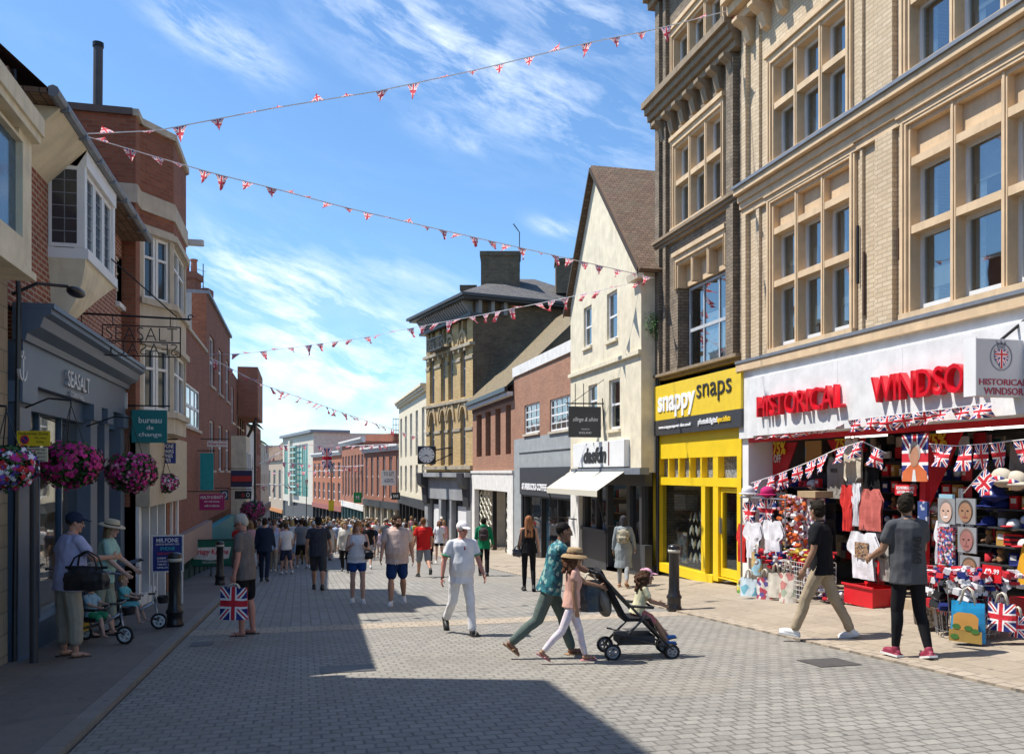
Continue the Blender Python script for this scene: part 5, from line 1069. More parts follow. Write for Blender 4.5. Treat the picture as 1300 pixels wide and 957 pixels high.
m_ = MB(); m_.fq(F, [(u4+.001, -8, -4), (u4+.001, -.5, -4), (u4+.001, -.5, zt4), (u4+.001, -8, zt4)]); m_.build('rendered_side', P_grey, l4); m_ = MB(); m_.fq(F, [(u4+.001, -.5, -4), (u4+.001, 0, -4), (u4+.001, 0, zt4), (u4+.001, -.5, zt4)]); m_.build('brick_corner', B_redw, l4)
for q in hs_: window(F, *q, l4, P_white, 2, 2, -.1, .07, .05, pane_m=G_dark, room=False, sill=S_pale)
MB().box(F, u4, u5, zt4, zt4+.12, -8, .1).build('coping', P_lead, l4); lshop(l4, u4, u5, -1.6, -.4, mat('teal_fascia', (.02, .25, .26), .5), mat('teal_shopfront2', (.03, .2, .2)))
chimney('c', 227, 247, 345, 385, 33, B_redw, l4, pots=2, depth=.7); chimney('c', 257, 263, 366, 385, 34, B_redw, l4, pots=0, depth=.5)
ta = thing('tv_aerial', 'thin television aerial above the chimney pots on the left', 'aerial', tuple(PZ(258, 34))+(8.2,)); q = PZ(258, 34); m_ = MB().tube([(q.x, q.y, 7.9), (q.x, q.y, zc(335, 34))], .02, 5)
for k in range(2): m_.tube([(q.x-.5, q.y, zc(343+k*20, 34)+.1), (q.x+.1, q.y, zc(345+k*20, 34))], .01, 4)
m_.build('mast', P_iron, ta)
u6 = F.u(313); l5 = thing('timbered_corner_house', 'cream and brick house with a pale bay window and dark timbers far on the left', 'building', (-3.3, 48, gz(48))); zt5 = 6.6
hs_ = [(u5+1+k*3.6, u5+2.6+k*3.6, z_, z_+1.8) for k in range(3) for z_ in (1.2, 4.1)]
m_ = MB(); wall(m_, F, u5+.002, u6, -.8, zt5, hs_, .15); shell(m_, F, u5+.002, u6, -8, zt5, 8); m_.build('wall', B_redw, l5)
for q in hs_: window(F, *q, l5, P_white, 2, 3, -.1, .07, .05, pane_m=G_dark, room=False, sill=P_cream)
m_ = MB(); m_.box(F, u5+.6, u5+4, -.5, 3.4, 0, .7); m_.build('bay', P_cream, l5); window(F, u5+.9, u5+2.2, .3, 2.6, l5, P_white, 2, 3, .74, .06, .04, pane_m=G_dark, room=False); window(F, u5+2.4, u5+3.7, .3, 2.6, l5, P_white, 2, 3, .74, .06, .04, pane_m=G_dark, room=False); lshop(l5, u5, u6, -2.2, -.9, P_dkgrey, P_white)
# jettied brick gable over the pavement
m_ = MB(); m_.box(F, u6-8, u6-2, 4.6, 7.3, 0, 1.05); m_.build('jetty', B_far, l5); m_ = MB()
for u_ in (u6-8, u6-6, u6-4, u6-2): m_.box(F, u_-.06, u_+.06, -.8, 4.6, .0, .06)
m_.tube([F.P(u6-8, .1, 2.6), F.P(u6-8, 1.0, 4.55)], .08); m_.build('timber', mat('dark_timber', (.05, .035, .025)), l5)
MB().tube([F.P(u6-9, .95, 4.4), F.P(u6-9, .95, -5)], .06).build('drainpipe', P_black, l5)
for i, (a, b, z_, col, lab) in enumerate(((u6+.01, F.u(324), 4.6, P_whitew, 'white rendered house far down on the left'), (F.u(324)+.01, F.u(331), 5.2, B_far, 'brick house farther down on the left past the white one'), (F.u(331)+.01, 96, 4.2, P_cream, 'small cream house almost at the far left end'))):
    t = thing('far_left_house', lab, 'building', (-3.3, (a+b)/2, gz((a+b)/2))); zg = gz((a+b)/2)
    if b > 110: F = Fr((-3.3-(a-100)*.0, 0), (0, 1))
    hs_ = [(a+(b-a)*(k+.5)/4-.7, a+(b-a)*(k+.5)/4+.7, zg+4.2+z2, zg+5.9+z2) for k in range(4) for z2 in (0, 2.6) if zg+6+z2 < z_]
    m_ = MB(); wall(m_, F, a, b, zg+3, z_, hs_, .15); shell(m_, F, a, b, zg-2, z_, 8); m_.build('wall', col, t)
    for q in hs_: window(F, *q, t, P_white, 2, 2, -.1, .08, .06, pane_m=G_dark, room=False)
    rf = MB(); rf.face([F.P(a, .3, z_), F.P(b, .3, z_), F.P(b, -4, z_+2.5), F.P(a, -4, z_+2.5)], [(0, 0), (9, 0), (9, 4), (0, 4)]); rf.build('roof', T_clay, t); lshop(t, a, b, zg+2.4, zg+3, P_dkgrey, P_white)
F = FL
# ================================================================ people
def cap(mb, a, b, ra, rb, seg=10):
    a, b = Vector(a), Vector(b); d = b-a; L_ = d.length
    if L_ < 1e-5: return mb.ell(a, (ra,)*3)
    t = d/L_; u = t.orthogonal().normalized(); v = t.cross(u); rg = []
    prof = [(-math.cos(k*math.pi/6)*ra, math.sin(k*math.pi/6)*ra) for k in (.35, 1, 2, 3)]+[(L_+math.sin(k*math.pi/6)*rb, math.cos(k*math.pi/6)*rb) for k in (0, 1, 2, 2.65)]
    for s_, r_ in prof: rg.append([a+t*s_+u*math.cos(k*2*math.pi/seg)*r_+v*math.sin(k*2*math.pi/seg)*r_ for k in range(seg)])
    return mb.rings(rg)
def fuse(mb, name, m, parent, vox, it=3, disp=0, dfreq=8, stretch=(1, 1, 1), clip=None):
    """merge overlapping closed forms into one continuous skin"""
    me = bpy.data.meshes.new('t'); me.from_pydata(mb.v, [], mb.f); o = bpy.data.objects.new('t', me)
    r = o.modifiers.new('r', 'REMESH'); r.mode = 'VOXEL'; r.voxel_size = vox; r.adaptivity = 0
    s = o.modifiers.new('s', 'SMOOTH'); s.iterations = it; s.factor = .5
    n = to_mesh(o); bpy.data.meshes.remove(me)
    if disp:
        k = len(n.vertices); co = [0.0]*(3*k); no = [0.0]*(3*k); n.vertices.foreach_get('co', co); n.vertex_normals.foreach_get('vector', no); sx, sy, sz = (q*dfreq for q in stretch)
        for i in range(0, 3*k, 3):
            p = Vector((co[i]*sx, co[i+1]*sy, co[i+2]*sz)); d = disp*(noise.noise(p)+.5*noise.noise(p*2.3)); co[i] += no[i]*d; co[i+1] += no[i+1]*d; co[i+2] += no[i+2]*d
        n.vertices.foreach_set('co', co); n.update()
    n.name = name; n.materials.clear(); n.materials.append(m); n.polygons.foreach_set('use_smooth', [True]*len(n.polygons))
    q = bpy.data.objects.new(name, n); C.objects.link(q); q.parent = parent; return q
SKIN = {k: mat('skin_'+k, v, .55, var=.08, vs=12) for k, v in dict(pale=(.58, .34, .25), tan=(.46, .24, .155), red=(.52, .23, .17), brown=(.20, .095, .055), mid=(.30, .16, .095), dark=(.09, .045, .028)).items()}
def cloth(name, col, var=.12, b=.35): return mat('cloth_'+name, col, .9, var=var, vs=7, bump=b, bs=22, spec=.15)
def hairm(name, col): return mat('hair_'+name, col, .75, var=.5, vs=60, bump=.6, bs=90, spec=.12)
def person(label, loc, rz, H=1.75, group=None, skin='pale', sex='m', bulk=1.0, belly=0, lean=2, legs=((8, 5, 2, 0), (-8, 10, 2, 0)), arms=((5, 6, 15, 0), (5, 6, 15, 0)), head=(0, 0), hair='short', hairc=(.06, .04, .025),
           top='tee', topm=None, hem=0, sleeve=.55, bot='trousers', botm=None, blen=.5, shoe='shoe', shoem=None, hat=None, hatm=None, fine=True, eyes=True, seat=None, headscale=1.0, base=None, extras=None, armr=1.0):
    x, y = loc; z = G(x, y) if base is None else base
    root = thing('person', label, 'person', (x, y, z), R(rz), group)
    S = H/1.75; vb = .0075 if fine else .03; vc = .011 if fine else .034
    if bot in ('shorts', 'skirt') and H < 1.3: pass
    A = []
    for i, side in ((0, -1), (1, 1)):
        h, k, ab, fp = legs[i]; h_, k_ = R(h), R(h-k)
        hip = Vector((side*.088, 0, 0)); kn = hip+Vector((side*math.sin(R(ab)), math.sin(h_), -math.cos(h_))).normalized()*.44
        an = kn+Vector((side*math.sin(R(ab))*.3, math.sin(k_), -math.cos(k_))).normalized()*.41
        fd = Vector((side*.12, math.cos(R(fp)), -math.sin(R(fp)))).normalized(); fu = Vector((0, math.sin(R(fp)), math.cos(R(fp))))
        A.append((hip, kn, an, fd, fu, side))
    low = min(min((a[2]+a[3]*.16-a[4]*.085).z, (a[2]-a[3]*.06-a[4]*.085).z) for a in A)
    pz = -low if seat is None else seat/S
    P0 = Vector((0, 0, pz)); sp = Vector((0, math.sin(R(lean)), math.cos(R(lean)))); fw = Vector((0, math.cos(R(lean)), -math.sin(R(lean))))
    sc = lambda v: v*S
    def tr(z_, rx, ry, yo=0): c_ = P0+sp*z_+fw*yo; return [sc(c_+Vector((math.cos(k*math.pi/7)*rx, 0, 0))+fw*math.sin(k*math.pi/7)*ry) for k in range(14)]
    B = bulk; b = belly
    if sex == 'm': T = [(-.09, .11, .09, 0), (-.02, .16, .115, 0), (.08, .155*1+b*.3, .11+b*.5, b*.5), (.2, .148+b*.35, .105+b*.55, b*.6), (.34, .17, .118, b*.15), (.45, .178, .108, 0), (.515, .14, .08, 0), (.56, .065, .058, 0)]
    else: T = [(-.09, .12, .095, 0), (-.02, .172, .12, -.005), (.08, .16+b*.3, .112+b*.5, b*.4), (.2, .128+b*.3, .095+b*.5, b*.5), (.34, .15, .118, .018), (.45, .152, .098, 0), (.515, .115, .075, 0), (.56, .055, .052, 0)]
    T = [(z_, rx*B, ry*B, yo) for z_, rx, ry, yo in T]
    shw = (.178 if sex == 'm' else .155)*(.5+.5*B)
    neck = P0+sp*.55
    hd = neck+sp*.10+Vector((0, .025, .025)); Mh = Matrix.Rotation(R(head[0]), 3, 'Z') @ Matrix.Rotation(R(-head[1]), 3, 'X'); hs = headscale
    hd = neck+(sp*.11+Vector((0, .02, .02)))*(.5+.5*hs)
    HP = lambda x_, y_, z_: sc(hd+Mh @ (Vector((x_, y_, z_))*hs))
    q = S*hs
    Sh, El, Wr, Hd = [], [], [], []
    for i, side in ((0, -1), (1, 1)):
        f, ab, e, inw = arms[i]; s_ = P0+sp*.485+Vector((side*shw, 0, 0)); ud = Vector((side*math.sin(R(ab)), math.sin(R(f))*math.cos(R(ab)), -math.cos(R(f))*math.cos(R(ab)))).normalized()
        e_ = s_+ud*.285; fdv = Vector((side*(math.sin(R(ab))*.5-inw), math.sin(R(f+e)), -math.cos(R(f+e)))).normalized(); w_ = e_+fdv*.245
        Sh.append(s_); El.append(e_); Wr.append(w_); Hd.append((w_, fdv, side))
    m = MB()
    m.rings([tr(*t_) for t_ in T])
    for i in (0, 1): cap(m, sc(neck-sp*.035), sc(Sh[i]*.8+neck*.2-sp*.01), .046*S, .045*S)
    cap(m, sc(neck-sp*.06), sc(hd-Vector((0, .01, .02))), .056*S, .052*S)
    m.ell(HP(0, -.008, .035), (.076*q, .094*q, .088*q), Mh); m.ell(HP(0, .022, -.03), (.059*q, .068*q, .084*q), Mh); m.ell(HP(0, .066, -.09), (.027*q, .023*q, .02*q), Mh)
    if fine:
        cap(m, HP(0, .086, .012), HP(0, .105, -.024), .009*q, .0135*q); m.ell(HP(0, .076, .03), (.048*q, .018*q, .013*q), Mh)
        for s_ in (-1, 1): m.ell(HP(s_*.077, -.002, .0), (.011*q, .019*q, .031*q), Mh); m.ell(HP(s_*.035, .07, -.02), (.02*q, .018*q, .02*q), Mh)
    for hip, kn, an, fd, fu, side in A:
        a, b_, c_ = P0+hip, P0+kn, P0+an; cap(m, sc(a), sc(b_), .080*S*B, .053*S); mid = b_+(c_-b_)*.3-fd*.012; cap(m, sc(b_), sc(mid), .050*S, .055*S*B); cap(m, sc(mid), sc(c_), .055*S*B, .036*S)
        cap(m, sc(c_-fu*.04-fd*.02), sc(c_-fu*.055+fd*.10), .034*S, .028*S)
        if shoe != 'shoe' and fine:
            rt = fd.cross(fu)
            for k in range(5): t0 = c_-fu*.06+fd*.10+rt*(k-2)*.016*side; cap(m, sc(t0), sc(t0+fd*(.055-.006*abs(k-(3 if 0 else 3)))), .011*S, .0095*S, 6)
    for i in (0, 1):
        cap(m, sc(Sh[i]), sc(El[i]), .049*S*B*armr, .039*S*armr); mid = El[i]+(Wr[i]-El[i])*.3; cap(m, sc(El[i]), sc(mid), .038*S*armr, .039*S*armr); cap(m, sc(mid), sc(Wr[i]), .039*S*armr, .026*S)
        w_, fdv, side = Hd[i]
        if fine:
            inward = Vector((-side, 0, 0)); inward = (inward-fdv*inward.dot(fdv)).normalized(); sw = fdv.cross(inward).normalized()
            if sw.dot(Vector((0, 1, 0))) < 0 and sw.dot(Vector((0, 0, 1))) < .5: sw = -sw
            m.ell(sc(w_+fdv*.045), (.02*S, .038*S, .05*S), Matrix((inward, sw, fdv)).transposed())
            for k, ln in enumerate((.068, .078, .073, .056)):
                o_ = w_+fdv*.078+sw*(.03-.0205*k); j = o_+fdv*ln*.5+inward*.008; cap(m, sc(o_), sc(j), .0092*S, .0088*S, 6); cap(m, sc(j), sc(j+fdv*ln*.42+inward*.024), .0088*S, .0078*S, 6)
            t0 = w_+fdv*.025+sw*.03; t1 = t0+fdv*.028+sw*.03+inward*.012; cap(m, sc(t0), sc(t1), .0125*S, .0105*S, 6); cap(m, sc(t1), sc(t1+fdv*.032+inward*.012), .0105*S, .009*S, 6)
        else: m.ell(sc(w_+fdv*.07), (.035*S, .035*S, .07*S))
    fuse(m, 'body', SKIN[skin], root, vb*min(1, max(.7, S)), 2)
    # hair
    if hair:
        hm = hairm('%02d%02d%02d' % tuple(int(v*99) for v in hairc), hairc); h = MB()
        if hair == 'crop': h.ell(HP(0, -.016, .042), (.080*q, .096*q, .088*q), Mh)
        else:
            h.ell(HP(0, -.018, .048), (.086*q, .101*q, .092*q), Mh); h.ell(HP(0, -.045, .0), (.078*q, .065*q, .075*q), Mh)
            if hair == 'quiff': h.ell(HP(0, .03, .115), (.055*q, .06*q, .035*q), Mh); h.ell(HP(.02, -.02, .12), (.06*q, .06*q, .035*q), Mh)
        if hair == 'long':
            for x_ in (-.05, 0, .05): cap(h, HP(x_, -.05, 0), sc(P0+sp*.33-fw*.115+Vector((x_*1.3, 0, 0))), .05*q, .032*q)
        if hair == 'bob':
            for x_ in (-.06, .06): cap(h, HP(x_, -.02, 0), HP(x_*1.15, -.01, -.13), .042*q, .03*q)
            cap(h, HP(0, -.06, 0), HP(0, -.06, -.13), .06*q, .05*q)
        if hair == 'curly':
            rr = random.Random(3)
            for k in range(26): a = rr.uniform(2.6, 6.8); cap(h, HP(math.cos(a)*.07, math.sin(a)*.07-.02, rr.uniform(-.02, .08)), HP(math.cos(a)*.11, math.sin(a)*.11-.05, rr.uniform(-.20, .02)), .035*q, .03*q)
        if hair == 'tail':
            cap(h, HP(0, -.09, .05), HP(0, -.15, .0), .03*q, .035*q); cap(h, HP(0, -.15, .0), HP(0, -.14, -.2), .035*q, .015*q)
        if hair == 'beard': h.ell(HP(0, .045, -.068), (.056*q, .052*q, .05*q), Mh)
        fuse(h, 'hair', hm, root, .009*S if fine else .03, 2 if fine else 1, .006 if fine else 0, 45)
    if eyes and fine:
        for s_ in (-1, 1): MB().ell(HP(s_*.030, .081, .008), (.0125*q, .008*q, .008*q), Mh, 8, 5).build('eye', mat('eye_dark', (.03, .02, .015), .2), root, True, True)
        MB().ell(HP(0, .087, -.052), (.022*q, .007*q, .007*q), Mh, 8, 5).build('mouth', mat('lips', (.38, .12, .10), .5), root, True, True)
    # clothes
    g = .021 if fine else .024
    if top:
        t_ = MB(); hz = -.06-hem if top not in ('dress', 'coat') else -.02
        TT = [(z_, rx+g+(.008 if z_ < .3 else 0), ry+g+.006, yo) for z_, rx, ry, yo in T if z_ > max(hz, -.05) and z_ < .55]
        r0 = T[1]; TT = [(hz, r0[1]+g+.018, r0[2]+g+.020, b*.4)]+TT+[(.548, .085*(B if B > 1 else 1), .07, 0)]
        if top == 'tank': TT[-1] = (.53, .07, .06, 0)
        if top in ('dress', 'coat'): TT = [(-hem, .22, .19, 0), (-hem*.6, .20, .16, 0)]+TT
        t_.rings([tr(*v) for v in TT])
        if top != 'tank':
            for i in (0, 1):
                cap(t_, sc(neck-sp*.035), sc(Sh[i]*.8+neck*.2-sp*.01), .058*S, .060*S)
                if top in ('long', 'hoodie', 'coat') or (top == 'dress' and sleeve > .9):
                    cap(t_, sc(Sh[i]), sc(El[i]), .060*S*B, .052*S*B); cap(t_, sc(El[i]), sc(Wr[i]-(Wr[i]-El[i])*.08), .052*S*B, .042*S)
                else: cap(t_, sc(Sh[i]-Vector((0, 0, .004))), sc(Sh[i]+(El[i]-Sh[i])*sleeve), .060*S*B, .064*S*B*armr)
        else:
            for i in (0, 1): cap(t_, sc(Sh[i]*.75+neck*.25-sp*.04), sc(Sh[i]*.55+neck*.45+Vector((0, 0, .01))), .03*S, .025*S)
        if top == 'hoodie': t_.ell(sc(neck-fw*.05), (.11*S, .07*S, .07*S))
        if fine: cap(t_, sc(neck-sp*.03), sc(neck-sp*.005), .068*S, .064*S)
        fuse(t_, {'tee': 'shirt', 'tank': 'vest_top', 'long': 'shirt', 'hoodie': 'hooded_top', 'dress': 'dress', 'coat': 'jacket'}[top], topm, root, vc*min(1, S*1.1), 3, .010*S if fine else 0, 6, (1.4, 1.4, .8))
    if bot:
        t_ = MB(); w_ = {'shorts': 1.18, 'trousers': 1.08, 'leggings': .98}[bot]; gg_ = .012
        if bot == 'leggings': gg_ = .010
        t_.rings([tr(z_, rx+gg_, ry+gg_, yo) for z_, rx, ry, yo in [(-.11, .12*B, .10*B, 0)]+[t for t in T[1:3]]+[(.1, T[2][1], T[2][2], T[2][3])]])
        for hip, kn, an, fd, fu, side in A:
            a, b_, c_ = P0+hip, P0+kn, P0+an
            if bot == 'shorts':
                f_ = min(1, blen/.44); e_ = a+(b_-a)*f_; cap(t_, sc(a), sc(e_), .098*S*B, .088*S*B*w_/1.18)
                if blen > .44: cap(t_, sc(b_), sc(b_+(c_-b_)*(blen-.44)/.41), .085*S*B, .075*S*B)
            else:
                k = 1 if bot == 'trousers' else .90
                cap(t_, sc(a), sc(b_), .096*S*B*k, .072*S*k*(.5+.5*B)); mid = b_+(c_-b_)*.35-fd*.01; cap(t_, sc(b_), sc(mid), .07*S*k, .068*S*k*(.5+.5*B)); cap(t_, sc(mid), sc(b_+(c_-b_)*(.93 if blen >= .5 else .75)), .068*S*k*(.5+.5*B), (.06 if bot == 'trousers' else .044)*S)
        fuse(t_, bot, botm, root, vc*.9*min(1, S*1.1), 3, (.009 if bot != 'leggings' else .004)*S if fine else 0, 7, (1.3, 1.3, .8))
    for hip, kn, an, fd, fu, side in A:
        c_ = P0+an; rt = fd.cross(fu).normalized(); M3 = Matrix((rt, fd, fu)).transposed()
        if shoe == 'shoe':
            t_ = MB(); t_.ell(sc(c_+fd*.055-fu*.045), (.046*S, .135*S, .038*S), M3); cap(t_, sc(c_-fu*.005-fd*.005), sc(c_-fu*.04), .045*S, .047*S); t_.cbox(sc(c_+fd*.05-fu*.073), (.085*S, .25*S, .024*S), M3)
            o = fuse(t_, 'shoe', shoem, root, .009 if fine else .03, 2)
            if fine: MB().cbox(sc(c_+fd*.052-fu*.080), (.092*S, .262*S, .022*S), M3).build('sole', mat('pale_sole', (.7, .7, .68)) if shoem and sum(shoem.node_tree.nodes[0].inputs[0].default_value[:3]) >= 0 and 'white' in shoem.name or (shoem and 'maroon' in shoem.name) else P_black, o, local=True)
        elif shoe == 'sandal':
            t_ = MB().cbox(sc(c_+fd*.045-fu*.083), (.09*S, .25*S, .018*S), M3); 
            for a_, b_ in (((-.045, .06, -.075), (0, .10, -.03)), ((0, .10, -.03), (.045, .06, -.075))): cap(t_, sc(c_+rt*a_[0]+fd*a_[1]+fu*a_[2]), sc(c_+rt*b_[0]+fd*b_[1]+fu*b_[2]), .010*S, .010*S, 6)
            t_.build('sandal', shoem or P_black, root, local=True)
    if hat:
        t_ = MB()
        if hat == 'cap':
            t_.ell(HP(0, -.012, .055), (.092*q, .107*q, .088*q), Mh); Mv = Mh @ Matrix.Rotation(R(-8), 3, 'X'); t_.ell(HP(0, .12, .052), (.07*q, .075*q, .010*q), Mv); fuse(t_, 'cap', hatm, root, .009, 2)
        else:
            for r_, z_ in ((0, 0),): pass
            prof = [(.098, .02), (.150, .028), (.178, .004), (.180, -.004), (.15, .018), (.10, .012)] if hat == 'straw' else [(.1, .02), (.15, .0), (.17, -.03), (.172, -.036), (.15, -.01), (.1, .01)]
            t_.rings([[HP(math.cos(k*math.pi/12)*r_, -.01+math.sin(k*math.pi/12)*r_*1.1, .045+z_) for k in range(24)] for r_, z_ in prof], False)
            t_.rings([[HP(math.cos(k*math.pi/12)*r_, -.01+math.sin(k*math.pi/12)*r_*1.15, z_) for k in range(24)] for r_, z_ in ((.099, .06), (.095, .1), (.088, .135), (.07, .15), (.03, .145), (.003, .142))], False)
            o = t_.build('hat', hatm, root, True, True)
            b2 = MB().rings([[HP(math.cos(k*math.pi/12)*r_, -.01+math.sin(k*math.pi/12)*r_*1.14, z_) for k in range(24)] for r_, z_ in ((.103, .063), (.1015, .085))], False); b2.build('hat_band', mat('hat_band_dark', (.08, .05, .03)), o, local=True)
    root['_k'] = 0; del root['_k']
    return root, dict(S=S, P0=P0, sp=sp, fw=fw, hd=hd, Hd=Hd, Wr=Wr, Sh=Sh, neck=neck, HP=HP, Mh=Mh, q=q)
def wpt(root, v, S=1):    # local point of a person to world
    M = Matrix.Translation(root.location) @ Matrix.Rotation(root.rotation_euler.z, 4, 'Z'); return M @ (Vector(v)*S)
def lbuild(mb, name, m, root, smooth=False): return mb.build(name, m, root, smooth, local=True)
def glasses(r, k, m=None):
    HP, q = k['HP'], k['q']; g_ = MB()
    for s_ in (-1, 1): g_.tube([HP(s_*.032+math.cos(a*math.pi/5)*.022, .096, .008+math.sin(a*math.pi/5)*.017) for a in range(11)], .0035, 5).tube([HP(s_*.055, .09, .012), HP(s_*.08, 0, .012)], .003, 4)
    lbuild(g_, 'spectacles', m or P_black, r)
def torso_patch(r, k, name, z0, z1, w, back, m, F2=None, off=.0):
    """flat printed patch in front of or behind the chest"""
    S, P0, sp, fw = k['S'], k['P0'], k['sp'], k['fw']; s_ = -1 if back else 1
    return P0+sp*z0+fw*s_*off
# ---- 1 cap-wearing person with the black bag
WH = cloth('white', (.72, .72, .74)); NAVY = cloth('navy', (.02, .03, .06)); BLK = cloth('black', (.012, .012, .014)); wsh = mat('white_shoe', (.75, .74, .72), .6)
DKG = cloth('charcoal', (.055, .056, .062)); KH = cloth('khaki', (.36, .29, .2)); MAR = mat('maroon_shoe', (.25, .02, .05), .6); BSH = mat('black_shoe', (.02, .02, .02), .5)
r, k = person('person in navy cap and lilac shirt with a big black shoulder bag', (-2.72, 11.35), -55, 1.74, skin='tan', bulk=1.12, belly=.05, lean=6, legs=((2, 3, 3, 0), (6, 6, 4, 0)), arms=((-15, 28, 25, .1), (35, 8, 55, .25)), head=(-20, 8),
              hair='crop', hairc=(.05, .04, .03), topm=cloth('lilac', (.42, .42, .60)), hem=.07, bot='shorts', botm=cloth('stone', (.34, .30, .235)), blen=.72, shoe='sandal', shoem=mat('dark_sandal', (.06, .045, .035)), hat='cap', hatm=NAVY)
def shoulder_bag(lab, loc, rz, w, h, d, m, strap=None, cat='handbag', name='handbag'):
    t = thing(name, lab, cat, loc, R(rz)); b = MB()
    for i in range(1): b.ell((0, 0, h*.42), (w*.5, d*.5, h*.40)); b.cbox((0, 0, h*.38), (w*.82, d*.7, h*.6)); cap(b, (-w*.42, 0, h*.82), (w*.42, 0, h*.82), .02, .02)
    fuse(b, 'bag_body', m, t, .014, 4, .012, 7)
    for s_ in (-1, 1): MB().tube([(s_*.02-w*.28, s_*d*.25, h*.75), (-w*.2, s_*d*.2, h*1.15), (0, s_*d*.1, h*1.35), (w*.2, s_*d*.2, h*1.15), (w*.28, s_*d*.25, h*.75)], .012, 6).build('handle', P_black, t, True, True)
    if strap: MB().tube([Matrix.Rotation(-R(rz), 3, 'Z') @ (Vector(p)-Vector(loc)) for p in strap], .012, 6).build('strap', P_black, t, True, True)
    return t
q_ = wpt(r, (0, 0, 0)); bx_, by_ = -2.45, 11.1
shoulder_bag('large slouchy black shoulder bag hanging beside the capped person', (bx_, by_, q_.z+.80), -15, .58, .36, .26, mat('black_leather', (.018, .018, .02), .4, bump=.3, bs=20))
# ---- 2 straw hat
r, k = person('woman in a pale straw hat and mint top behind the tricycles', (-2.72, 13.35), -95, 1.66, skin='pale', sex='f', belly=.02, lean=8, arms=((22, 10, 30, .1), (18, 10, 30, .1)), head=(-5, 12), hair='bob', hairc=(.25, .17, .1), topm=cloth('mint', (.36, .56, .48)), hem=.05,
              bot='shorts', botm=cloth('sage', (.30, .33, .26)), blen=.62, shoe='sandal', hat='straw', hatm=mat('pale_straw', (.62, .52, .36), .9, bump=1, bs=120))
# ---- children on tricycles
def wheel(mb_t, mb_r, c_, r_, ax, w=.035):
    ax = Vector(ax).normalized(); u = ax.orthogonal().normalized(); v = ax.cross(u); c_ = Vector(c_)
    mb_t.tube([c_+(u*math.cos(a*math.pi/12)+v*math.sin(a*math.pi/12))*(r_-w/2) for a in range(25)], w/2, 8)
    mb_r.tube([c_+(u*math.cos(a*math.pi/12)+v*math.sin(a*math.pi/12))*(r_-w*1.35) for a in range(25)], w*.45, 6)
    for a in range(5): d = u*math.cos(a*math.pi*2/5)+v*math.sin(a*math.pi*2/5); cap(mb_r, c_, c_+d*(r_-w*1.3), w*.5, w*.4, 6)
RUB = mat('black_rubber', (.015, .015, .015), .8); WPL = mat('white_plastic', (.7, .7, .68), .4); SIL = mat('brushed_alloy', (.4, .4, .42), .35, .8)
def trike(lab, loc, rz, accent, canopy):
    t = thing('push_tricycle', lab, 'tricycle', (*loc, G(*loc)), R(rz), 'push tricycles by the blue shop')
    for n_, c_, r_ in (('wheel', (0, .42, .125), .125), ('wheel', (-.2, -.28, .10), .10), ('wheel', (.2, -.28, .10), .10)):
        a, b = MB(), MB(); wheel(a, b, c_, r_, (1, 0, 0)); w_ = lbuild(a, 'wheel', RUB, t, True); lbuild(b, 'rim', WPL, w_, True)
    f = MB(); f.tube([(0, .36, .42), (0, .42, .125)], .015).tube([(0, .34, .40), (0, .1, .27), (0, -.3, .17)], .02).tube([(-.2, -.28, .1), (.2, -.28, .1)], .012).tube([(0, .36, .42), (0, .35, .56)], .016).tube([(0, -.05, .24), (0, -.24, .5), (0, -.62, 1.0)], .016); lbuild(f, 'frame', SIL, t, True)
    lbuild(MB().tube([(-.17, .33, .56), (0, .36, .54), (.17, .33, .56)], .016), 'handlebar', P_black, t, True); lbuild(MB().tube([(-.14, -.62, 1.0), (.14, -.62, 1.0)], .02), 'push_bar', P_black, t, True)
    s_ = MB(); s_.cbox((0, -.05, .33), (.26, .26, .05)); s_.cbox((0, -.2, .45), (.26, .05, .28), Matrix.Rotation(R(12), 3, 'X')); s_.tube([(-.15, -.15, .47), (-.16, .1, .47), (0, .14, .47), (.16, .1, .47), (.15, -.15, .47)], .018); lbuild(s_, 'seat', P_black, t)
    s_ = MB(); s_.cbox((0, -.3, .2), (.3, .2, .1)); lbuild(s_, 'rear_tray', accent, t); s_ = MB(); s_.lathe([(.07, 0), (.09, .1), (.08, .1), (.06, .01)], (0, .48, .4)); lbuild(s_, 'basket', P_black, t)
    for s2 in (-1, 1): lbuild(MB().tube([(0, .42, .125), (s2*.1, .42, .125+s2*.06)], .01).cbox((s2*.14, .42, .125+s2*.06), (.08, .06, .02)), 'pedal', P_black, t)
    c_ = MB(); rg = []
    for i in range(7):
        a = R(-25+i*14); rg.append([(x_, -.3+math.sin(a)*.1+i*.075*canopy[0], .86+math.cos(a)*.06+i*.02*canopy[1]-abs(x_)*.25) for x_ in (-.2, -.1, 0, .1, .2)])
    for a, b in zip(rg, rg[1:]):
        for i in range(4): c_.face([a[i], a[i+1], b[i+1], b[i]])
    c_.v = [Vector(v) for v in c_.v]; o = lbuild(c_, 'canopy', cloth('canopy_'+('blue' if canopy[0] > .9 else 'grey'), (.20, .22, .34) if canopy[0] > .9 else (.12, .14, .17)), t); md = o.modifiers.new('s', 'SOLIDIFY'); md.thickness = .01
    lbuild(MB().tube([(-.14, -.24, .45), (-.19, -.3, .84)], .008).tube([(.14, -.24, .45), (.19, -.3, .84)], .008), 'canopy_stay', P_black, t); return t
def kid(lab, loc, rz, z, skin, hairc, topm, botm, **kw):
    return person(lab, loc, rz, .84, skin=skin, bulk=1.18, lean=-6, legs=((78, 60, 10, 0), (74, 62, 10, 0)), arms=((40, 10, 40, .1), (40, 10, 40, .1)), hair='crop', hairc=hairc, topm=topm, hem=0, bot='shorts', botm=botm, blen=.34, shoe='bare' if 'shoe' not in kw else kw.pop('shoe'), seat=z, headscale=1.5, armr=1.15, **kw)
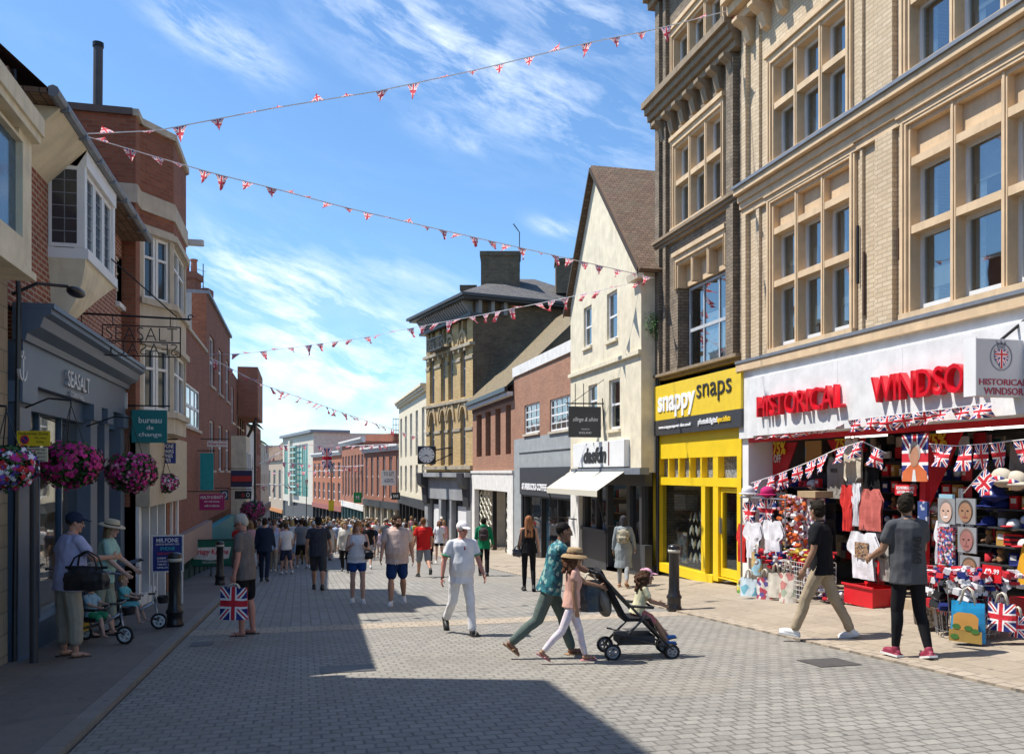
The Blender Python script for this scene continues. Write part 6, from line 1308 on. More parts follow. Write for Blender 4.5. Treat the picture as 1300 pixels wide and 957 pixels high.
tx, ty = -2.50, 14.05
trike('silver push tricycle with a grey sunshade carrying the fair-haired toddler in turquoise', (tx, ty), -98, mat('tray_dark', (.03, .04, .05)), (.8, 1.6))
d_ = Vector((math.sin(R(98)), math.cos(R(98))))
kid('fair-haired toddler in a turquoise outfit riding the silver tricycle', (tx-d_.x*.08, ty-d_.y*.08), -98, .40, 'pale', (.42, .28, .13), cloth('turquoise', (.16, .50, .55)), cloth('turquoise', (.16, .50, .55)))
tx2, ty2 = -2.66, 12.55
trike('push tricycle with a lilac hood and yellow tray behind the capped person', (tx2, ty2), -112, mat('tray_yellow', (.6, .4, .03)), (1.0, .6))
kid('toddler in a pale blue top seated on the tricycle with the lilac hood', (tx2-.06, ty2+.02), -112, .40, 'pale', (.25, .15, .08), cloth('pale_blue', (.30, .48, .60)), cloth('green_short', (.05, .3, .15)))
# ---- 5 grey haired man with the flag bag
r, k = person('grey-haired man in spectacles and a faded brown T-shirt looking down, holding a flag bag', (-.78, 13.2), 72, 1.77, skin='red', bulk=1.02, belly=.045, lean=4, legs=((3, 4, 3, 0), (-2, 4, 3, 0)), arms=((0, 7, 10, 0), (8, 6, 20, 0)), head=(4, 30), hair='short', hairc=(.45, .42, .36),
              topm=cloth('taupe', (.16, .135, .125)), hem=.07, bot='shorts', botm=BLK, blen=.36, shoe='sandal', shoem=mat('dark_sandal', (.06, .045, .035))); glasses(r, k)
h = wpt(r, k['Hd'][0][0]+k['Hd'][0][1]*.12, k['S'])
def flat_bag(lab, loc, rz, w, h_, m, name='carrier_bag', cat='bag', group=None, handles=.16, d=.1, hm=None, tilt=0):
    """upright soft bag hanging from its handles; loc = handle grip"""
    t = thing(name, lab, cat, (loc[0], loc[1], loc[2]-h_-handles), R(rz), group); b = MB(); n = 8; rr = random.Random(int(abs(loc[0]*97+loc[1]*31)*10))
    for s_ in (1, -1):
        for i in range(n):
            for j in range(n):
                def pt(a, c_): return Vector(((a-.5)*w*(1-.06*c_), s_*(d*.5*math.sin(math.pi*a)*(1-c_*.75)+.008)+.012*noise.noise(Vector((a*4, c_*4, s_*3+loc[0]))), c_*h_+.02*noise.noise(Vector((a*3, 7, loc[1])))*c_))
                q4 = [(i/n, j/n), ((i+1)/n, j/n), ((i+1)/n, (j+1)/n), (i/n, (j+1)/n)]
                if s_ > 0: q4 = q4[::-1]
                b.face([pt(*p) for p in q4], [(p[0], p[1]) for p in q4])
    for x_ in (0, 1): 
        for j in range(n): q4 = [Vector(((x_-.5)*w*(1-.06*c_), e*.008, c_*h_)) for e, c_ in ((-1, j/n), (1, j/n), (1, (j+1)/n), (-1, (j+1)/n))]; b.face(q4)
    lbuild(b, 'bag_body', m, t, True)
    if handles:
        for s_ in (-1, 1): lbuild(MB().tube([(-w*.22, s_*.02, h_-.02), (-w*.12, s_*.02, h_+handles*.8), (0, s_*.01, h_+handles), (w*.12, s_*.02, h_+handles*.8), (w*.22, s_*.02, h_-.02)], .009, 6), 'handle', hm or mat('cream_webbing', (.6, .55, .45)), t, True)
    return t
flat_bag('union flag carrier bag held by the grey-haired man', (h.x+.02, h.y-.05, h.z-.0), -14, .40, .46, union(), handles=.05)
# ---- 6,7,8
r, k = person('man in a dark cap, charcoal T-shirt and dark shorts walking away up the shaded street', (.42, 21.8), -6, 1.80, skin='tan', bulk=1.12, belly=.03, legs=((16, 8, 3, 0), (-14, 14, 3, 18)), arms=((-12, 14, 22, 0), (14, 14, 22, 0)), hair='short', hairc=(.02, .02, .02), topm=cloth('slate', (.05, .055, .07)), hem=.07, bot='shorts', botm=DKG, blen=.42, shoem=BSH, hat='cap', hatm=BLK)
r, k = person('woman in a white sleeveless top and blue shorts looking down at her phone', (1.12, 17.8), 178, 1.66, skin='pale', sex='f', bulk=1.10, belly=.04, legs=((6, 4, 2, 0), (-5, 6, 2, 0)), arms=((18, 14, 88, .45), (18, 14, 95, .45)), head=(4, 24), hair='bob', hairc=(.32, .15, .06), top='tank', topm=WH, bot='shorts', botm=cloth('royal_blue', (.02, .07, .26)), blen=.2, shoem=wsh)
S = k['S']; lbuild(MB().tube([k['neck']*S+Vector((.09, .03, -.02)), (k['P0']+k['sp']*.3+k['fw']*.16)*S, (k['P0']+Vector((-.2, .1, .08)))*S], .014, 6), 'cross_strap', P_black, r, True)
h = wpt(r, k['Hd'][0][0]+k['Hd'][0][1]*.10, S); tag(MB().cbox(h+Vector((.03, -.02, .03)), (.075, .012, .15), Matrix.Rotation(R(40), 3, 'X')).build('mobile_phone', P_black), 'black mobile phone in the hands of the woman in blue shorts', 'phone')
shoulder_bag('small black crossbody bag at the hip of the woman in blue shorts', tuple(wpt(r, (-.20, .11, .88))), 160, .26, .16, .10, P_black)
r, k = person('bearded man in a pale pink T-shirt and navy drawstring shorts walking towards the camera', (1.83, 17.0), 172, 1.79, skin='tan', bulk=1.18, belly=.06, legs=((-10, 22, 3, 22), (10, 4, 3, 0)), arms=((-8, 15, 20, 0), (12, 14, 18, 0)), head=(35, 0), hair='beard', hairc=(.035, .022, .015), topm=cloth('dusty_pink', (.56, .43, .38)), hem=.06, bot='shorts', botm=cloth('deep_blue', (.012, .035, .12)), blen=.34, shoem=wsh)
S = k['S']; 
for s_ in (-1, 1): lbuild(MB().tube([(k['P0']+Vector((s_*.012, .20, -.03)))*S, (k['P0']+Vector((s_*.02, .21, -.14)))*S], .005, 5), 'drawstring', WPL, r)
# ---- 9,10
person('man in a bright red T-shirt and grey shorts walking away in the sun', (3.52, 25.5), 2, 1.77, skin='tan', bulk=1.12, legs=((14, 6, 3, 0), (-18, 40, 3, 35)), arms=((-10, 14, 25, 0), (10, 14, 25, 0)), hair='short', hairc=(.16, .08, .04), topm=cloth('red', (.55, .02, .02)), hem=.06, bot='shorts', botm=cloth('mid_grey', (.22, .23, .25)), blen=.42, shoem=BSH)
person('woman in a white printed T-shirt and black running shorts walking away near the posters', (5.35, 34.2), -5, 1.68, skin='pale', sex='f', legs=((8, 5, 2, 0), (-12, 20, 2, 20)), arms=((-8, 12, 25, 0), (8, 12, 25, 0)), hair='tail', hairc=(.2, .09, .05), topm=cloth('white', (.72, .72, .74)), hem=.05, bot='shorts', botm=BLK, blen=.18, shoem=wsh)
# ---- 11 bowls whites
r, k = person('older man in all white clothes and cap with green trimmed sleeves', (2.22, 12.15), -172, 1.63, skin='red', bulk=1.03, belly=.05, lean=3, legs=((14, 4, 3, -8), (-12, 34, 3, 40)), arms=((12, 14, 24, 0), (-4, 20, 14, 0)), head=(12, 6), hair='crop', hairc=(.5, .48, .45), topm=WH, hem=.06, bot='trousers', botm=cloth('bright_white', (.74, .74, .76)), shoem=BSH, hat='cap', hatm=cloth('cap_white', (.75, .72, .72)))
S = k['S']
for i in (0, 1):
    a, b = k['Sh'][i], k['Sh'][i]+(k['Wr'][i]-k['Sh'][i])*.32; e = k['Sh'][i]
    el_v = [x_ for x_ in (k['Sh'][i],)]
lbuild(MB().tube([(k['neck']+Vector((math.cos(a)*.075, math.sin(a)*.07+.012, -.035-.012*math.sin(a))))*S for a in [j*math.pi/6 for j in range(13)]], .016, 6), 'collar', mat('cloth_sky_blue', (.16, .5, .62)), r, True)
lbuild(MB().tube([(k['neck']+Vector((0, .098, -.06)))*S, (k['neck']+Vector((0, .14, -.16)))*S], .012, 6), 'placket', mat('cloth_maroon', (.35, .02, .05)), r, True)
GRN = mat('cloth_green', (.02, .28, .13))
for i in (0, 1):
    s_, w_ = k['Sh'][i], k['Wr'][i]; side = -1 if i == 0 else 1; f, ab = ((12, 14), (-4, 20))[i]
    ud = Vector((side*math.sin(R(ab)), math.sin(R(f))*math.cos(R(ab)), -math.cos(R(f))*math.cos(R(ab)))).normalized(); c1 = (s_+ud*.20)*S; u_ = ud.orthogonal().normalized(); v_ = ud.cross(u_)
    lbuild(MB().tube([c1+(u_*math.cos(a*math.pi/6)+v_*math.sin(a*math.pi/6))*.069*S for a in range(13)], .010, 6), 'sleeve_trim', GRN, r, True)
lbuild(MB().tube([(k['Wr'][1]+Vector((math.cos(a*math.pi/5)*.036, math.sin(a*math.pi/5)*.036, .0)))*S for a in range(11)], .009, 5), 'wrist_watch', P_black, r, True)
# ---- 12,13
GH = cloth('bottle_green', (.01, .20, .09))
r, k = person('person in a green hooded top with a dark backpack walking away past the lattice doors', (5.3, 25.3), -14, 1.74, skin='mid', legs=((8, 5, 2, 0), (-10, 16, 2, 15)), arms=((0, 12, 30, 0), (0, 12, 30, 0)), hair='short', hairc=(.02, .015, .01), top='hoodie', topm=GH, hem=.06, botm=BLK, shoem=BSH)
def backpack(lab, r, k, m, w=.30, h=.40, z0=.12):
    S = k['S']; p = wpt(r, k['P0']+k['sp']*z0-k['fw']*.22, S); t = thing('backpack', lab, 'backpack', tuple(p), r.rotation_euler.z); b = MB(); b.ell((0, 0, h*.5), (w*.5, .10, h*.52)); b.cbox((0, .01, h*.45), (w*.86, .14, h*.78)); b.cbox((0, -.08, h*.28), (w*.6, .08, h*.35)); fuse(b, 'pack', m, t, .014, 3, .006, 8)
    for s_ in (-1, 1): lbuild(MB().tube([(s_*w*.3, .05, h*.15), (s_*w*.5, .16, h*.3), (s_*w*.42, .26, h*.75), (s_*w*.35, .2, h*1.02), (s_*w*.25, .07, h*.95)], .014, 6), 'strap', P_black, t, True)
    return t
backpack('dark maroon-black backpack on the person in green', r, k, mat('cloth_dark_maroon', (.035, .02, .022), .8))
r, k = person('woman with long wavy auburn hair in black vest and leggings walking away', (5.1, 19.3), -10, 1.72, skin='tan', sex='f', legs=((6, 4, 1, 0), (-8, 16, 1, 22)), arms=((2, 10, 10, 0), (-6, 12, 16, 0)), hair='long', hairc=(.30, .13, .06), top='tank', topm=BLK, hem=.0, bot='leggings', botm=BLK, shoem=BSH)
shoulder_bag('small black and grey handbag at the hip of the auburn-haired woman', tuple(wpt(r, (-.26, -.02, .78))), -10, .26, .2, .12, mat('grey_black_leather', (.05, .05, .055), .35), strap=[wpt(r, (-.26, -.04, .98)), wpt(r, (-.2, -.06, 1.35))])
# ---- 17 grey dress
r, k = person('woman in a grey headscarf and long grey dress outside the dark shop', (7.15, 18.6), -24, 1.64, skin='mid', sex='f', bulk=1.05, legs=((8, 5, 1, 0), (-14, 26, 1, 28)), arms=((-2, 12, 10, 0), (4, 16, 26, 0)), hair='bob', hairc=(.05, .05, .055), top='dress', sleeve=1.0, topm=cloth('dove_grey', (.25, .28, .29)), hem=.46, bot='leggings', botm=cloth('pale_print', (.3, .32, .33)), shoe='sandal', shoem=mat('tan_leather', (.35, .2, .1)))
backpack('beige patterned backpack worn by the woman in the grey dress', r, k, multi('beige_print', [(.35, .31, .22), (.28, .25, .17), (.42, .38, .29), (.2, .18, .12)], 18), .30, .32, .14)
# ---- 18,19 men at the souvenir shop
r, k = person('man in a plain black T-shirt, khaki cargo trousers and white trainers at the souvenir shop', (6.52, 9.9), 48, 1.80, skin='mid', bulk=1.02, lean=3, legs=((24, 6, 2, -8), (-18, 10, 2, 18)), arms=((8, 10, 16, 0), (-12, 14, 25, 0)), head=(-35, 4), hair='quiff', hairc=(.02, .014, .01), topm=BLK, hem=.04, botm=KH, shoem=wsh)
r, k = person('man in a dark grey T-shirt with faint lettering, black joggers and maroon trainers', (6.55, 8.3), -4, 1.80, skin='mid', bulk=1.06, belly=.03, lean=2, legs=((6, 3, 2, 0), (-6, 14, 2, 14)), arms=((16, 12, 48, .1), (16, 12, 48, .1)), head=(-40, 6), hair='quiff', hairc=(.02, .014, .01), topm=cloth('graphite', (.075, .078, .085)), hem=.09, bot='leggings', botm=BLK, shoem=MAR)
Fb = Fr((0, 0), (1, 0)); S = k['S']
for i_, (wrd) in enumerate(('BANG',)):
    cu_t = text(wrd, Fb, -.14, .14, 1.22, 1.30, 0, mat('faded_print', (.02, .02, .022), .9), r, 'shirt_print', ext=.002, bold=.02)
    # turn the word to run down the back
    for v in cu_t.data.vertices:
        wv = v.co+Vector(r.location); x_, z_ = wv.x, wv.z-1.26; yb = -.150 if wv.y < -.0001 else -.149; v.co = Vector((-z_*1.3-.0, yb-.012, 1.20-x_*1.05))
# ---- 14 mother, 15 girl, 16 child in pushchair
r, k = person('woman in round sunglasses, teal patterned top and grey-green trousers pushing the pushchair', (2.86, 9.85), -98, 1.66, skin='brown', sex='f', bulk=1.04, lean=14, legs=((24, 8, 2, -4), (-22, 28, 2, 38)), arms=((38, 8, 26, .05), (42, 8, 22, .05)), head=(0, 4), hair='crop', hairc=(.012, .01, .01),
              topm=multi('teal_print', [(.01, .10, .13), (.02, .20, .22), (.01, .06, .10), (.25, .4, .36), (.01, .12, .15)], 26), sleeve=.8, hem=.03, bot='trousers', botm=cloth('grey_green', (.10, .13, .115)), shoe='sandal', shoem=mat('tan_leather', (.35, .2, .1))); glasses(r, k, mat('pale_rim', (.5, .4, .3)))
r, k = person('girl in a brown straw sun hat, peach top and pastel leggings walking beside the pushchair', (2.98, 9.38), -98, 1.29, skin='mid', sex='f', bulk=.92, lean=3, legs=((18, 4, 2, -4), (-22, 22, 2, 30)), arms=((48, 8, 28, .1), (-4, 8, 12, 0)), head=(0, 4), hair='curly', hairc=(.10, .045, .025),
              topm=cloth('peach', (.62, .36, .29)), sleeve=.28, bot='leggings', botm=multi('pastel_print', [(.6, .52, .56), (.66, .58, .62), (.55, .5, .6), (.7, .62, .62)], 20), shoe='sandal', shoem=mat('pink_sandal', (.5, .22, .22)), hat='sun', hatm=mat('brown_straw', (.42, .28, .14), .9, bump=1, bs=120), headscale=1.12)
px_, py_ = 3.78, 9.55; t = thing('pushchair', 'black folding pushchair with bags on its handles being pushed across the setts', 'pushchair', (px_, py_, G(px_, py_)), R(-99))
# local: +Y forward
for c_ in ((-.22, .42, .09), (-.16, .42, .09), (.16, .42, .09), (.22, .42, .09), (-.24, -.28, .10), (.24, -.28, .10)):
    a, b = MB(), MB(); wheel(a, b, c_, c_[2], (1, 0, 0), .03); w_ = lbuild(a, 'wheel', RUB, t, True); lbuild(b, 'rim', mat('grey_plastic', (.25, .25, .26)), w_, True)
f = MB()
for s_ in (-1, 1):
    f.tube([(s_*.22, .42, .12), (s_*.22, .05, .50), (s_*.22, -.22, .78), (s_*.22, -.42, 1.0), (s_*.20, -.50, 1.02)], .015).tube([(s_*.23, -.28, .12), (s_*.23, .12, .52)], .014).tube([(s_*.22, .38, .14), (s_*.22, -.26, .30)], .011)
f.tube([(-.22, .38, .16), (.22, .38, .16)], .012).tube([(-.23, -.28, .12), (.23, -.28, .12)], .012); lbuild(f, 'frame', P_black, t, True)
for s_ in (-1, 1): lbuild(MB().tube([(s_*.20, -.42, 1.0), (s_*.20, -.55, 1.03)], .022), 'handle', RUB, t, True)
s_ = MB(); s_.cbox((0, .02, .46), (.36, .32, .05)); s_.cbox((0, -.26, .74), (.38, .05, .66), Matrix.Rotation(R(28), 3, 'X')); s_.cbox((0, .22, .36), (.34, .03, .22), Matrix.Rotation(R(25), 3, 'X')); fuse(s_, 'seat', cloth('seat_black', (.02, .02, .022)), t, .014, 2)
s_ = MB().cbox((0, .02, .22), (.36, .42, .10)); lbuild(s_, 'basket', mat('mesh_black', (.025, .025, .03)), t); s_ = MB(); s_.ell((0, -.36, .66), (.2, .1, .2), Matrix.Rotation(R(20), 3, 'X')); fuse(s_, 'folded_hood', mat('hood_taupe', (.16, .14, .12)), t, .014, 2, .008, 9)
lbuild(MB().tube([(-.2, -.05, .62), (-.2, .2, .6), (.2, .2, .6), (.2, -.05, .62)], .016), 'bumper_bar', RUB, t, True)
d_ = Vector((math.sin(R(99)), math.cos(R(99))))
hb = (px_-d_.x*.52, py_-d_.y*.52, G(px_, py_)+1.0); flat_bag('full black carrier bag hanging from the pushchair handle', (hb[0]-.02, hb[1]-.12, hb[2]), -8, .34, .36, mat('black_plastic_bag', (.02, .02, .022), .35, bump=.5, bs=12), d=.2, handles=.08)
r, k = person('small girl in a pink cap and pale yellow top sitting forward in the pushchair', (px_+d_.x*.06, py_+d_.y*.06), -99, 1.02, skin='mid', sex='f', bulk=1.0, lean=14, legs=((62, 22, 4, -10), (56, 24, 4, -10)), arms=((24, 8, 50, .1), (24, 8, 50, .1)), head=(0, 2), hair='curly', hairc=(.07, .035, .02),
              topm=cloth('pale_yellow', (.62, .58, .38)), bot='shorts', botm=cloth('rose', (.4, .14, .14)), blen=.34, shoem=cloth('blue_pattern_shoe', (.06, .16, .4)), hat='cap', hatm=cloth('pink_cap', (.70, .36, .46)), seat=.53, headscale=1.35)
# ---- mid-distance people, each posed
mid = [('man in a navy jacket and dark jeans walking away close to the left pavement', (336, 738), 652, -8, dict(topm=NAVY, top='coat', hem=.12, botm=NAVY, hairc=(.04, .03, .02))),
       ('woman in a lavender sleeveless top behind the little girl', (348, 724), 657, -5, dict(sex='f', top='tank', topm=cloth('lavender', (.42, .40, .62)), botm=cloth('denim', (.08, .12, .2)), hair='tail', hairc=(.15, .08, .05))),
       ('little girl in a pale pink vest and shorts walking away hand by side', (361, 728), 674, -4, dict(sex='f', top='tank', topm=cloth('pale_pink', (.62, .52, .62)), bot='shorts', botm=cloth('pink_short', (.5, .4, .45)), blen=.2, hair='tail', hairc=(.22, .12, .07), headscale=1.1, shoem=wsh)),
       ('man in a black cap and black T-shirt with light grey shorts walking away', (376, 712), 656, -6, dict(topm=BLK, bot='shorts', botm=cloth('light_grey', (.32, .33, .35)), blen=.44, hat='cap', hatm=BLK)),
       ('woman in a long ochre dress walking away in the shade', (387, 716), 659, -6, dict(sex='f', top='dress', sleeve=.5, topm=cloth('ochre', (.30, .22, .07)), hem=.5, bot='leggings', botm=cloth('ochre', (.30, .22, .07)), hair='bob', hairc=(.05, .03, .02))),
       ('woman in a cream jacket over black trousers in the sunlit street', (438, 727), 661, 172, dict(sex='f', top='coat', topm=cloth('cream_jacket', (.6, .57, .5)), hem=.15, botm=BLK, hair='bob', hairc=(.2, .13, .08))),
       ('man in a black T-shirt and light shorts partly hidden behind the woman in blue shorts', (467, 722), 662, -5, dict(topm=BLK, bot='shorts', botm=cloth('light_grey', (.32, .33, .35)), blen=.42, shoem=wsh)),
       ('child in a pink top walking beside a grown-up far up the road', (482, 708), 672, -5, dict(sex='f', topm=cloth('pale_pink', (.62, .52, .62)), bot='shorts', botm=cloth('pink_short', (.5, .4, .45)), blen=.25, hair='tail', hairc=(.2, .1, .05))),
       ('woman in a dark plum dress close behind the man in red', (545, 716), 668, -8, dict(sex='f', top='dress', topm=cloth('plum', (.05, .02, .03)), hem=.35, bot='leggings', botm=BLK, hair='long', hairc=(.05, .03, .02))),
       ('man in an orange-red T-shirt left of the street among the walkers', (396, 704), 662, 170, dict(topm=cloth('coral', (.5, .12, .06)), bot='shorts', botm=NAVY, blen=.42, skin='tan')),
       ('man in a teal T-shirt walking near the cream building', (527, 700), 661, -5, dict(topm=cloth('teal_shirt', (.02, .3, .3)), bot='shorts', botm=KH, blen=.42, skin='tan'))]
for lab, (fx, fy), hy, rz_, kw in mid:
    x_, y_ = onground(fx, fy); Z_ = y_*math.cos(ALPHA)+x_*math.sin(ALPHA); Hh = (fy-hy)/FOC*Z_
    kw.setdefault('shoem', BSH); kw.setdefault('botm', NAVY)
    person(lab, (x_, y_), rz_, max(1.0, min(1.82, Hh)), fine=False, legs=((12, 6, 2, 0), (-14, 18, 2, 18)), arms=((-8, 10, 20, 0), (8, 10, 20, 0)), group='people walking in the middle distance', **kw)
# ---- the crowd farther down: a few kinds, copied
kinds = []
crowd = [('white T-shirt and navy shorts', 'm', 'tee', (.66, .66, .68), 'shorts', (.03, .04, .08), (.08, .05, .03), None), ('black top and jeans', 'f', 'tee', (.02, .02, .025), 'trousers', (.07, .1, .17), (.05, .03, .02), None),
         ('pale blue shirt and beige trousers', 'm', 'long', (.34, .43, .58), 'trousers', (.36, .3, .22), (.3, .25, .2), None), ('pink top and white trousers', 'f', 'tank', (.62, .33, .36), 'trousers', (.6, .6, .58), (.3, .18, .08), None),
         ('navy top with white cap', 'm', 'tee', (.02, .03, .07), 'shorts', (.25, .25, .25), (.05, .04, .03), 'w'), ('cream dress and sun hat', 'f', 'dress', (.62, .57, .46), 'leggings', (.4, .3, .25), (.25, .15, .08), 's'),
         ('grey T-shirt and black shorts', 'm', 'tee', (.2, .21, .22), 'shorts', (.02, .02, .02), (.04, .03, .02), None), ('mustard top and dark skirt-like shorts', 'f', 'tee', (.45, .3, .05), 'shorts', (.03, .03, .04), (.06, .03, .02), None),
         ('bright red shirt and jeans', 'm', 'tee', (.5, .03, .03), 'trousers', (.05, .07, .12), (.1, .07, .05), None), ('white blouse and light blue shorts', 'f', 'tee', (.68, .68, .68), 'shorts', (.2, .3, .45), (.4, .28, .12), None)]
for i, (lab, sx, tp, tc_, bt, bc, hc, ht) in enumerate(crowd):
    r, k = person('far-off walker in '+lab+' in the distant crowd', (0, 60), 0, 1.7+.06*(i % 3 == 0), fine=False, skin=['pale', 'tan', 'pale', 'mid', 'tan'][i % 5], sex=sx, top=tp, topm=cloth('crowd_a%d' % i, tc_), bot=bt, botm=cloth('crowd_b%d' % i, bc), blen=.4 if bt == 'shorts' else .5, hem=.4 if tp == 'dress' else .05,
                  hair='short' if sx == 'm' else 'bob', hairc=hc, shoem=BSH if i % 2 else wsh, hat={'w': 'cap', 's': 'straw', None: None}[ht], hatm=cloth('hat_pale', (.68, .64, .56)), legs=((12, 6, 2, 0), (-12, 16, 2, 15)), arms=((-8, 10, 20, 0), (8, 10, 20, 0)), eyes=False, group='the crowd far down the street'); kinds.append(r)
ORD = 'first second third fourth fifth sixth seventh eighth ninth tenth eleventh twelfth thirteenth fourteenth fifteenth sixteenth seventeenth eighteenth nineteenth twentieth twenty-first twenty-second twenty-third twenty-fourth twenty-fifth twenty-sixth twenty-seventh twenty-eighth twenty-ninth thirtieth'.split()
rr = random.Random(11); used = set(); n = 0; spots = []
while len(spots) < 200:
    y_ = 29+125*rr.random()**1.25; 
    lo, hi = -2.6, 7.6 if y_ < 60 else 6.4
    x_ = rr.uniform(lo, hi)
    if y_ < 37 and 1.2 < x_: continue
    if y_ < 33 and rr.random() < .5: continue
    if any(abs(x_-a)+abs(y_-b)*.5 < .55 for a, b in spots): continue
    spots.append((x_, y_))
n2 = 0
while len(spots) < 285:
    x_, y_ = rr.uniform(-2.2, 5.0), 28+42*rr.random()
    if y_ < 38 and x_ > .9: continue
    if any(abs(x_-a)+abs(y_-b)*.4 < .5 for a, b in spots): continue
    spots.append((x_, y_))
spots.sort(key=lambda s: s[1])
for i, (x_, y_) in enumerate(spots):
    kd = kinds[i % 10]; rz_ = R(rr.choice((0, 0, 180))+rr.uniform(-25, 25)); s_ = rr.uniform(.9, 1.05); l = (x_, y_, G(x_, y_))
    if i < 10: kd.location = l; kd.rotation_euler.z = rz_; kd.scale = (s_,)*3
    else: kd2 = dup(kd, l, rz_, scale=s_); kd = kd2
    kd['label'] = '%s nearest distant walker in %s, %s' % (ORD[i//10], crowd[i % 10][0], 'left of the road' if x_ < 1.2 else 'middle of the road' if x_ < 3.8 else 'right of the road')
# ================================================================ street furniture and signs
def bollard(lab, loc):
    t = thing('bollard', lab, 'bollard', (*loc, G(*loc)), 0, 'black cast bollards')
    MB().lathe([(.0, 0), (.13, 0), (.135, .05), (.12, .08), (.118, .20), (.135, .22), (.13, .25), (.105, .28), (.10, .34), (.092, .36), (.088, .98), (.105, 1.0), (.1, 1.02), (.0, 1.02)], seg=24).build('post', mat('bollard_black', (.018, .018, .02), .3, var=.2), t, True, True)
    MB().lathe([(.0, 1.02), (.095, 1.02), (.10, 1.04), (.108, 1.06), (.108, 1.10), (.09, 1.13), (.04, 1.145), (0, 1.147)], seg=24).build('cap', mat('bollard_black', (.018, .018, .02)), t, True, True); MB().lathe([(.0, 1.0), (.1065, 1.005), (.1065, 1.055), (.0, 1.06)], seg=24).build('reflective_band', mat('band_cream', (.5, .48, .4), .5), t, True, True); return t
bl = bollard('black bollard with a pale band beside the toddler on the silver tricycle', (-1.9, 14.3))
dup(bl, (-2.06, 23.9, G(-2.06, 23.9)), label='black bollard in front of the green doughnut barrier'); dup(bl, (6.32, 14.0, G(6.32, 14)), label='black bollard with a pale band in front of the yellow photo shop')
def blade(name, lab, Y, p0, p1, m, lines, cat='sign', th=.05, frame=None, brk=True, edge=-3.3):
    """board standing out from the wall at street distance Y; p0, p1 = upper-left and lower-right pixels"""
    f = Fr((0, Y), (1, 0)); a, z1 = f.uv(*p0); b, z0 = f.uv(*p1); t = thing(name, lab, cat, ((a+b)/2, Y, z0)); MB().box(f, a, b, z0, z1, -th, 0).build('board', m, t)
    if frame: fm = MB(); w = .025; fm.box(f, a-w, a, z0-w, z1+w, -th-.01, .01).box(f, b, b+w, z0-w, z1+w, -th-.01, .01).box(f, a, b, z1, z1+w, -th-.01, .01).box(f, a, b, z0-w, z0, -th-.01, .01); fm.build('frame', frame, t)
    for s_, x0, x1, ya, yb, mm in lines: text(s_, f, a+(b-a)*x0, a+(b-a)*x1, z1-(z1-z0)*yb, z1-(z1-z0)*ya, .006, mm, t, ext=.003, bold=.01)
    if brk: MB().tube([f.P(min(edge, a), -.02, z1+.08), f.P(b+.05, -.02, z1+.08)], .015, 6).build('bracket', P_iron, t)
    return t, f, a, b, z0, z1
TEAL = mat('teal_board', (.005, .17, .18), .5, var=.05); BLU = mat('navy_board', (.015, .03, .20), .45, var=.05); PALE = mat('pale_lettering', (.7, .75, .72), .5); RL = mat('red_lettering', (.6, .03, .04), .5)
blade('exchange_sign', 'square teal bureau de change sign projecting beside the iron name frame', 17.7, (167, 520), (212, 562), TEAL, [('bureau', .2, .85, .22, .40, PALE), ('de', .42, .62, .47, .60, PALE), ('change', .2, .85, .68, .85, PALE)])
blade('phone_repair_sign', 'small navy repairs phones vapes sign under the teal exchange sign', 19.6, (198, 562), (223, 588), BLU, [('MR FONE', .12, .9, .06, .26, WT), ('REPAIRS', .15, .9, .32, .5, WT), ('PHONES', .15, .85, .55, .72, WT), ('VAPES', .15, .75, .76, .93, WT)])
blade('magenta_salon_sign', 'magenta sign with pale lines of lettering projecting low on the left', 27.5, (253, 627), (285, 647), mat('magenta_board', (.35, .01, .12), .5, var=.05), [('HEALTH & BEAUTY', .05, .95, .1, .3, WT), ('hair nails beauty', .2, .8, .4, .55, WT), ('walk in welcome', .2, .8, .65, .8, WT)])
blade('doughnut_blade_sign', 'small white and red doughnut shop sign on a long bracket', 31, (263, 560), (289, 567), WPL, [('Krispy Kreme', .06, .94, .2, .8, RL)])
blade('teal_shop_board', 'tall teal and white board projecting beyond the brick house', 30, (254, 575), (271, 622), mat('teal_bright', (.01, .30, .33), .5), [])
blade('letting_board', 'red and navy to let board on the far left', 40, (293, 597), (320, 618), mat('letting_navy', (.03, .03, .09), .6), [('TO LET', .3, .7, .4, .55, WT)]); 
f_ = Fr((0, 39.9), (1, 0)); tag(MB().box(f_, f_.u(294), f_.u(319), f_.z(300, 611), f_.z(300, 604), 0, .03).build('letting_strip', mat('letting_red', (.5, .04, .03))), 'red strip across the middle of the to let board', 'sign')
blade('round_shop_sign', 'dark round-cornered shop sign with pale ring below the to let board', 36, (280, 622), (290, 634), P_navyd, [('O', .15, .85, .15, .85, PALE)]); blade('black_shop_sign', 'black and red shop sign projecting at the far left near the letting board', 42, (298, 623), (319, 633), P_black, [('O', .7, .9, .2, .8, PALE), ('o', .4, .6, .3, .8, RL)])
blade('green_shop_sign', 'small green sign projecting from the far brick shops on the right', 84, (449, 625), (459, 638), mat('sign_green', (.01, .3, .08)), [('M', .3, .7, .3, .7, WT)], brk=False); blade('to_let_board', 'white to let board high on the far brick building', 72, (484, 597), (503, 616), WPL, [('TO LET', .15, .85, .1, .35, BT), ('AGENTS', .2, .8, .55, .8, BLU)], brk=False)
blade('black_far_sign', 'black lozenge sign below the white to let board', 66, (497, 625), (508, 634), P_black, [('BAR', .2, .8, .3, .7, WT)], brk=False)
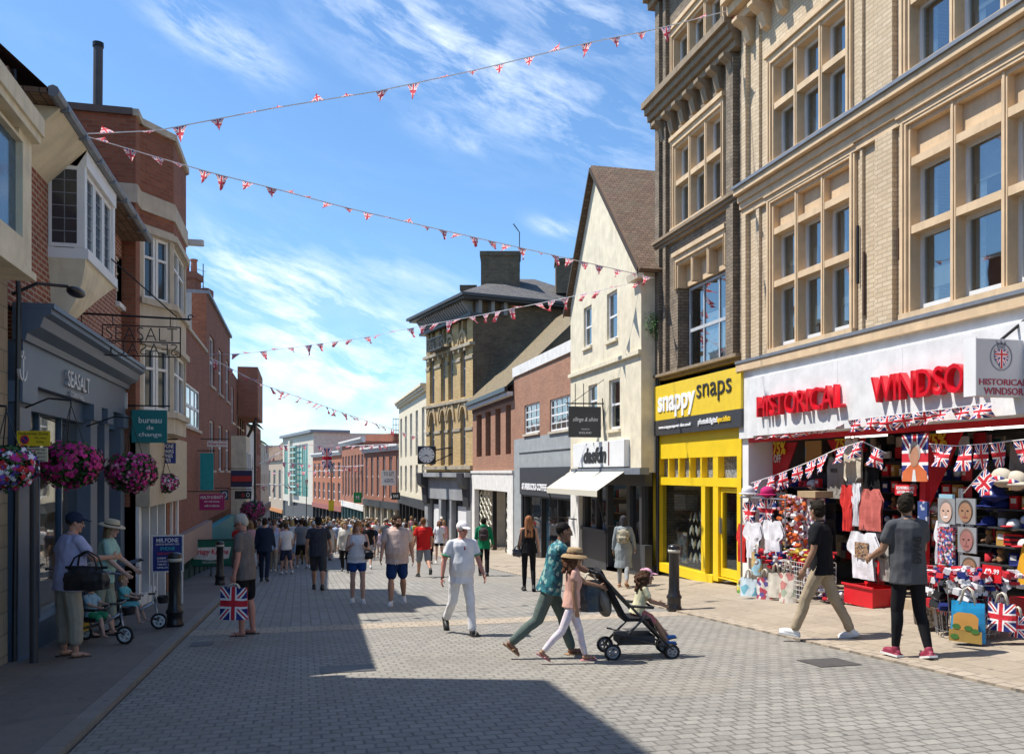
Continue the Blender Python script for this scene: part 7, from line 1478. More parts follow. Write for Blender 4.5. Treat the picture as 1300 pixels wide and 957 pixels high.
# pavement board and barrier banner
t, f, a, b, z0, z1 = blade('pavement_sign', 'blue poster board in a white frame standing behind the near left bollard', 18.4, (194, 681), (231, 724), BLU, [('MR.FONE', .12, .88, .05, .17, WT), ('QUICK REPAIRS ON', .1, .9, .2, .26, WT), ('iPHONE', .25, .75, .30, .40, mat('cyan_lettering', (.05, .5, .6))), ('SAME DAY SERVICE', .15, .85, .46, .53, RL), ('SCREENS  BATTERIES', .15, .85, .60, .65, WT), ('CHARGING PORTS', .15, .85, .69, .74, WT), ('TABLETS  LAPTOPS', .15, .85, .78, .83, WT), ('UNLOCKING', .15, .85, .87, .92, WT)], frame=WPL, brk=False)
MB().tube([f.P(a, -.02, z0), f.P(a, -.02, G(-2.9, 18.4))], .02).tube([f.P(b, -.02, z0), f.P(b, -.02, G(-2.9, 18.4))], .02).build('leg', WPL, t)
t, f, a, b, z0, z1 = blade('barrier_banner', 'green doughnut shop barrier banner across the left pavement', 28.4, (233, 686), (304, 717), mat('banner_green', (.005, .12, .075), .6), [], frame=P_black, brk=False)
cu = (a+b)/2-.02; MB().prism(f, [(cu-.6, z1-.22), (cu+.6, z1-.22), (cu+.52, z0+.22), (cu, z0+.17), (cu-.52, z0+.22)], 0, .006).build('emblem', WPL, t); text('Krispy Kreme', f, cu-.52, cu+.52, z0+.30, z1-.27, .012, RL, t, shear=.15, bold=.02); text('DOUGHNUTS', f, cu-.25, cu+.25, z0+.08, z0+.14, .01, WT, t)
for u_ in (a+.05, cu, b-.05): MB().tube([f.P(u_, -.02, z0), f.P(u_, -.02, G(-2.9, 28.4))], .018).tube([f.P(u_-.05, -.2, G(-2.9, 28.4)+.02), f.P(u_+.05, .2, G(-2.9, 28.4)+.02)], .018).build('leg', P_black, t)
b2 = flat_bag  # (helper reused below)
# parking plates on a post
pp_ = PZ(43, 10.0); t = thing('parking_sign_post', 'dark post with yellow and cream parking plates beside the flower basket', 'sign', (pp_.x, pp_.y, G(pp_.x, pp_.y))); f = Fr((pp_.x-.5, pp_.y-.05), (math.cos(ALPHA), -math.sin(ALPHA)))
MB().tube([(pp_.x, pp_.y, G(pp_.x, pp_.y)), (pp_.x, pp_.y, f.z(43, 545))], .045, 12).build('post', mat('post_dark', (.04, .04, .045), .5), t)
a, z1 = f.uv(22, 547); b, z0 = f.uv(64, 566); o = MB().box(f, a, b, z0, z1, 0, .01).build('yellow_plate', mat('plate_yellow', (.75, .55, .02), .4, var=.04), t); text('Pedestrian Zone', f, a+.02, b-.02, z1-.045, z1-.012, .012, BT, o, ext=.001); text('At any', f, a+.2, b-.04, z1-.095, z1-.065, .012, BT, o, ext=.001); text('time', f, a+.22, b-.07, z1-.135, z1-.11, .012, BT, o, ext=.001)
MB().prism(f, [(a+.09+math.cos(k*math.pi/10)*.052, z0+.07+math.sin(k*math.pi/10)*.052) for k in range(20)], .01, .013).build('roundel', RL, o); MB().prism(f, [(a+.09+math.cos(k*math.pi/10)*.036, z0+.07+math.sin(k*math.pi/10)*.036) for k in range(20)], .013, .016).build('roundel_face', BLU, o); MB().prism(f, [(a+.06, z0+.09), (a+.067, z0+.1), (a+.12, z0+.05), (a+.113, z0+.04)][::-1], .016, .019).build('roundel_bar', RL, o)
a, z1 = f.uv(20, 568); b, z0 = f.uv(61, 586); o = MB().box(f, a, b, z0, z1, 0, .01).build('cream_plate', mat('plate_cream', (.62, .56, .42), .5, var=.04), t)
for k, s_ in enumerate(('No loading', 'Midnight - 8am', '10am - 5pm', '6am - Midnight')): text(s_, f, a+.03, b-.03, z1-.035-.042*k, z1-.010-.042*k, .012, BT, o, ext=.001)
# hanging flower baskets
def basket(lab, c_, r_, seed, cols, bracket=True):
    rr = random.Random(seed); t = thing('hanging_basket', lab, 'flower basket', c_, group='hanging flower baskets'); c_ = Vector(c_)
    MB().lathe([(.0, -r_*.7), (r_*.4, -r_*.6), (r_*.6, -r_*.25), (r_*.62, -.02)], seg=16, cap=False).build('bowl', mat('moss_liner', (.07, .06, .03), .9), t, True, True)
    def pt(lo): 
        while True:
            v = Vector((rr.uniform(-1, 1), rr.uniform(-1, 1), rr.uniform(-1, .75)))
            if lo < v.length < 1 and noise.noise(v*2.2+Vector((seed, 0, 0))) > -.22-.3*(v.length < .8): return Vector((v.x*r_, v.y*r_, v.z*r_*.78+.02-.25*r_*(v.length > .8)*rr.random()))
    lf = MB()
    for k in range(int(7500*r_)): 
        p = pt(.45); s_ = rr.uniform(.020, .042); a = Vector((rr.uniform(-1, 1), rr.uniform(-1, 1), rr.uniform(-.6, .6))).normalized(); b = a.orthogonal().normalized(); lf.m = k % 2; lf.face([p-a*s_, p-b*s_*.6, p+a*s_, p+b*s_*.6])
    lbuild(lf, 'foliage', [mat('leaf_mid', (.05, .13, .025), .7), mat('leaf_dark', (.02, .06, .015), .7)], t)
    fl = MB()
    for k in range(int(1700*r_)):
        p = pt(.84)*1.04; n_ = (p.normalized()+Vector((rr.uniform(-.4, .4), rr.uniform(-.4, .4), rr.uniform(-.3, .3)))).normalized(); u_ = n_.orthogonal().normalized(); v_ = n_.cross(u_); s_ = rr.uniform(.024, .042); fl.m = rr.choice(range(len(cols)))
        fl.face([p+n_*.004*(j % 2)+(u_*math.cos(j*math.pi/5)+v_*math.sin(j*math.pi/5))*s_*(1 if j % 2 == 0 else .6) for j in range(10)])
    lbuild(fl, 'flowers', cols, t)
    ch = MB(); 
    for k in range(3): a = k*2.1; ch.tube([(math.cos(a)*r_*.6, math.sin(a)*r_*.6, 0), (0, 0, r_*1.9)], .006, 5)
    lbuild(ch, 'chain', P_iron, t)
    if bracket: MB().tube([(0, 0, r_*1.9), (0, .0, r_*2.05), (-.25, 0, r_*2.1), (-3.28-c_.x if c_.x > -3.28 else -.3, 0, r_*1.7)], .012, 6).build('bracket', P_iron, t, True, True)
    return t
MG = [mat('petal_magenta', (.55, .015, .22), .6), mat('petal_deep_pink', (.42, .01, .13), .6), mat('petal_magenta', (.55, .015, .22))]; MP = [mat('petal_pink', (.62, .22, .36), .6)]; WB = [mat('petal_white', (.7, .68, .72), .6), mat('petal_violet', (.12, .06, .4), .6)]
def bpos(px, py, X): 
    r_ = ray(px, py); t_ = X/r_.x; return (X, r_.y*t_, CAMH+r_.z*t_)
basket('large magenta petunia basket beside the yellow parking plate', bpos(90, 585, -2.72), .36, 1, MG+[MG[1]]); basket('magenta and pink basket hanging at the far end of the blue shopfront', bpos(167, 596, -2.62), .40, 2, MG+MP); basket('mixed white, violet and red basket at the left edge of the picture', bpos(8, 590, -2.7), .27, 3, WB+MG[:1]+[mat('petal_red', (.5, .02, .03))])
basket('small pink and white flower basket past the teal exchange sign', bpos(210, 612, -2.75), .26, 4, MP+WB[:1]+MG[:1]); basket('distant dark pink flower basket beyond the green barrier', bpos(321, 646, -1.9), .5, 5, MG+MP, False)
# lamp posts
def lamp_post(lab, px, Z, ytop):
    p = PZ(px, Z); z0 = G(p.x, p.y); z1 = zc(ytop, Z); t = thing('street_lamp', lab, 'street lamp', (p.x, p.y, z0), group='old style lamp posts down the street'); h = z1-z0
    MB().lathe([(.0, 0), (.16, 0), (.16, .5), (.1, .7), (.06, 1.0), (.045, h-1.0), (.07, h-.95), (.03, h-.85), (0, h-.85)]).build('post', P_black, t, True, True); MB().lathe([(.10, h-.85), (.2, h-.3), (.10, h-.29)], seg=8).build('lantern', mat('lantern_glass', (.4, .4, .36), .2), t, local=True); MB().lathe([(.23, h-.3), (.18, h-.2), (.05, h-.05), (.02, h), (0, h)], seg=8).build('lantern_roof', P_black, t, local=True); MB().tube([(-.3, 0, h-1.15), (.3, 0, h-1.15)], .02).build('ladder_bar', P_black, t, local=True)
lamp_post('lamp post with a yellow notice in front of the far brick buildings', 420.5, 74, 587); lamp_post('smaller lamp post in front of the teal glass building', 389, 105, 607)
blade('yellow_post_notice', 'yellow notice on the far lamp post', 72, (417, 635), (424, 648), mat('plate_yellow', (.75, .55, .02)), [], brk=False)
ff = Fr((0, 70), (1, 0)); a, z1 = ff.uv(409, 569); b, z0 = ff.uv(421, 594); m_ = MB()
for i in range(6):
    u_, v_ = a+(b-a)*i/6, a+(b-a)*(i+1)/6; d0, d1 = .12*math.sin(i*1.3), .12*math.sin((i+1)*1.3); m_.face([ff.P(u_, d0, z0), ff.P(v_, d1, z0), ff.P(v_, d1, z1), ff.P(u_, d0, z1)], [(i/6, 0), ((i+1)/6, 0), ((i+1)/6, 1), (i/6, 1)])
tag(m_.build('hanging_flag', union()), 'union flag hanging above the far lamp post', 'flag')
cctv = thing('security_camera', 'white security camera on a bracket at the corner of the tall brick building', 'camera', tuple(FL.P(25.4, .3, 8.1))); q = bpos(242, 308, -2.6); MB().cbox(q, (.62, .16, .14)).build('camera_body', WPL, cctv, bevel=.02); MB().tube([(-3.3, q[1], q[2]-.15), (q[0]-.25, q[1], q[2]-.2), (q[0]-.15, q[1], q[2]-.05)], .03).build('arm', P_iron, cctv)
# drain covers in the road
for i, (x_, y_, w_, h_, lab) in enumerate(((4.6, 11.6, .55, .42, 'dark iron cover in the setts near the pushchair'), (.2, 9.5, .6, .45, 'iron cover in the shaded setts at the front'), (-1.45, 12.2, .3, .42, 'kerbside drain grating on the left'), (5.4, 8.2, .5, .5, 'square iron cover in the right foreground'))):
    m_ = MB(); m_.face([(x_, y_, G(x_, y_)+.006), (x_+w_, y_, G(x_, y_)+.006), (x_+w_, y_+h_, G(x_, y_+h_)+.006), (x_, y_+h_, G(x_, y_+h_)+.006)])
    tag(m_.build('drain_cover', mat('cast_iron_cover', (.09, .085, .08), .6, .3, bump=1, bs=30)), lab, 'drain cover', 'iron covers in the road')
# ================================================================ bunting
UT = MB(); UT.face([(-.5, 0, 0), (0, 0, -1.05), (.5, 0, 0)], [(0, 1), (.5, 0), (1, 1)])
def bunting(lab, pts, n, w, h=None, shape='tri', group='strings of flag bunting', sagz=0, thick=.008):
    """pts = [(px, py, Z)] points the string passes through"""
    P3 = []
    for px, py, Z in pts: r_ = ray(px, py); P3.append(Vector((r_.x*Z, r_.y*Z, CAMH+r_.z*Z)))
    seg = [(b-a).length for a, b in zip(P3, P3[1:])]; tot = sum(seg)
    def at_(s):
        for (a, b), l in zip(zip(P3, P3[1:]), seg):
            if s <= l: return a.lerp(b, s/l), (b-a).normalized()
            s -= l
        return P3[-1], (P3[-1]-P3[-2]).normalized()
    t = thing('flag_bunting', lab, 'bunting', tuple(P3[0]), group=group); MB().tube([at_(tot*i/40)[0] for i in range(41)], thick, 4).build('string', mat('string_white', (.85, .84, .82), .8), t)
    rr = random.Random(len(lab)); h = h or w; base = None
    for i in range(n):
        p, d = at_(tot*(i+.5+rr.uniform(-.16, .16))/n); fz = rr.uniform(.8, 1.15); dd = Vector((d.x, d.y, 0)).normalized(); ax = Vector((-dd.y, dd.x, 0)); sw = rr.uniform(-1.7, 1.4) if shape == 'tri' else rr.uniform(-.35, .2)
        dn = (Vector((0, 0, -1))*math.cos(sw)+ax*math.sin(sw)+dd*rr.uniform(-.25, .25)).normalized(); m_ = MB(); K = 4
        for a in range(K):
            for b in range(K):
                def q(s, v):
                    k = (1-v) if shape == 'tri' else 1
                    return p+d*((s-.5)*w*k)+dn*(h*v*fz)+ax*(.22*w*math.sin(3*v+s*4+i)*v)
                def uvq(s, v): return ((s-.5)*((1-v) if shape == 'tri' else 1)+.5, 1-v)
                c4 = [(a/K, b/K), (a/K, (b+1)/K), ((a+1)/K, (b+1)/K), ((a+1)/K, b/K)]; m_.face([q(*x_) for x_ in c4], [uvq(*x_) for x_ in c4])
        m_.build('flag', union() if shape == 'rect' else union('union_flag_plastic', True), t)
    return t
bunting('highest string of flags, from the left gutter up to the top of the souvenir building', [(108, 170, 15), (200, 166, 15.4), (350, 137, 16), (480, 116, 16.5), (610, 88, 17), (740, 56, 17.5), (830, 38, 17.8), (940, 10, 18)], 21, .25, thick=.011)
bunting('string of flags sagging from the left gutter down to the cream gabled house', [(112, 174, 15), (200, 200, 15.6), (270, 220, 16.2), (350, 240, 17), (440, 264, 18), (560, 292, 19), (640, 310, 20), (720, 328, 20.8), (830, 353, 21.7)], 30, .24, thick=.011)
bunting('string of flags from the plain brick house up to the cream gabled house', [(265, 450, 33), (310, 449, 33), (380, 440, 32), (460, 429, 31), (540, 413, 29.5), (620, 398, 27), (700, 382, 24.5), (770, 367, 22.8), (828, 353, 21.9)], 30, .33)
bunting('string of flags running from the plain brick house down to the far clock building', [(265, 453, 33), (330, 487, 36), (390, 508, 42), (450, 529, 50), (502, 546, 58), (533, 556, 58)], 34, .36, thick=.012)
bunting('level far string of flags just above the distant roofs', [(312, 566, 70), (380, 565, 76), (440, 566, 78), (510, 563, 72)], 26, .5, thick=.025)
bunting('lower far string of flags across the teal glass building', [(352, 586, 90), (390, 590, 92), (440, 592, 90), (505, 588, 76)], 22, .55, thick=.03); bunting('third far string of flags in front of the orange brick shop', [(340, 600, 100), (400, 598, 100), (450, 596, 95), (500, 600, 78)], 20, .6, thick=.03)
bunting('slanting far string of flags left of the teal glass building', [(318, 594, 64), (340, 583, 80), (356, 574, 100)], 8, .5, thick=.03); bunting('lowest far string of flags above the crowd on the left', [(316, 614, 60), (350, 616, 75), (380, 613, 100)], 10, .5, thick=.03)
# ================================================================ souvenir shop display
F = FR
def up(px, n): return F.u(px, n)
def zp_(px, py, n): return F.z(px, py, n)
def tee_shape(lab, p0, p1, n, m, kind='short', group='shirts hanging at the souvenir shop', pr=None, word=None, wm=None, name='t_shirt', cat='T-shirt'):
    """shirt hung flat, facing the street; p0, p1 upper-left and lower-right pixels of its outline"""
    u0, u1 = up(p0[0], n), up(p1[0], n); z1, z0 = zp_(p0[0], p0[1], n), zp_(p0[0], p0[1]+(p1[1]-p0[1]), n); w, h = u1-u0, z1-z0; cx = (u0+u1)/2
    t = thing(name, lab, cat, tuple(F.P(cx, n, z0)), group=group); K = 12; b = MB()
    def outline(v):      # half width of the body at height fraction v (0 hem .. 1 shoulder)
        if kind == 'vest': return .5*w*(.86 if v < .75 else .86-(v-.75)*1.4)
        if v > .70: return .5*w*(1.0-(v-.70)*1.15)
        if v > (.52 if kind == 'short' else .12): return .5*w*(.97-.10*(.7-v)) if kind == 'long' else .5*w*(1.0-.55*max(0, .70-v)*(1 if v > .62 else 1))
        return .5*w*(.66 if kind == 'short' else .62)
    for s_ in (1, -1):
        for i in range(K):
            for j in range(K):
                def q(a, v):
                    hw = outline(min(v, .999)); x_ = (a-.5)*2*hw; zz = v*h
                    if v > .9 and abs(a-.5) < .2: zz -= (.2-abs(a-.5))*.35*h*(v-.9)*10
                    fold = .018*math.sin(a*19+v*3+u0*7)*(1-v*.6)+.02*noise.noise(Vector((a*5, v*4, u0)))
                    return F.P(cx+x_, n+s_*.018+fold, z0+zz)
                c4 = [(i/K, j/K), ((i+1)/K, j/K), ((i+1)/K, (j+1)/K), (i/K, (j+1)/K)]
                if s_ < 0: c4 = c4[::-1]
                b.face([q(*c_) for c_ in c4], [c_ for c_ in c4])
    b.build('fabric', m, t, True)
    if pr: MB().box(F, cx-w*.2, cx+w*.2, z0+h*.45, z0+h*.78, n+.03, n+.045).build('print', pr, t)
    if word: text(word, F, cx-w*.2, cx+w*.2, z0+h*.62, z0+h*.72, n+.045, wm or P_black, t, 'print_lettering', ext=.002)
    MB().tube([F.P(cx-w*.18, n, z1-.02), F.P(cx, n, z1+.06), F.P(cx+w*.18, n, z1-.02)], .006, 5).tube([F.P(cx, n, z1+.06), F.P(cx, n, z1+.12)], .005, 5).build('hanger', P_black, t); return t
TWH = cloth('tee_white', (.68, .67, .70)); TGR = cloth('tee_grey', (.33, .31, .28)); TCR = cloth('tee_cream', (.56, .50, .40)); TSA = cloth('tee_salmon', (.50, .13, .11)); TRD = cloth('tee_red', (.58, .04, .035)); TBK = cloth('tee_black', (.015, .014, .014))
PRB = multi('brown_print', [(.2, .1, .05), (.35, .2, .1), (.05, .04, .04), (.4, .3, .2)], 40)
ITEMS = [('union flag T-shirt on the upper left of the outside rail', (943, 637), (960, 664), .42, union(), 'short'), ('union flag T-shirt under a pink cap in the outside rail', (962, 632), (986, 662), .40, union(), 'short'), ('dark grey long sleeved top at the right end of the outside rail', (982, 624), (998, 668), .3, DKG, 'long')]
for lab, a, b, n_, m_, kd in ITEMS: tee_shape(lab, a, b, n_, m_, kd)
tee_shape('plain white T-shirt, left one of the outside pair', (944, 661), (969, 706), .55, TWH, pr=None); tee_shape('plain white T-shirt, right one of the outside pair', (967, 659), (995, 708), .5, TWH)
tee_shape('red fabric shirt hanging behind the white pair', (936, 664), (950, 712), .3, TRD)
tee_shape('light grey sweatshirt lettered in an arc deep in the doorway', (1050, 580), (1073, 632), -.35, TGR, 'long', word='WINDSOR', wm=BT, name='sweatshirt', cat='sweatshirt'); tee_shape('cream hooded sweatshirt hanging in the middle of the opening', (1071, 556), (1094, 616), -.05, TCR, 'long', name='sweatshirt', cat='sweatshirt')
tee_shape('black T-shirt with gold crest lettered in the middle of the opening', (1091, 574), (1124, 624), -.12, TBK, word='WINDSOR', wm=mat('gold_print', (.35, .18, .05))); tee_shape('bright red T-shirt left of the salmon one', (1067, 615), (1085, 673), .05, TRD); tee_shape('narrow white T-shirt between the red and salmon ones', (1082, 613), (1094, 667), .05, TWH)
tee_shape('salmon pink vest on a hanger under the black T-shirt', (1090, 620), (1123, 672), .05, TSA, 'vest', name='vest_top', cat='vest'); tee_shape('white T-shirt with a brown photo print above the red basket', (1076, 673), (1118, 731), .12, TWH, pr=PRB, word=None); tee_shape('pale grey T-shirt lettered windsor half behind the photo print one', (1112, 690), (1140, 735), .0, TGR, word='WINDSOR', wm=BT)
tee_shape('long white shirt hanging behind the face mask stand', (1186, 660), (1206, 715), .15, TWH); tee_shape('grey top at the upper right of the shop opening', (1283, 560), (1318, 615), -.4, TGR, 'long')
rl = thing('clothes_rail', 'steel clothes rail outside the left pier of the souvenir shop', 'rail', tuple(F.P(up(965, .45), .45, G(8.5, 17)))); zr_ = zp_(965, 632, .45)
MB().tube([F.P(up(940, .45), .45, zr_), F.P(up(998, .45), .45, zr_)], .015).build('rail', SIL, rl)
for q in (941, 997): MB().tube([F.P(up(q, .45), .45, zr_), F.P(up(q, .45), .45, G(8.5, 16))], .015).build('upright', SIL, rl)
for i, q in enumerate((950, 974)):      # caps on top of the rail
    o = thing('sun_hat', ('white bobble hat', 'bright pink hat')[i]+' perched on top of the outside rail', 'hat', tuple(F.P(up(q, .42), .42, zr_)), group='hats on the outside rail'); p = F.P(up(q, .42), .42, zr_+.12); MB().ell(p, (.13, .13, .11)).build('crown', (TWH, cloth('hot_pink', (.5, .03, .15)))[i], o, True); MB().ell(p-Vector((0, 0, .05)), (.19, .19, .02)).build('brim', (TWH, cloth('hot_pink', (.5, .03, .15)))[i], o, True)
# tote bags and baskets on the left floor display
def tote(lab, px, ytop, ybot, wpx, n, m, group='bags hanging at the souvenir shop', hm=None):
    u_ = up(px, n); z1, z0 = zp_(px, ytop, n), zp_(px, ybot, n); s_ = FOC/(F.P(u_, n, 0).x*math.sin(ALPHA)+F.P(u_, n, 0).y*math.cos(ALPHA)); w = wpx/s_*1.0; p = F.P(u_, n, z1)
    return flat_bag(lab, (p.x, p.y, p.z), -62, w, (z1-z0)*.72, m, 'tote_bag', 'tote bag', group, handles=(z1-z0)*.28, d=.12, hm=hm)
PB1 = multi('tote_print_rose', [(.62, .58, .5), (.62, .58, .5), (.5, .2, .18), (.35, .4, .3), (.66, .6, .52)], 9); PB2 = multi('tote_print_flags', [(.6, .58, .56), (.4, .05, .08), (.1, .08, .25), (.6, .55, .5)], 14); PB3 = multi('tote_print_blue', [(.55, .66, .72), (.55, .66, .72), (.15, .4, .5), (.6, .68, .72)], 6)
tote('pale blue tote bag at the far left of the floor display', 951, 722, 764, 26, .75, PB3); tote('white and red flag print tote leaning right of the pale blue one', 971, 722, 762, 24, .78, PB2); tote('cream tote with a rose print, right of the flag print one', 1000, 712, 765, 24, .8, PB1); tote('pale tote bag with a picture of a castle in blue, hung high', 961, 690, 730, 16, .6, multi('tote_castle', [(.3, .5, .6), (.5, .35, .15), (.6, .6, .55)], 6)); tote('off-white tote bag between the rose and flag prints', 985, 715, 758, 22, .74, multi('tote_plain', [(.6, .56, .48), (.56, .52, .44)], 4)); tote('narrow striped tote near the yellow shop door', 940, 735, 757, 11, .6, multi('stripe_print', [(.5, .05, .06), (.6, .55, .1), (.1, .3, .08), (.6, .6, .55)], 16))
def wire_basket(lab, u0, u1, n0, n1, z0, z1, m, name='wire_basket', cat='wire basket', step=.07):
    t = thing(name, lab, cat, tuple(F.P((u0+u1)/2, (n0+n1)/2, z0))); w = MB(); P_ = F.P
    k = int((u1-u0)/step); j_ = int((z1-z0)/step)
    for i in range(k+1):
        u_ = u0+(u1-u0)*i/k
        for n_ in (n0, n1): w.tube([P_(u_, n_, z0), P_(u_, n_, z1)], .004, 4)
    for j in range(j_+1): z_ = z0+(z1-z0)*j/j_; w.tube([P_(u0, n0, z_), P_(u1, n0, z_), P_(u1, n1, z_), P_(u0, n1, z_), P_(u0, n0, z_)], .004, 4)
    w.build('wire_grid', m, t); return t
gd_ = G(8.2, 15)
u0, u1 = up(1006, .55), up(1038, .55); wire_basket('tall white wire bin of sale clothes behind the black T-shirt man', u0, u1, .2, .75, gz(-u0)+.25, zp_(1020, 712, .55), WPL)
def pile(lab, c_, r_, cols, n=60, seed=1, name='clothes_pile', cat='pile', flat=.5, sz=.08):
    rr = random.Random(seed); b = MB(); c_ = Vector(c_)
    for k in range(n):
        v = Vector((rr.uniform(-1, 1)*r_[0], rr.uniform(-1, 1)*r_[1], rr.uniform(-.6, 1)*r_[2])); b.m = rr.randrange(len(cols)); M3 = Matrix.Rotation(rr.uniform(0, 3), 3, 'Z') @ Matrix.Rotation(rr.uniform(-.7, .7), 3, 'X'); b.cbox(c_+v, (sz*rr.uniform(.6, 1.6), sz*rr.uniform(.5, 1.2), sz*flat*rr.uniform(.4, 1.1)), M3)
    return tag(b.build(name, cols, loc=c_), lab, cat, kind='stuff')
CL = [cloth('p_red', (.5, .03, .04)), cloth('p_white', (.66, .65, .66)), cloth('p_navy', (.02, .03, .14)), cloth('p_yellow', (.6, .45, .08)), cloth('p_orange', (.65, .16, .05)), cloth('p_pink', (.6, .25, .3))]
pile('heap of yellow and red scarves on top of the white wire bin', F.P((u0+u1)/2, .48, zp_(1020, 708, .5)), (.25, .42, .14), [CL[0], CL[3], CL[1], CL[0]], 110, 2)
pile('tangle of orange and pink trinkets hanging left of the wire bin', F.P(up(1008, .3), .3, zp_(1008, 668, .3)), (.14, .3, .55), [CL[4], CL[5], CL[1], CL[4]], 140, 3, flat=.9, sz=.07); pile('mixed flag coloured trinkets under the white T-shirts', F.P(up(985, .55), .55, zp_(985, 712, .55)), (.15, .55, .18), [CL[0], CL[1], CL[2]], 130, 4, flat=.8, sz=.07)
pile('flag coloured bundle on the floor behind the khaki trousers', F.P(up(1056, .35), .35, G(8.6, 13)+.12), (.12, .22, .1), [CL[0], CL[1], CL[2]], 60, 5)
# postcard spinner with black dots
ps = thing('postcard_rack', 'tall white spotted postcard rack beside the black T-shirt man', 'card rack', tuple(F.P(up(1030, .1), .1, G(8.8, 14)))); MB().box(F, up(1027, .1), up(1041, .1), gz(14)+.35, zp_(1030, 632, .1), .0, .22).build('rack', multi('card_grid', [(.6, .6, .62), (.62, .6, .6), (.08, .07, .1), (.4, .1, .12), (.1, .12, .3)], 22), ps); MB().box(F, up(1025, .1), up(1048, .1), zp_(1030, 631, .1), zp_(1030, 623, .1), -.05, .3).build('top_box', mat('cardboard', (.38, .27, .15), .9), ps)
# red basket on the step
rb = thing('shopping_basket', 'red plastic basket on the shop step below the photo print T-shirt', 'basket', tuple(F.P(up(1103, .0), .0, gz(12)+.35)));z0 = zp_(1100, 767, .1)
m_ = MB(); a, b = up(1085, .1), up(1122, .1); zt_ = z0+.30
for (x0, x1, y0, y1) in ((a, b, .28, .30), (a, b, -.1, -.08), (a, a+.02, -.08, .28), (b-.02, b, -.08, .28)): m_.box(F, x0, x1, z0, zt_, y0, y1)
m_.box(F, a, b, z0, z0+.02, -.08, .28); m_.box(F, a-.03, b+.03, zt_, zt_+.03, .30, .33); m_.box(F, a-.03, b+.03, zt_, zt_+.03, -.13, -.1); m_.build('tub', rd, rb); MB().box(F, a+.1, a+.22, zt_, zt_+.5, -.3, -.25).build('red_stand', rd, rb)
# cloth poster with a portrait of an imaginary man in an orange coat
po = thing('portrait_towel', 'union flag towel printed with a smiling white-haired figure in orange', 'towel', tuple(F.P(up(1161, .1), .1, zp_(1161, 612, .1)))); a, b = up(1145, .1), up(1178, .1); z0, z1 = zp_(1161, 611, .1), zp_(1161, 551, .1)
m_ = MB(); m_.face([F.P(a, .1, z0), F.P(b, .1, z0), F.P(b, .1, z1), F.P(a, .1, z1)], [(0, 0), (1, 0), (1, 1), (0, 1)]); o = m_.build('towel_cloth', union(), po); md = o.modifiers.new('s', 'SOLIDIFY'); md.thickness = .01
cx = (a+b)/2; hh = z1-z0; ov = lambda rx, rz, cz, n0, n1, m, nm: MB().prism(F, [(cx+math.cos(k*math.pi/10)*rx, cz+math.sin(k*math.pi/10)*rz) for k in range(20)], n0, n1).build(nm, m, o)
MB().prism(F, [(a+.01, z0), (b-.01, z0), (b-.02, z0+hh*.2), (cx+.08, z0+hh*.36), (cx-.08, z0+hh*.36), (a+.02, z0+hh*.2)], .1, .106).build('printed_coat', mat('print_orange', (.6, .14, .04)), o); ov(.125, .17, z0+hh*.60, .1, .107, mat('print_hair', (.42, .38, .34)), 'printed_hair'); ov(.10, .155, z0+hh*.53, .107, .110, mat('print_skin', (.45, .22, .13)), 'printed_face')
MB().prism(F, [(cx-.05, z0), (cx+.05, z0), (cx+.02, z0+hh*.25), (cx-.02, z0+hh*.25)], .107, .111).build('printed_shirt', WPL, o)
# masks of invented faces in clear packets on a carousel
cs = thing('mask_carousel', 'revolving stand carrying packets of printed faces', 'display stand', tuple(F.P(up(1220, .7), .7, G(8.2, 10)))); P0_ = F.P(up(1220, .7), .7, 0); MB().tube([F.P(up(1220, .62), .62, G(8.2, 10)), F.P(up(1220, .62), .62, zp_(1220, 620, .62))], .03).build('column', SIL, cs)
for k, (q0, r0, q1, r1, sk, hc, lab) in enumerate(((1190, 632, 1213, 664, (.62, .42, .33), (.2, .18, .17), 'face mask packet with dark hair and a wide smile, upper left on the stand'), (1213, 632, 1239, 664, (.36, .2, .12), (.08, .06, .05), 'face mask packet in warm brown tones, upper right on the stand'), (1215, 668, 1240, 700, (.35, .16, .14), (.2, .12, .1), 'reddish face mask packet in the middle right of the stand'), (1218, 704, 1244, 730, (.3, .17, .1), (.1, .07, .05), 'dark brown face mask packet low on the stand'))):
    n_ = .72; a, b = up(q0, n_), up(q1, n_); z1, z0 = zp_(q0, r0, n_), zp_(q0, r1, n_); t = thing('face_mask_packet', lab, 'mask', tuple(F.P(a, n_, z0)), group='printed face masks on the stand'); cx = (a+b)/2; w, h = b-a, z1-z0
    MB().box(F, a+.01, b-.01, z0, z1, n_-.015, n_).build('packet', mat('packet_grey', (.28, .29, .3), .25), t)
    def o2(rx, rz, du, dz, n0, n1, m, nm): MB().prism(F, [(cx+du*w+math.cos(j*math.pi/10)*rx*w, z0+dz*h+math.sin(j*math.pi/10)*rz*h) for j in range(20)], n_+n0, n_+n1).build(nm, m, t)
    sm_ = mat('mask_skin%d' % k, sk, .4); o2(.36, .43, 0, .52, 0, .004, mat('mask_hair%d' % k, hc), 'printed_hair'); o2(.31, .38, 0, .45, .004, .010, sm_, 'printed_face')
    for s_ in (-1, 1): o2(.055, .025, s_*.13, .52, .010, .013, P_black, 'printed_eye')
    o2(.04, .09, 0, .42, .010, .014, mat('mask_nose%d' % k, tuple(v*.75 for v in sk)), 'printed_nose'); o2(.14, .035, 0, .27, .010, .013, P_white if k == 0 else mat('mask_mouth', (.25, .08, .07)), 'printed_mouth')
MB().box(F, up(1190, .7), up(1210, .7), zp_(1190, 715, .7), zp_(1190, 668, .7), .66, .70).build('keyring_panel', multi('keyring_card', [(.4, .05, .07), (.6, .6, .62), (.05, .08, .3), (.5, .2, .25), (.03, .03, .03)], 30), cs)
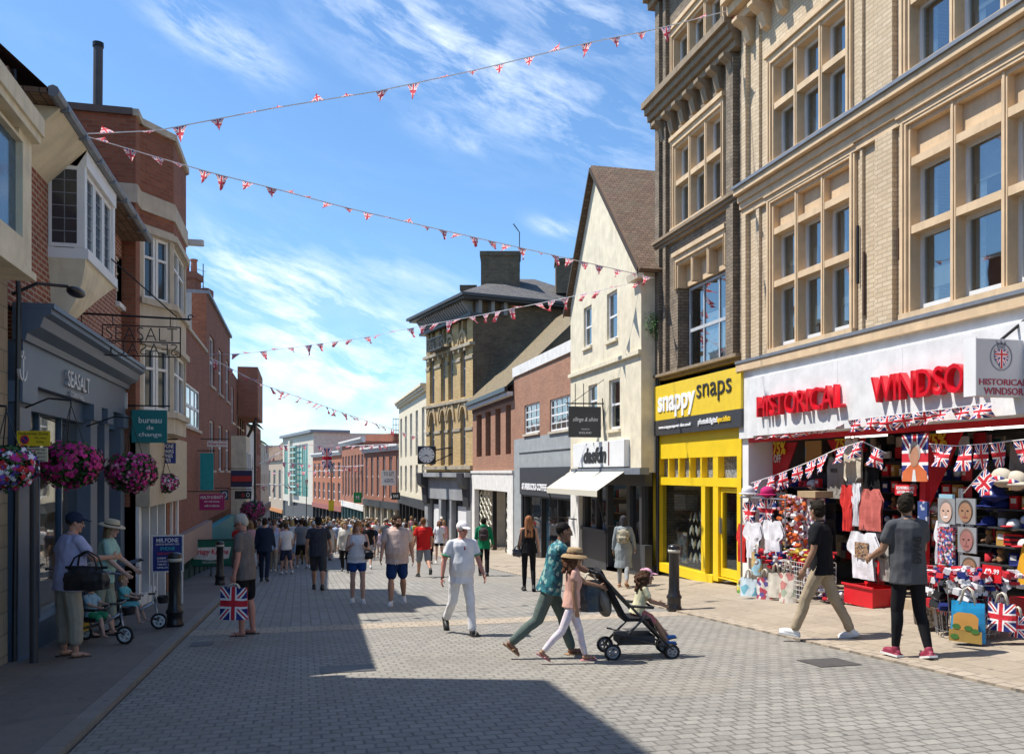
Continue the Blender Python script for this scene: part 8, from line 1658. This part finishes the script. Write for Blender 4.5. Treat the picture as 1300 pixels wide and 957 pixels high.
MB().box(F, up(1192, .72), up(1209, .72), zp_(1192, 632, .72), zp_(1192, 627, .72), .68, .72).build('blue_header', mat('header_blue', (.3, .5, .6)), cs)
# flag on a stick and other flags
def stick_flag(lab, p0, p1, n, w_px=30, group='small flags on sticks'):
    a = F.P(up(p0[0], n), n, zp_(p0[0], p0[1], n)); b = F.P(up(p1[0], n), n, zp_(p1[0], p1[1], n)); t = thing('stick_flag', lab, 'flag', tuple(a), group=group); MB().tube([a, b], .006, 5).build('stick', WPL, t); d = (b-a); m_ = MB(); dn = Vector((0, 0, -1))*.0+(Vector((0, 0, -1))*.8+F.P(1, 0, 0)-F.P(0, 0, 0)).normalized()*.24
    for i in range(5):
        for s0, s1 in ((i/5, (i+1)/5),): e0, e1 = a.lerp(b, .35+.65*s0), a.lerp(b, .35+.65*s1); m_.face([e0, e0+dn+Vector((0, 0, .02*math.sin(i*2))), e1+dn+Vector((0, 0, .02*math.sin((i+1)*2))), e1], [(s0, 1), (s0, 0), (s1, 0), (s1, 1)])
    m_.build('flag', union(), t); return t
stick_flag('union flag on a white stick rising from the mask stand', (1223, 626), (1251, 594), .7); stick_flag('union flag on a stick lying over the flag stall at the right', (1232, 742), (1262, 722), .95)
# low stand with flags, bags and barrel
g_ = G(8.0, 9.4); st_ = thing('flag_stall', 'round wire stall crowded with flags and gift bags at the right edge', 'display stand', tuple(F.P(up(1235, .95), .95, g_)))
c_ = F.P(up(1228, 1.0), 1.0, 0); z1 = zp_(1230, 738, 1.0); m_ = MB()
for k in range(20): a = k*math.pi/10; m_.tube([(c_.x+math.cos(a)*.42, c_.y+math.sin(a)*.42, z1), (c_.x+math.cos(a)*.34, c_.y+math.sin(a)*.34, g_+.02)], .006, 4)
for z_, r_ in ((z1, .42), ((z1+g_)/2, .38), (g_+.1, .35)): m_.tube([(c_.x+math.cos(a*.2618)*r_, c_.y+math.sin(a*.2618)*r_, z_) for a in range(25)], .006, 4)
m_.build('wire_frame', SIL, st_)
pile('crowded bundle of little flags, pens and trinkets on the right-hand stall', (c_.x, c_.y, z1+.03), (.40, .42, .12), [CL[0], CL[1], CL[2], CL[1], CL[5], CL[0]], 260, 9, flat=.9, sz=.07); pile('flag coloured packets hanging round the sides of the right-hand stall', (c_.x, c_.y, (z1+g_)/2+.16), (.38, .40, .22), [CL[0], CL[1], CL[2], CL[1], P_black], 220, 10, flat=1.2, sz=.09)
bt = tote('bright blue gift bag with a sandy round castle picture on the right-hand stall', 1229, 745, 814, 42, 1.42, mat('bag_sky_blue', (.02, .28, .55), .35), 'bags hanging at the souvenir shop')
q_ = bt.matrix_basis if 0 else None
bw_, bh_ = None, None
me_ = bt.children[0].data; xs = [v.co.x for v in me_.vertices]; zs = [v.co.z for v in me_.vertices]; bw_, bh_ = max(xs)-min(xs), max(zs)
def bagpoly(poly, y, m, nm): b = MB(); b.face([(x_*bw_, -y, z_*bh_) for x_, z_ in poly]); b.face([(x_*bw_, -y+.004, z_*bh_) for x_, z_ in poly][::-1]); lbuild(b, nm, m, bt)
cas = mat('castle_sand', (.55, .28, .07), .5); bagpoly([(-.47, .0), (.47, .0), (.47, .3), (-.47, .3)], .085, mat('castle_ground', (.35, .22, .05)), 'printed_ground'); bagpoly([(-.36, .3), (.36, .3), (.38, .62), (.3, .7), (.18, .74), (-.2, .74), (-.34, .66)], .087, cas, 'printed_castle')
for x_, z_ in ((-.3, .12), (.1, .36), (-.25, .38), (.28, .3)): bagpoly([(x_+.13*math.cos(a*.7854), z_+.07*math.sin(a*.7854)) for a in range(8)], .09, mat('castle_bush', (.05, .16, .03)), 'printed_bush')
for lab, q, y0, y1, w_, n_ in (('union flag bag bulging at the right end of the stall', 1272, 752, 800, 34, 1.15), ('second union flag bag behind the bulging one', 1258, 745, 790, 22, 1.0), ('union flag packet hanging at the outer right of the stall', 1292, 770, 808, 20, 1.0), ('small flag print bag left of the blue gift bag', 1203, 742, 780, 14, 1.15)): tote(lab, q, y0, y1, w_, n_, union())
ks = thing('keyring_barrel', 'dark barrel stand of keyrings with gold lettering left of the blue gift bag', 'display stand', tuple(F.P(up(1183, 1.0), 1.0, g_))); p = F.P(up(1182, 1.0), 1.0, g_); MB().lathe([(.0, .03), (.2, .05), (.23, .4), (.2, .8), (.0, .82)], p, 20).build('barrel', multi('keyring_metal', [(.12, .1, .09), (.2, .18, .17), (.06, .05, .05), (.3, .27, .25)], 40, .4), ks, True)
fb_ = Fr((p.x-.3, p.y-.235), (1, -.1)); text('WINDSOR', fb_, .1, .5, g_+.22, g_+.34, 0, mat('gold_print', (.35, .18, .05)), ks, ext=.01)
def card_sign(lab, p0, p1, n, m, lines, name='price_card'):
    a, z1 = up(p0[0], n), zp_(p0[0], p0[1], n); b, z0 = up(p1[0], n), zp_(p0[0], p1[1], n); t = thing(name, lab, 'sign', tuple(F.P(a, n, z0))); MB().box(F, a, b, z0, z1, n-.01, n).build('card', m, t)
    for s_, x0, x1, ya, yb in lines: text(s_, F, a+(b-a)*x0, a+(b-a)*x1, z1-(z1-z0)*yb, z1-(z1-z0)*ya, n+.003, WT, t, ext=.002, bold=.02)
    return t
card_sign('red card priced at two pounds ninety-nine above the right-hand stall', (1247, 716), (1271, 737), 1.0, rd, [('£2', .10, .52, .2, .8), ('.99', .56, .9, .2, .5)]); card_sign('red sale card lettered on the left side of the stall', (1187, 745), (1199, 775), 1.2, rd, [('SALE', .1, .9, .3, .7)]); card_sign('small red printed sign above the dark T-shirt man', (1136, 615), (1163, 628), .0, rd, [('SOUVENIRS GIFTS', .08, .92, .15, .45), ('LEATHER GOODS', .12, .88, .55, .85)])
MB_ = tag(MB().box(F, up(1165, .02), up(1177, .02), zp_(1165, 665, .0), zp_(1165, 636, .0), -.02, .02).build('card_stand', multi('navy_cards', [(.03, .06, .2), (.03, .06, .2), (.4, .42, .5)], 18)), 'narrow stand of navy cards beside the red post', 'card stand'); tag(MB().box(F, up(1166, -.02), up(1173, -.02), gz(12)+.4, zfas-.1, -.12, -.04).build('red_post', rd), 'red painted post in the middle of the shop opening', 'post')
tag(MB().box(F, up(1283, .1), up(1330, .1), gz(10)+.2, zp_(1283, 757, .1), -.4, .12).build('red_counter', rd), 'red boxed counter at the far right of the shop', 'counter')
m_ = MB(); m_.prism(F, [(up(1287, .3), zp_(1287, 742, .3)), (up(1310, .3), zp_(1287, 738, .3)), (up(1308, .3), zp_(1287, 680, .3)), (up(1298, .3), zp_(1287, 690, .3))], .28, .30); tag(m_.build('orange_pennant', mat('pennant_orange', (.75, .38, .02), .6)), 'orange cloth pennant at the right edge of the picture', 'flag')
# sale banner bunting inside and at the opening
def fr_line(lab, pts, nn, w, h, n_): 
    P_ = []
    for px, py in pts: v = F.P(up(px, n_), n_, zp_(px, py, n_)); P_.append((px, py, v.x*math.sin(ALPHA)+v.y*math.cos(ALPHA)))
    return bunting(lab, P_, nn, w, h, 'rect', 'flag strings at the souvenir shop')
fr_line('string of rectangular union flags hanging across the right of the shop opening', [(1176, 563), (1215, 566), (1255, 563), (1305, 557)], 6, .22, .34, .08); fr_line('string of union flags slanting up from the outside rail to the middle of the opening', [(954, 613), (990, 601), (1030, 585), (1062, 570), (1095, 560), (1125, 575)], 9, .28, .30, .1)
fr_line('row of small union flags pinned along the lower edge of the white fascia', [(1078, 533), (1140, 526), (1200, 519), (1262, 511)], 8, .34, .20, .30); fr_line('curled strip of union flags along the left part of the white fascia edge', [(958, 552), (1000, 548), (1040, 543), (1078, 534)], 6, .42, .10, .16)
# shelves of souvenirs inside
def shelf_unit(lab, u0, u1, n0, n1, zb_, zt_, k, m=None):
    t = thing('shop_shelving', lab, 'shelving', tuple(F.P((u0+u1)/2, n0, zb_)), group='souvenir shelving'); m = m or mat('shelf_black', (.03, .03, .032), .6); MB().box(F, u0, u1, zb_, zt_, n0-.02, n0).build('back_panel', m, t); L_ = []
    for j in range(k): z_ = zb_+(zt_-zb_)*j/k; MB().box(F, u0, u1, z_, z_+.02, n0, n1).build('shelf', m, t); L_.append(z_+.02)
    return L_
def souvenir(kind, m1, m2, lab):
    t = thing(kind, lab, 'souvenir', (0, 0, 0), group='small souvenirs on the shop shelves'); 
    if kind == 'mug': MB().lathe([(.0, 0), (.045, 0), (.05, .02), (.05, .11), (.042, .11), (.04, .02)], seg=12).build('cup', m1, t, True, True); lbuild(MB().tube([(.05, 0, .09), (.085, 0, .08), (.085, 0, .04), (.05, 0, .025)], .008, 5), 'handle', m2, t, True)
    elif kind == 'teddy_bear': b = MB(); b.ell((0, 0, .08), (.07, .06, .08)); b.ell((0, -.01, .2), (.055, .05, .055)); lbuild(b, 'bear_body', m1, t, True); b = MB(); [b.ell((s_*.045, 0, .25), (.02, .012, .02), seg=6, st=4) for s_ in (-1, 1)]; [b.ell((s_*.06, -.06, .05), (.03, .05, .03), seg=6, st=4) for s_ in (-1, 1)]; lbuild(b, 'ears_and_feet', m2, t, True)
    elif kind == 'toy_bus': lbuild(MB().cbox((0, 0, .075), (.2, .07, .12)), 'bus_body', m1, t); lbuild(MB().cbox((0, 0, .10), (.19, .074, .025)).cbox((0, 0, .05), (.19, .073, .02)), 'bus_windows', P_black, t)
    elif kind == 'snow_globe': lbuild(MB().ell((0, 0, .09), (.055, .055, .055)), 'globe', m1, t, True); lbuild(MB().lathe([(.0, 0), (.055, 0), (.045, .05), (0, .05)], seg=10), 'base', m2, t, True)
    elif kind == 'baseball_cap': b = MB(); b.ell((0, 0, .04), (.09, .10, .08)); lbuild(b, 'crown', m1, t, True); lbuild(MB().ell((0, -.12, .02), (.07, .08, .012)), 'peak', m2, t, True)
    elif kind == 'gift_box': lbuild(MB().cbox((0, 0, .08), (.12, .08, .16)), 'box', m1, t); lbuild(MB().cbox((0, -.042, .1), (.08, .004, .06)), 'box_label', m2, t)
    return t
KS = [souvenir('mug', CL[0], P_white, 'red and white souvenir mug on the shop shelves'), souvenir('mug', WPL, CL[2], 'white souvenir mug with a navy handle on the shop shelves'), souvenir('teddy_bear', mat('bear_tan', (.32, .17, .07), .95), mat('bear_dark', (.2, .1, .05)), 'small tan teddy bear on the shop shelves'), souvenir('toy_bus', rd, P_black, 'red toy double-decker bus on the shop shelves'),
      souvenir('snow_globe', mat('globe_glass', (.5, .6, .68), .1), CL[2], 'snow globe on a navy base on the shop shelves'), souvenir('baseball_cap', WPL, CL[0], 'white cap with a red peak on the shop shelves'), souvenir('gift_box', CL[2], WPL, 'navy gift box on the shop shelves'), souvenir('gift_box', rd, WPL, 'red gift box on the shop shelves'), souvenir('gift_box', mat('box_amber', (.5, .28, .06)), WPL, 'amber gift box on the shop shelves'), souvenir('baseball_cap', CL[2], CL[2], 'navy cap on the shop shelves')]
KL = ['red mug', 'white mug with navy handle', 'tan teddy bear', 'red toy bus', 'snow globe', 'red-peaked white cap', 'navy gift box', 'red gift box', 'amber gift box', 'navy cap']
first = [True]*len(KS); rr = random.Random(5); cnt = 0
for si, (lab, q0, q1, n0, n1, yb, yt, k) in enumerate((('black shelving of mugs, bears and caps at the right of the shop', 1240, 1330, -.45, -.1, 745, 600, 6), ('shelving behind the dark T-shirt man', 1178, 1236, -1.2, -.9, 740, 590, 7), ('shelving in the middle of the shop behind the hanging shirts', 1098, 1160, -1.3, -1.0, 730, 585, 7), ('shelving at the left end of the shop under the blue poster', 985, 1045, -.75, -.5, 715, 600, 6))):
    a, b = up(q0, n1), up(q1, n1); zb_, zt_ = zp_((q0+q1)/2, yb, n1), zp_((q0+q1)/2, yt, n1)
    for lv, z_ in enumerate(shelf_unit(lab, a, b, n0, n1, zb_, zt_, k)):
        x_ = a+.1; nth = 0
        while x_ < b-.08:
            i = rr.randrange(len(KS)); p = F.P(x_, (n0+n1)/2+.06, z_); s_ = rr.uniform(1.0, 1.25) if 'bear' not in KS[i].name else .85
            o = KS[i]
            if first[i]: first[i] = False; o.location = p; o.rotation_euler.z = R(-90); o.scale = (s_,)*3
            else: o = dup(o, p, R(-90+rr.uniform(-20, 20)), scale=s_)
            o['label'] = '%s, %s item from left, %s shelf up, %s' % (KL[i], ORD[nth], ORD[lv], ('right-hand shelving', 'shelving behind the stand', 'middle shelving', 'left shelving')[si]); nth += 1
            cnt += 1; x_ += rr.uniform(.17, .25)
# blue framed poster, hats and dense wall hangings at the back
tag(MB().box(F, up(1022, -.6), up(1042, -.6), zp_(1022, 588, -.6), zp_(1022, 560, -.6), -.62, -.6).build('beach_poster', multi('beach_print', [(.05, .3, .6), (.05, .3, .6), (.1, .4, .65), (.55, .3, .1)], 3)), 'blue seaside poster hanging near the left sale banner', 'poster')
for i, (q, y_, n_, m1, lab) in enumerate(((1272, 606, .05, TCR, 'cream sun hat with a flag bow at the upper right of the shop'), (1290, 610, .0, TCR, 'second cream sun hat at the right edge of the shop'), (1262, 625, -.05, CL[2], 'navy sun hat below the cream ones'))):
    p = F.P(up(q, n_), n_, zp_(q, y_, n_)); t = thing('sun_hat', lab, 'hat', tuple(p), group='hats in the shop opening'); MB().ell(p, (.1, .16, .13)).build('crown', m1, t, True); MB().ell(p-Vector((0, 0, .05)), (.12, .23, .05)).build('brim', m1, t, True); MB().ell(p+Vector((-.06, 0, -.02)), (.06, .12, .05)).build('bow', union(), t, True)
bkc = MB(); cols_ = [CL[0], CL[1], CL[2], TBK, mat('stock_grey', (.2, .2, .22)), CL[5], mat('stock_teal', (.03, .2, .2)), TCR]
for k in range(900):
    u_ = rr.uniform(UJ+.3, up(1300, -2.4)); z_ = rr.uniform(gz(12)+.5, zfas-.35); w, h = rr.uniform(.08, .34), rr.uniform(.1, .4); n_ = rr.uniform(-2.3, -1.4); bkc.m = rr.choice((0, 0, 1, 1, 2, 3, 4, 4, 5, 6, 7, 7)); bkc.box(F, u_, u_+w, z_, z_+h, n_, n_+.04)
tag(bkc.build('shop_stock', cols_), 'dense mass of clothes and souvenirs hanging deep inside the shop', 'stock', kind='stuff')

SC.collection.children.link(C)
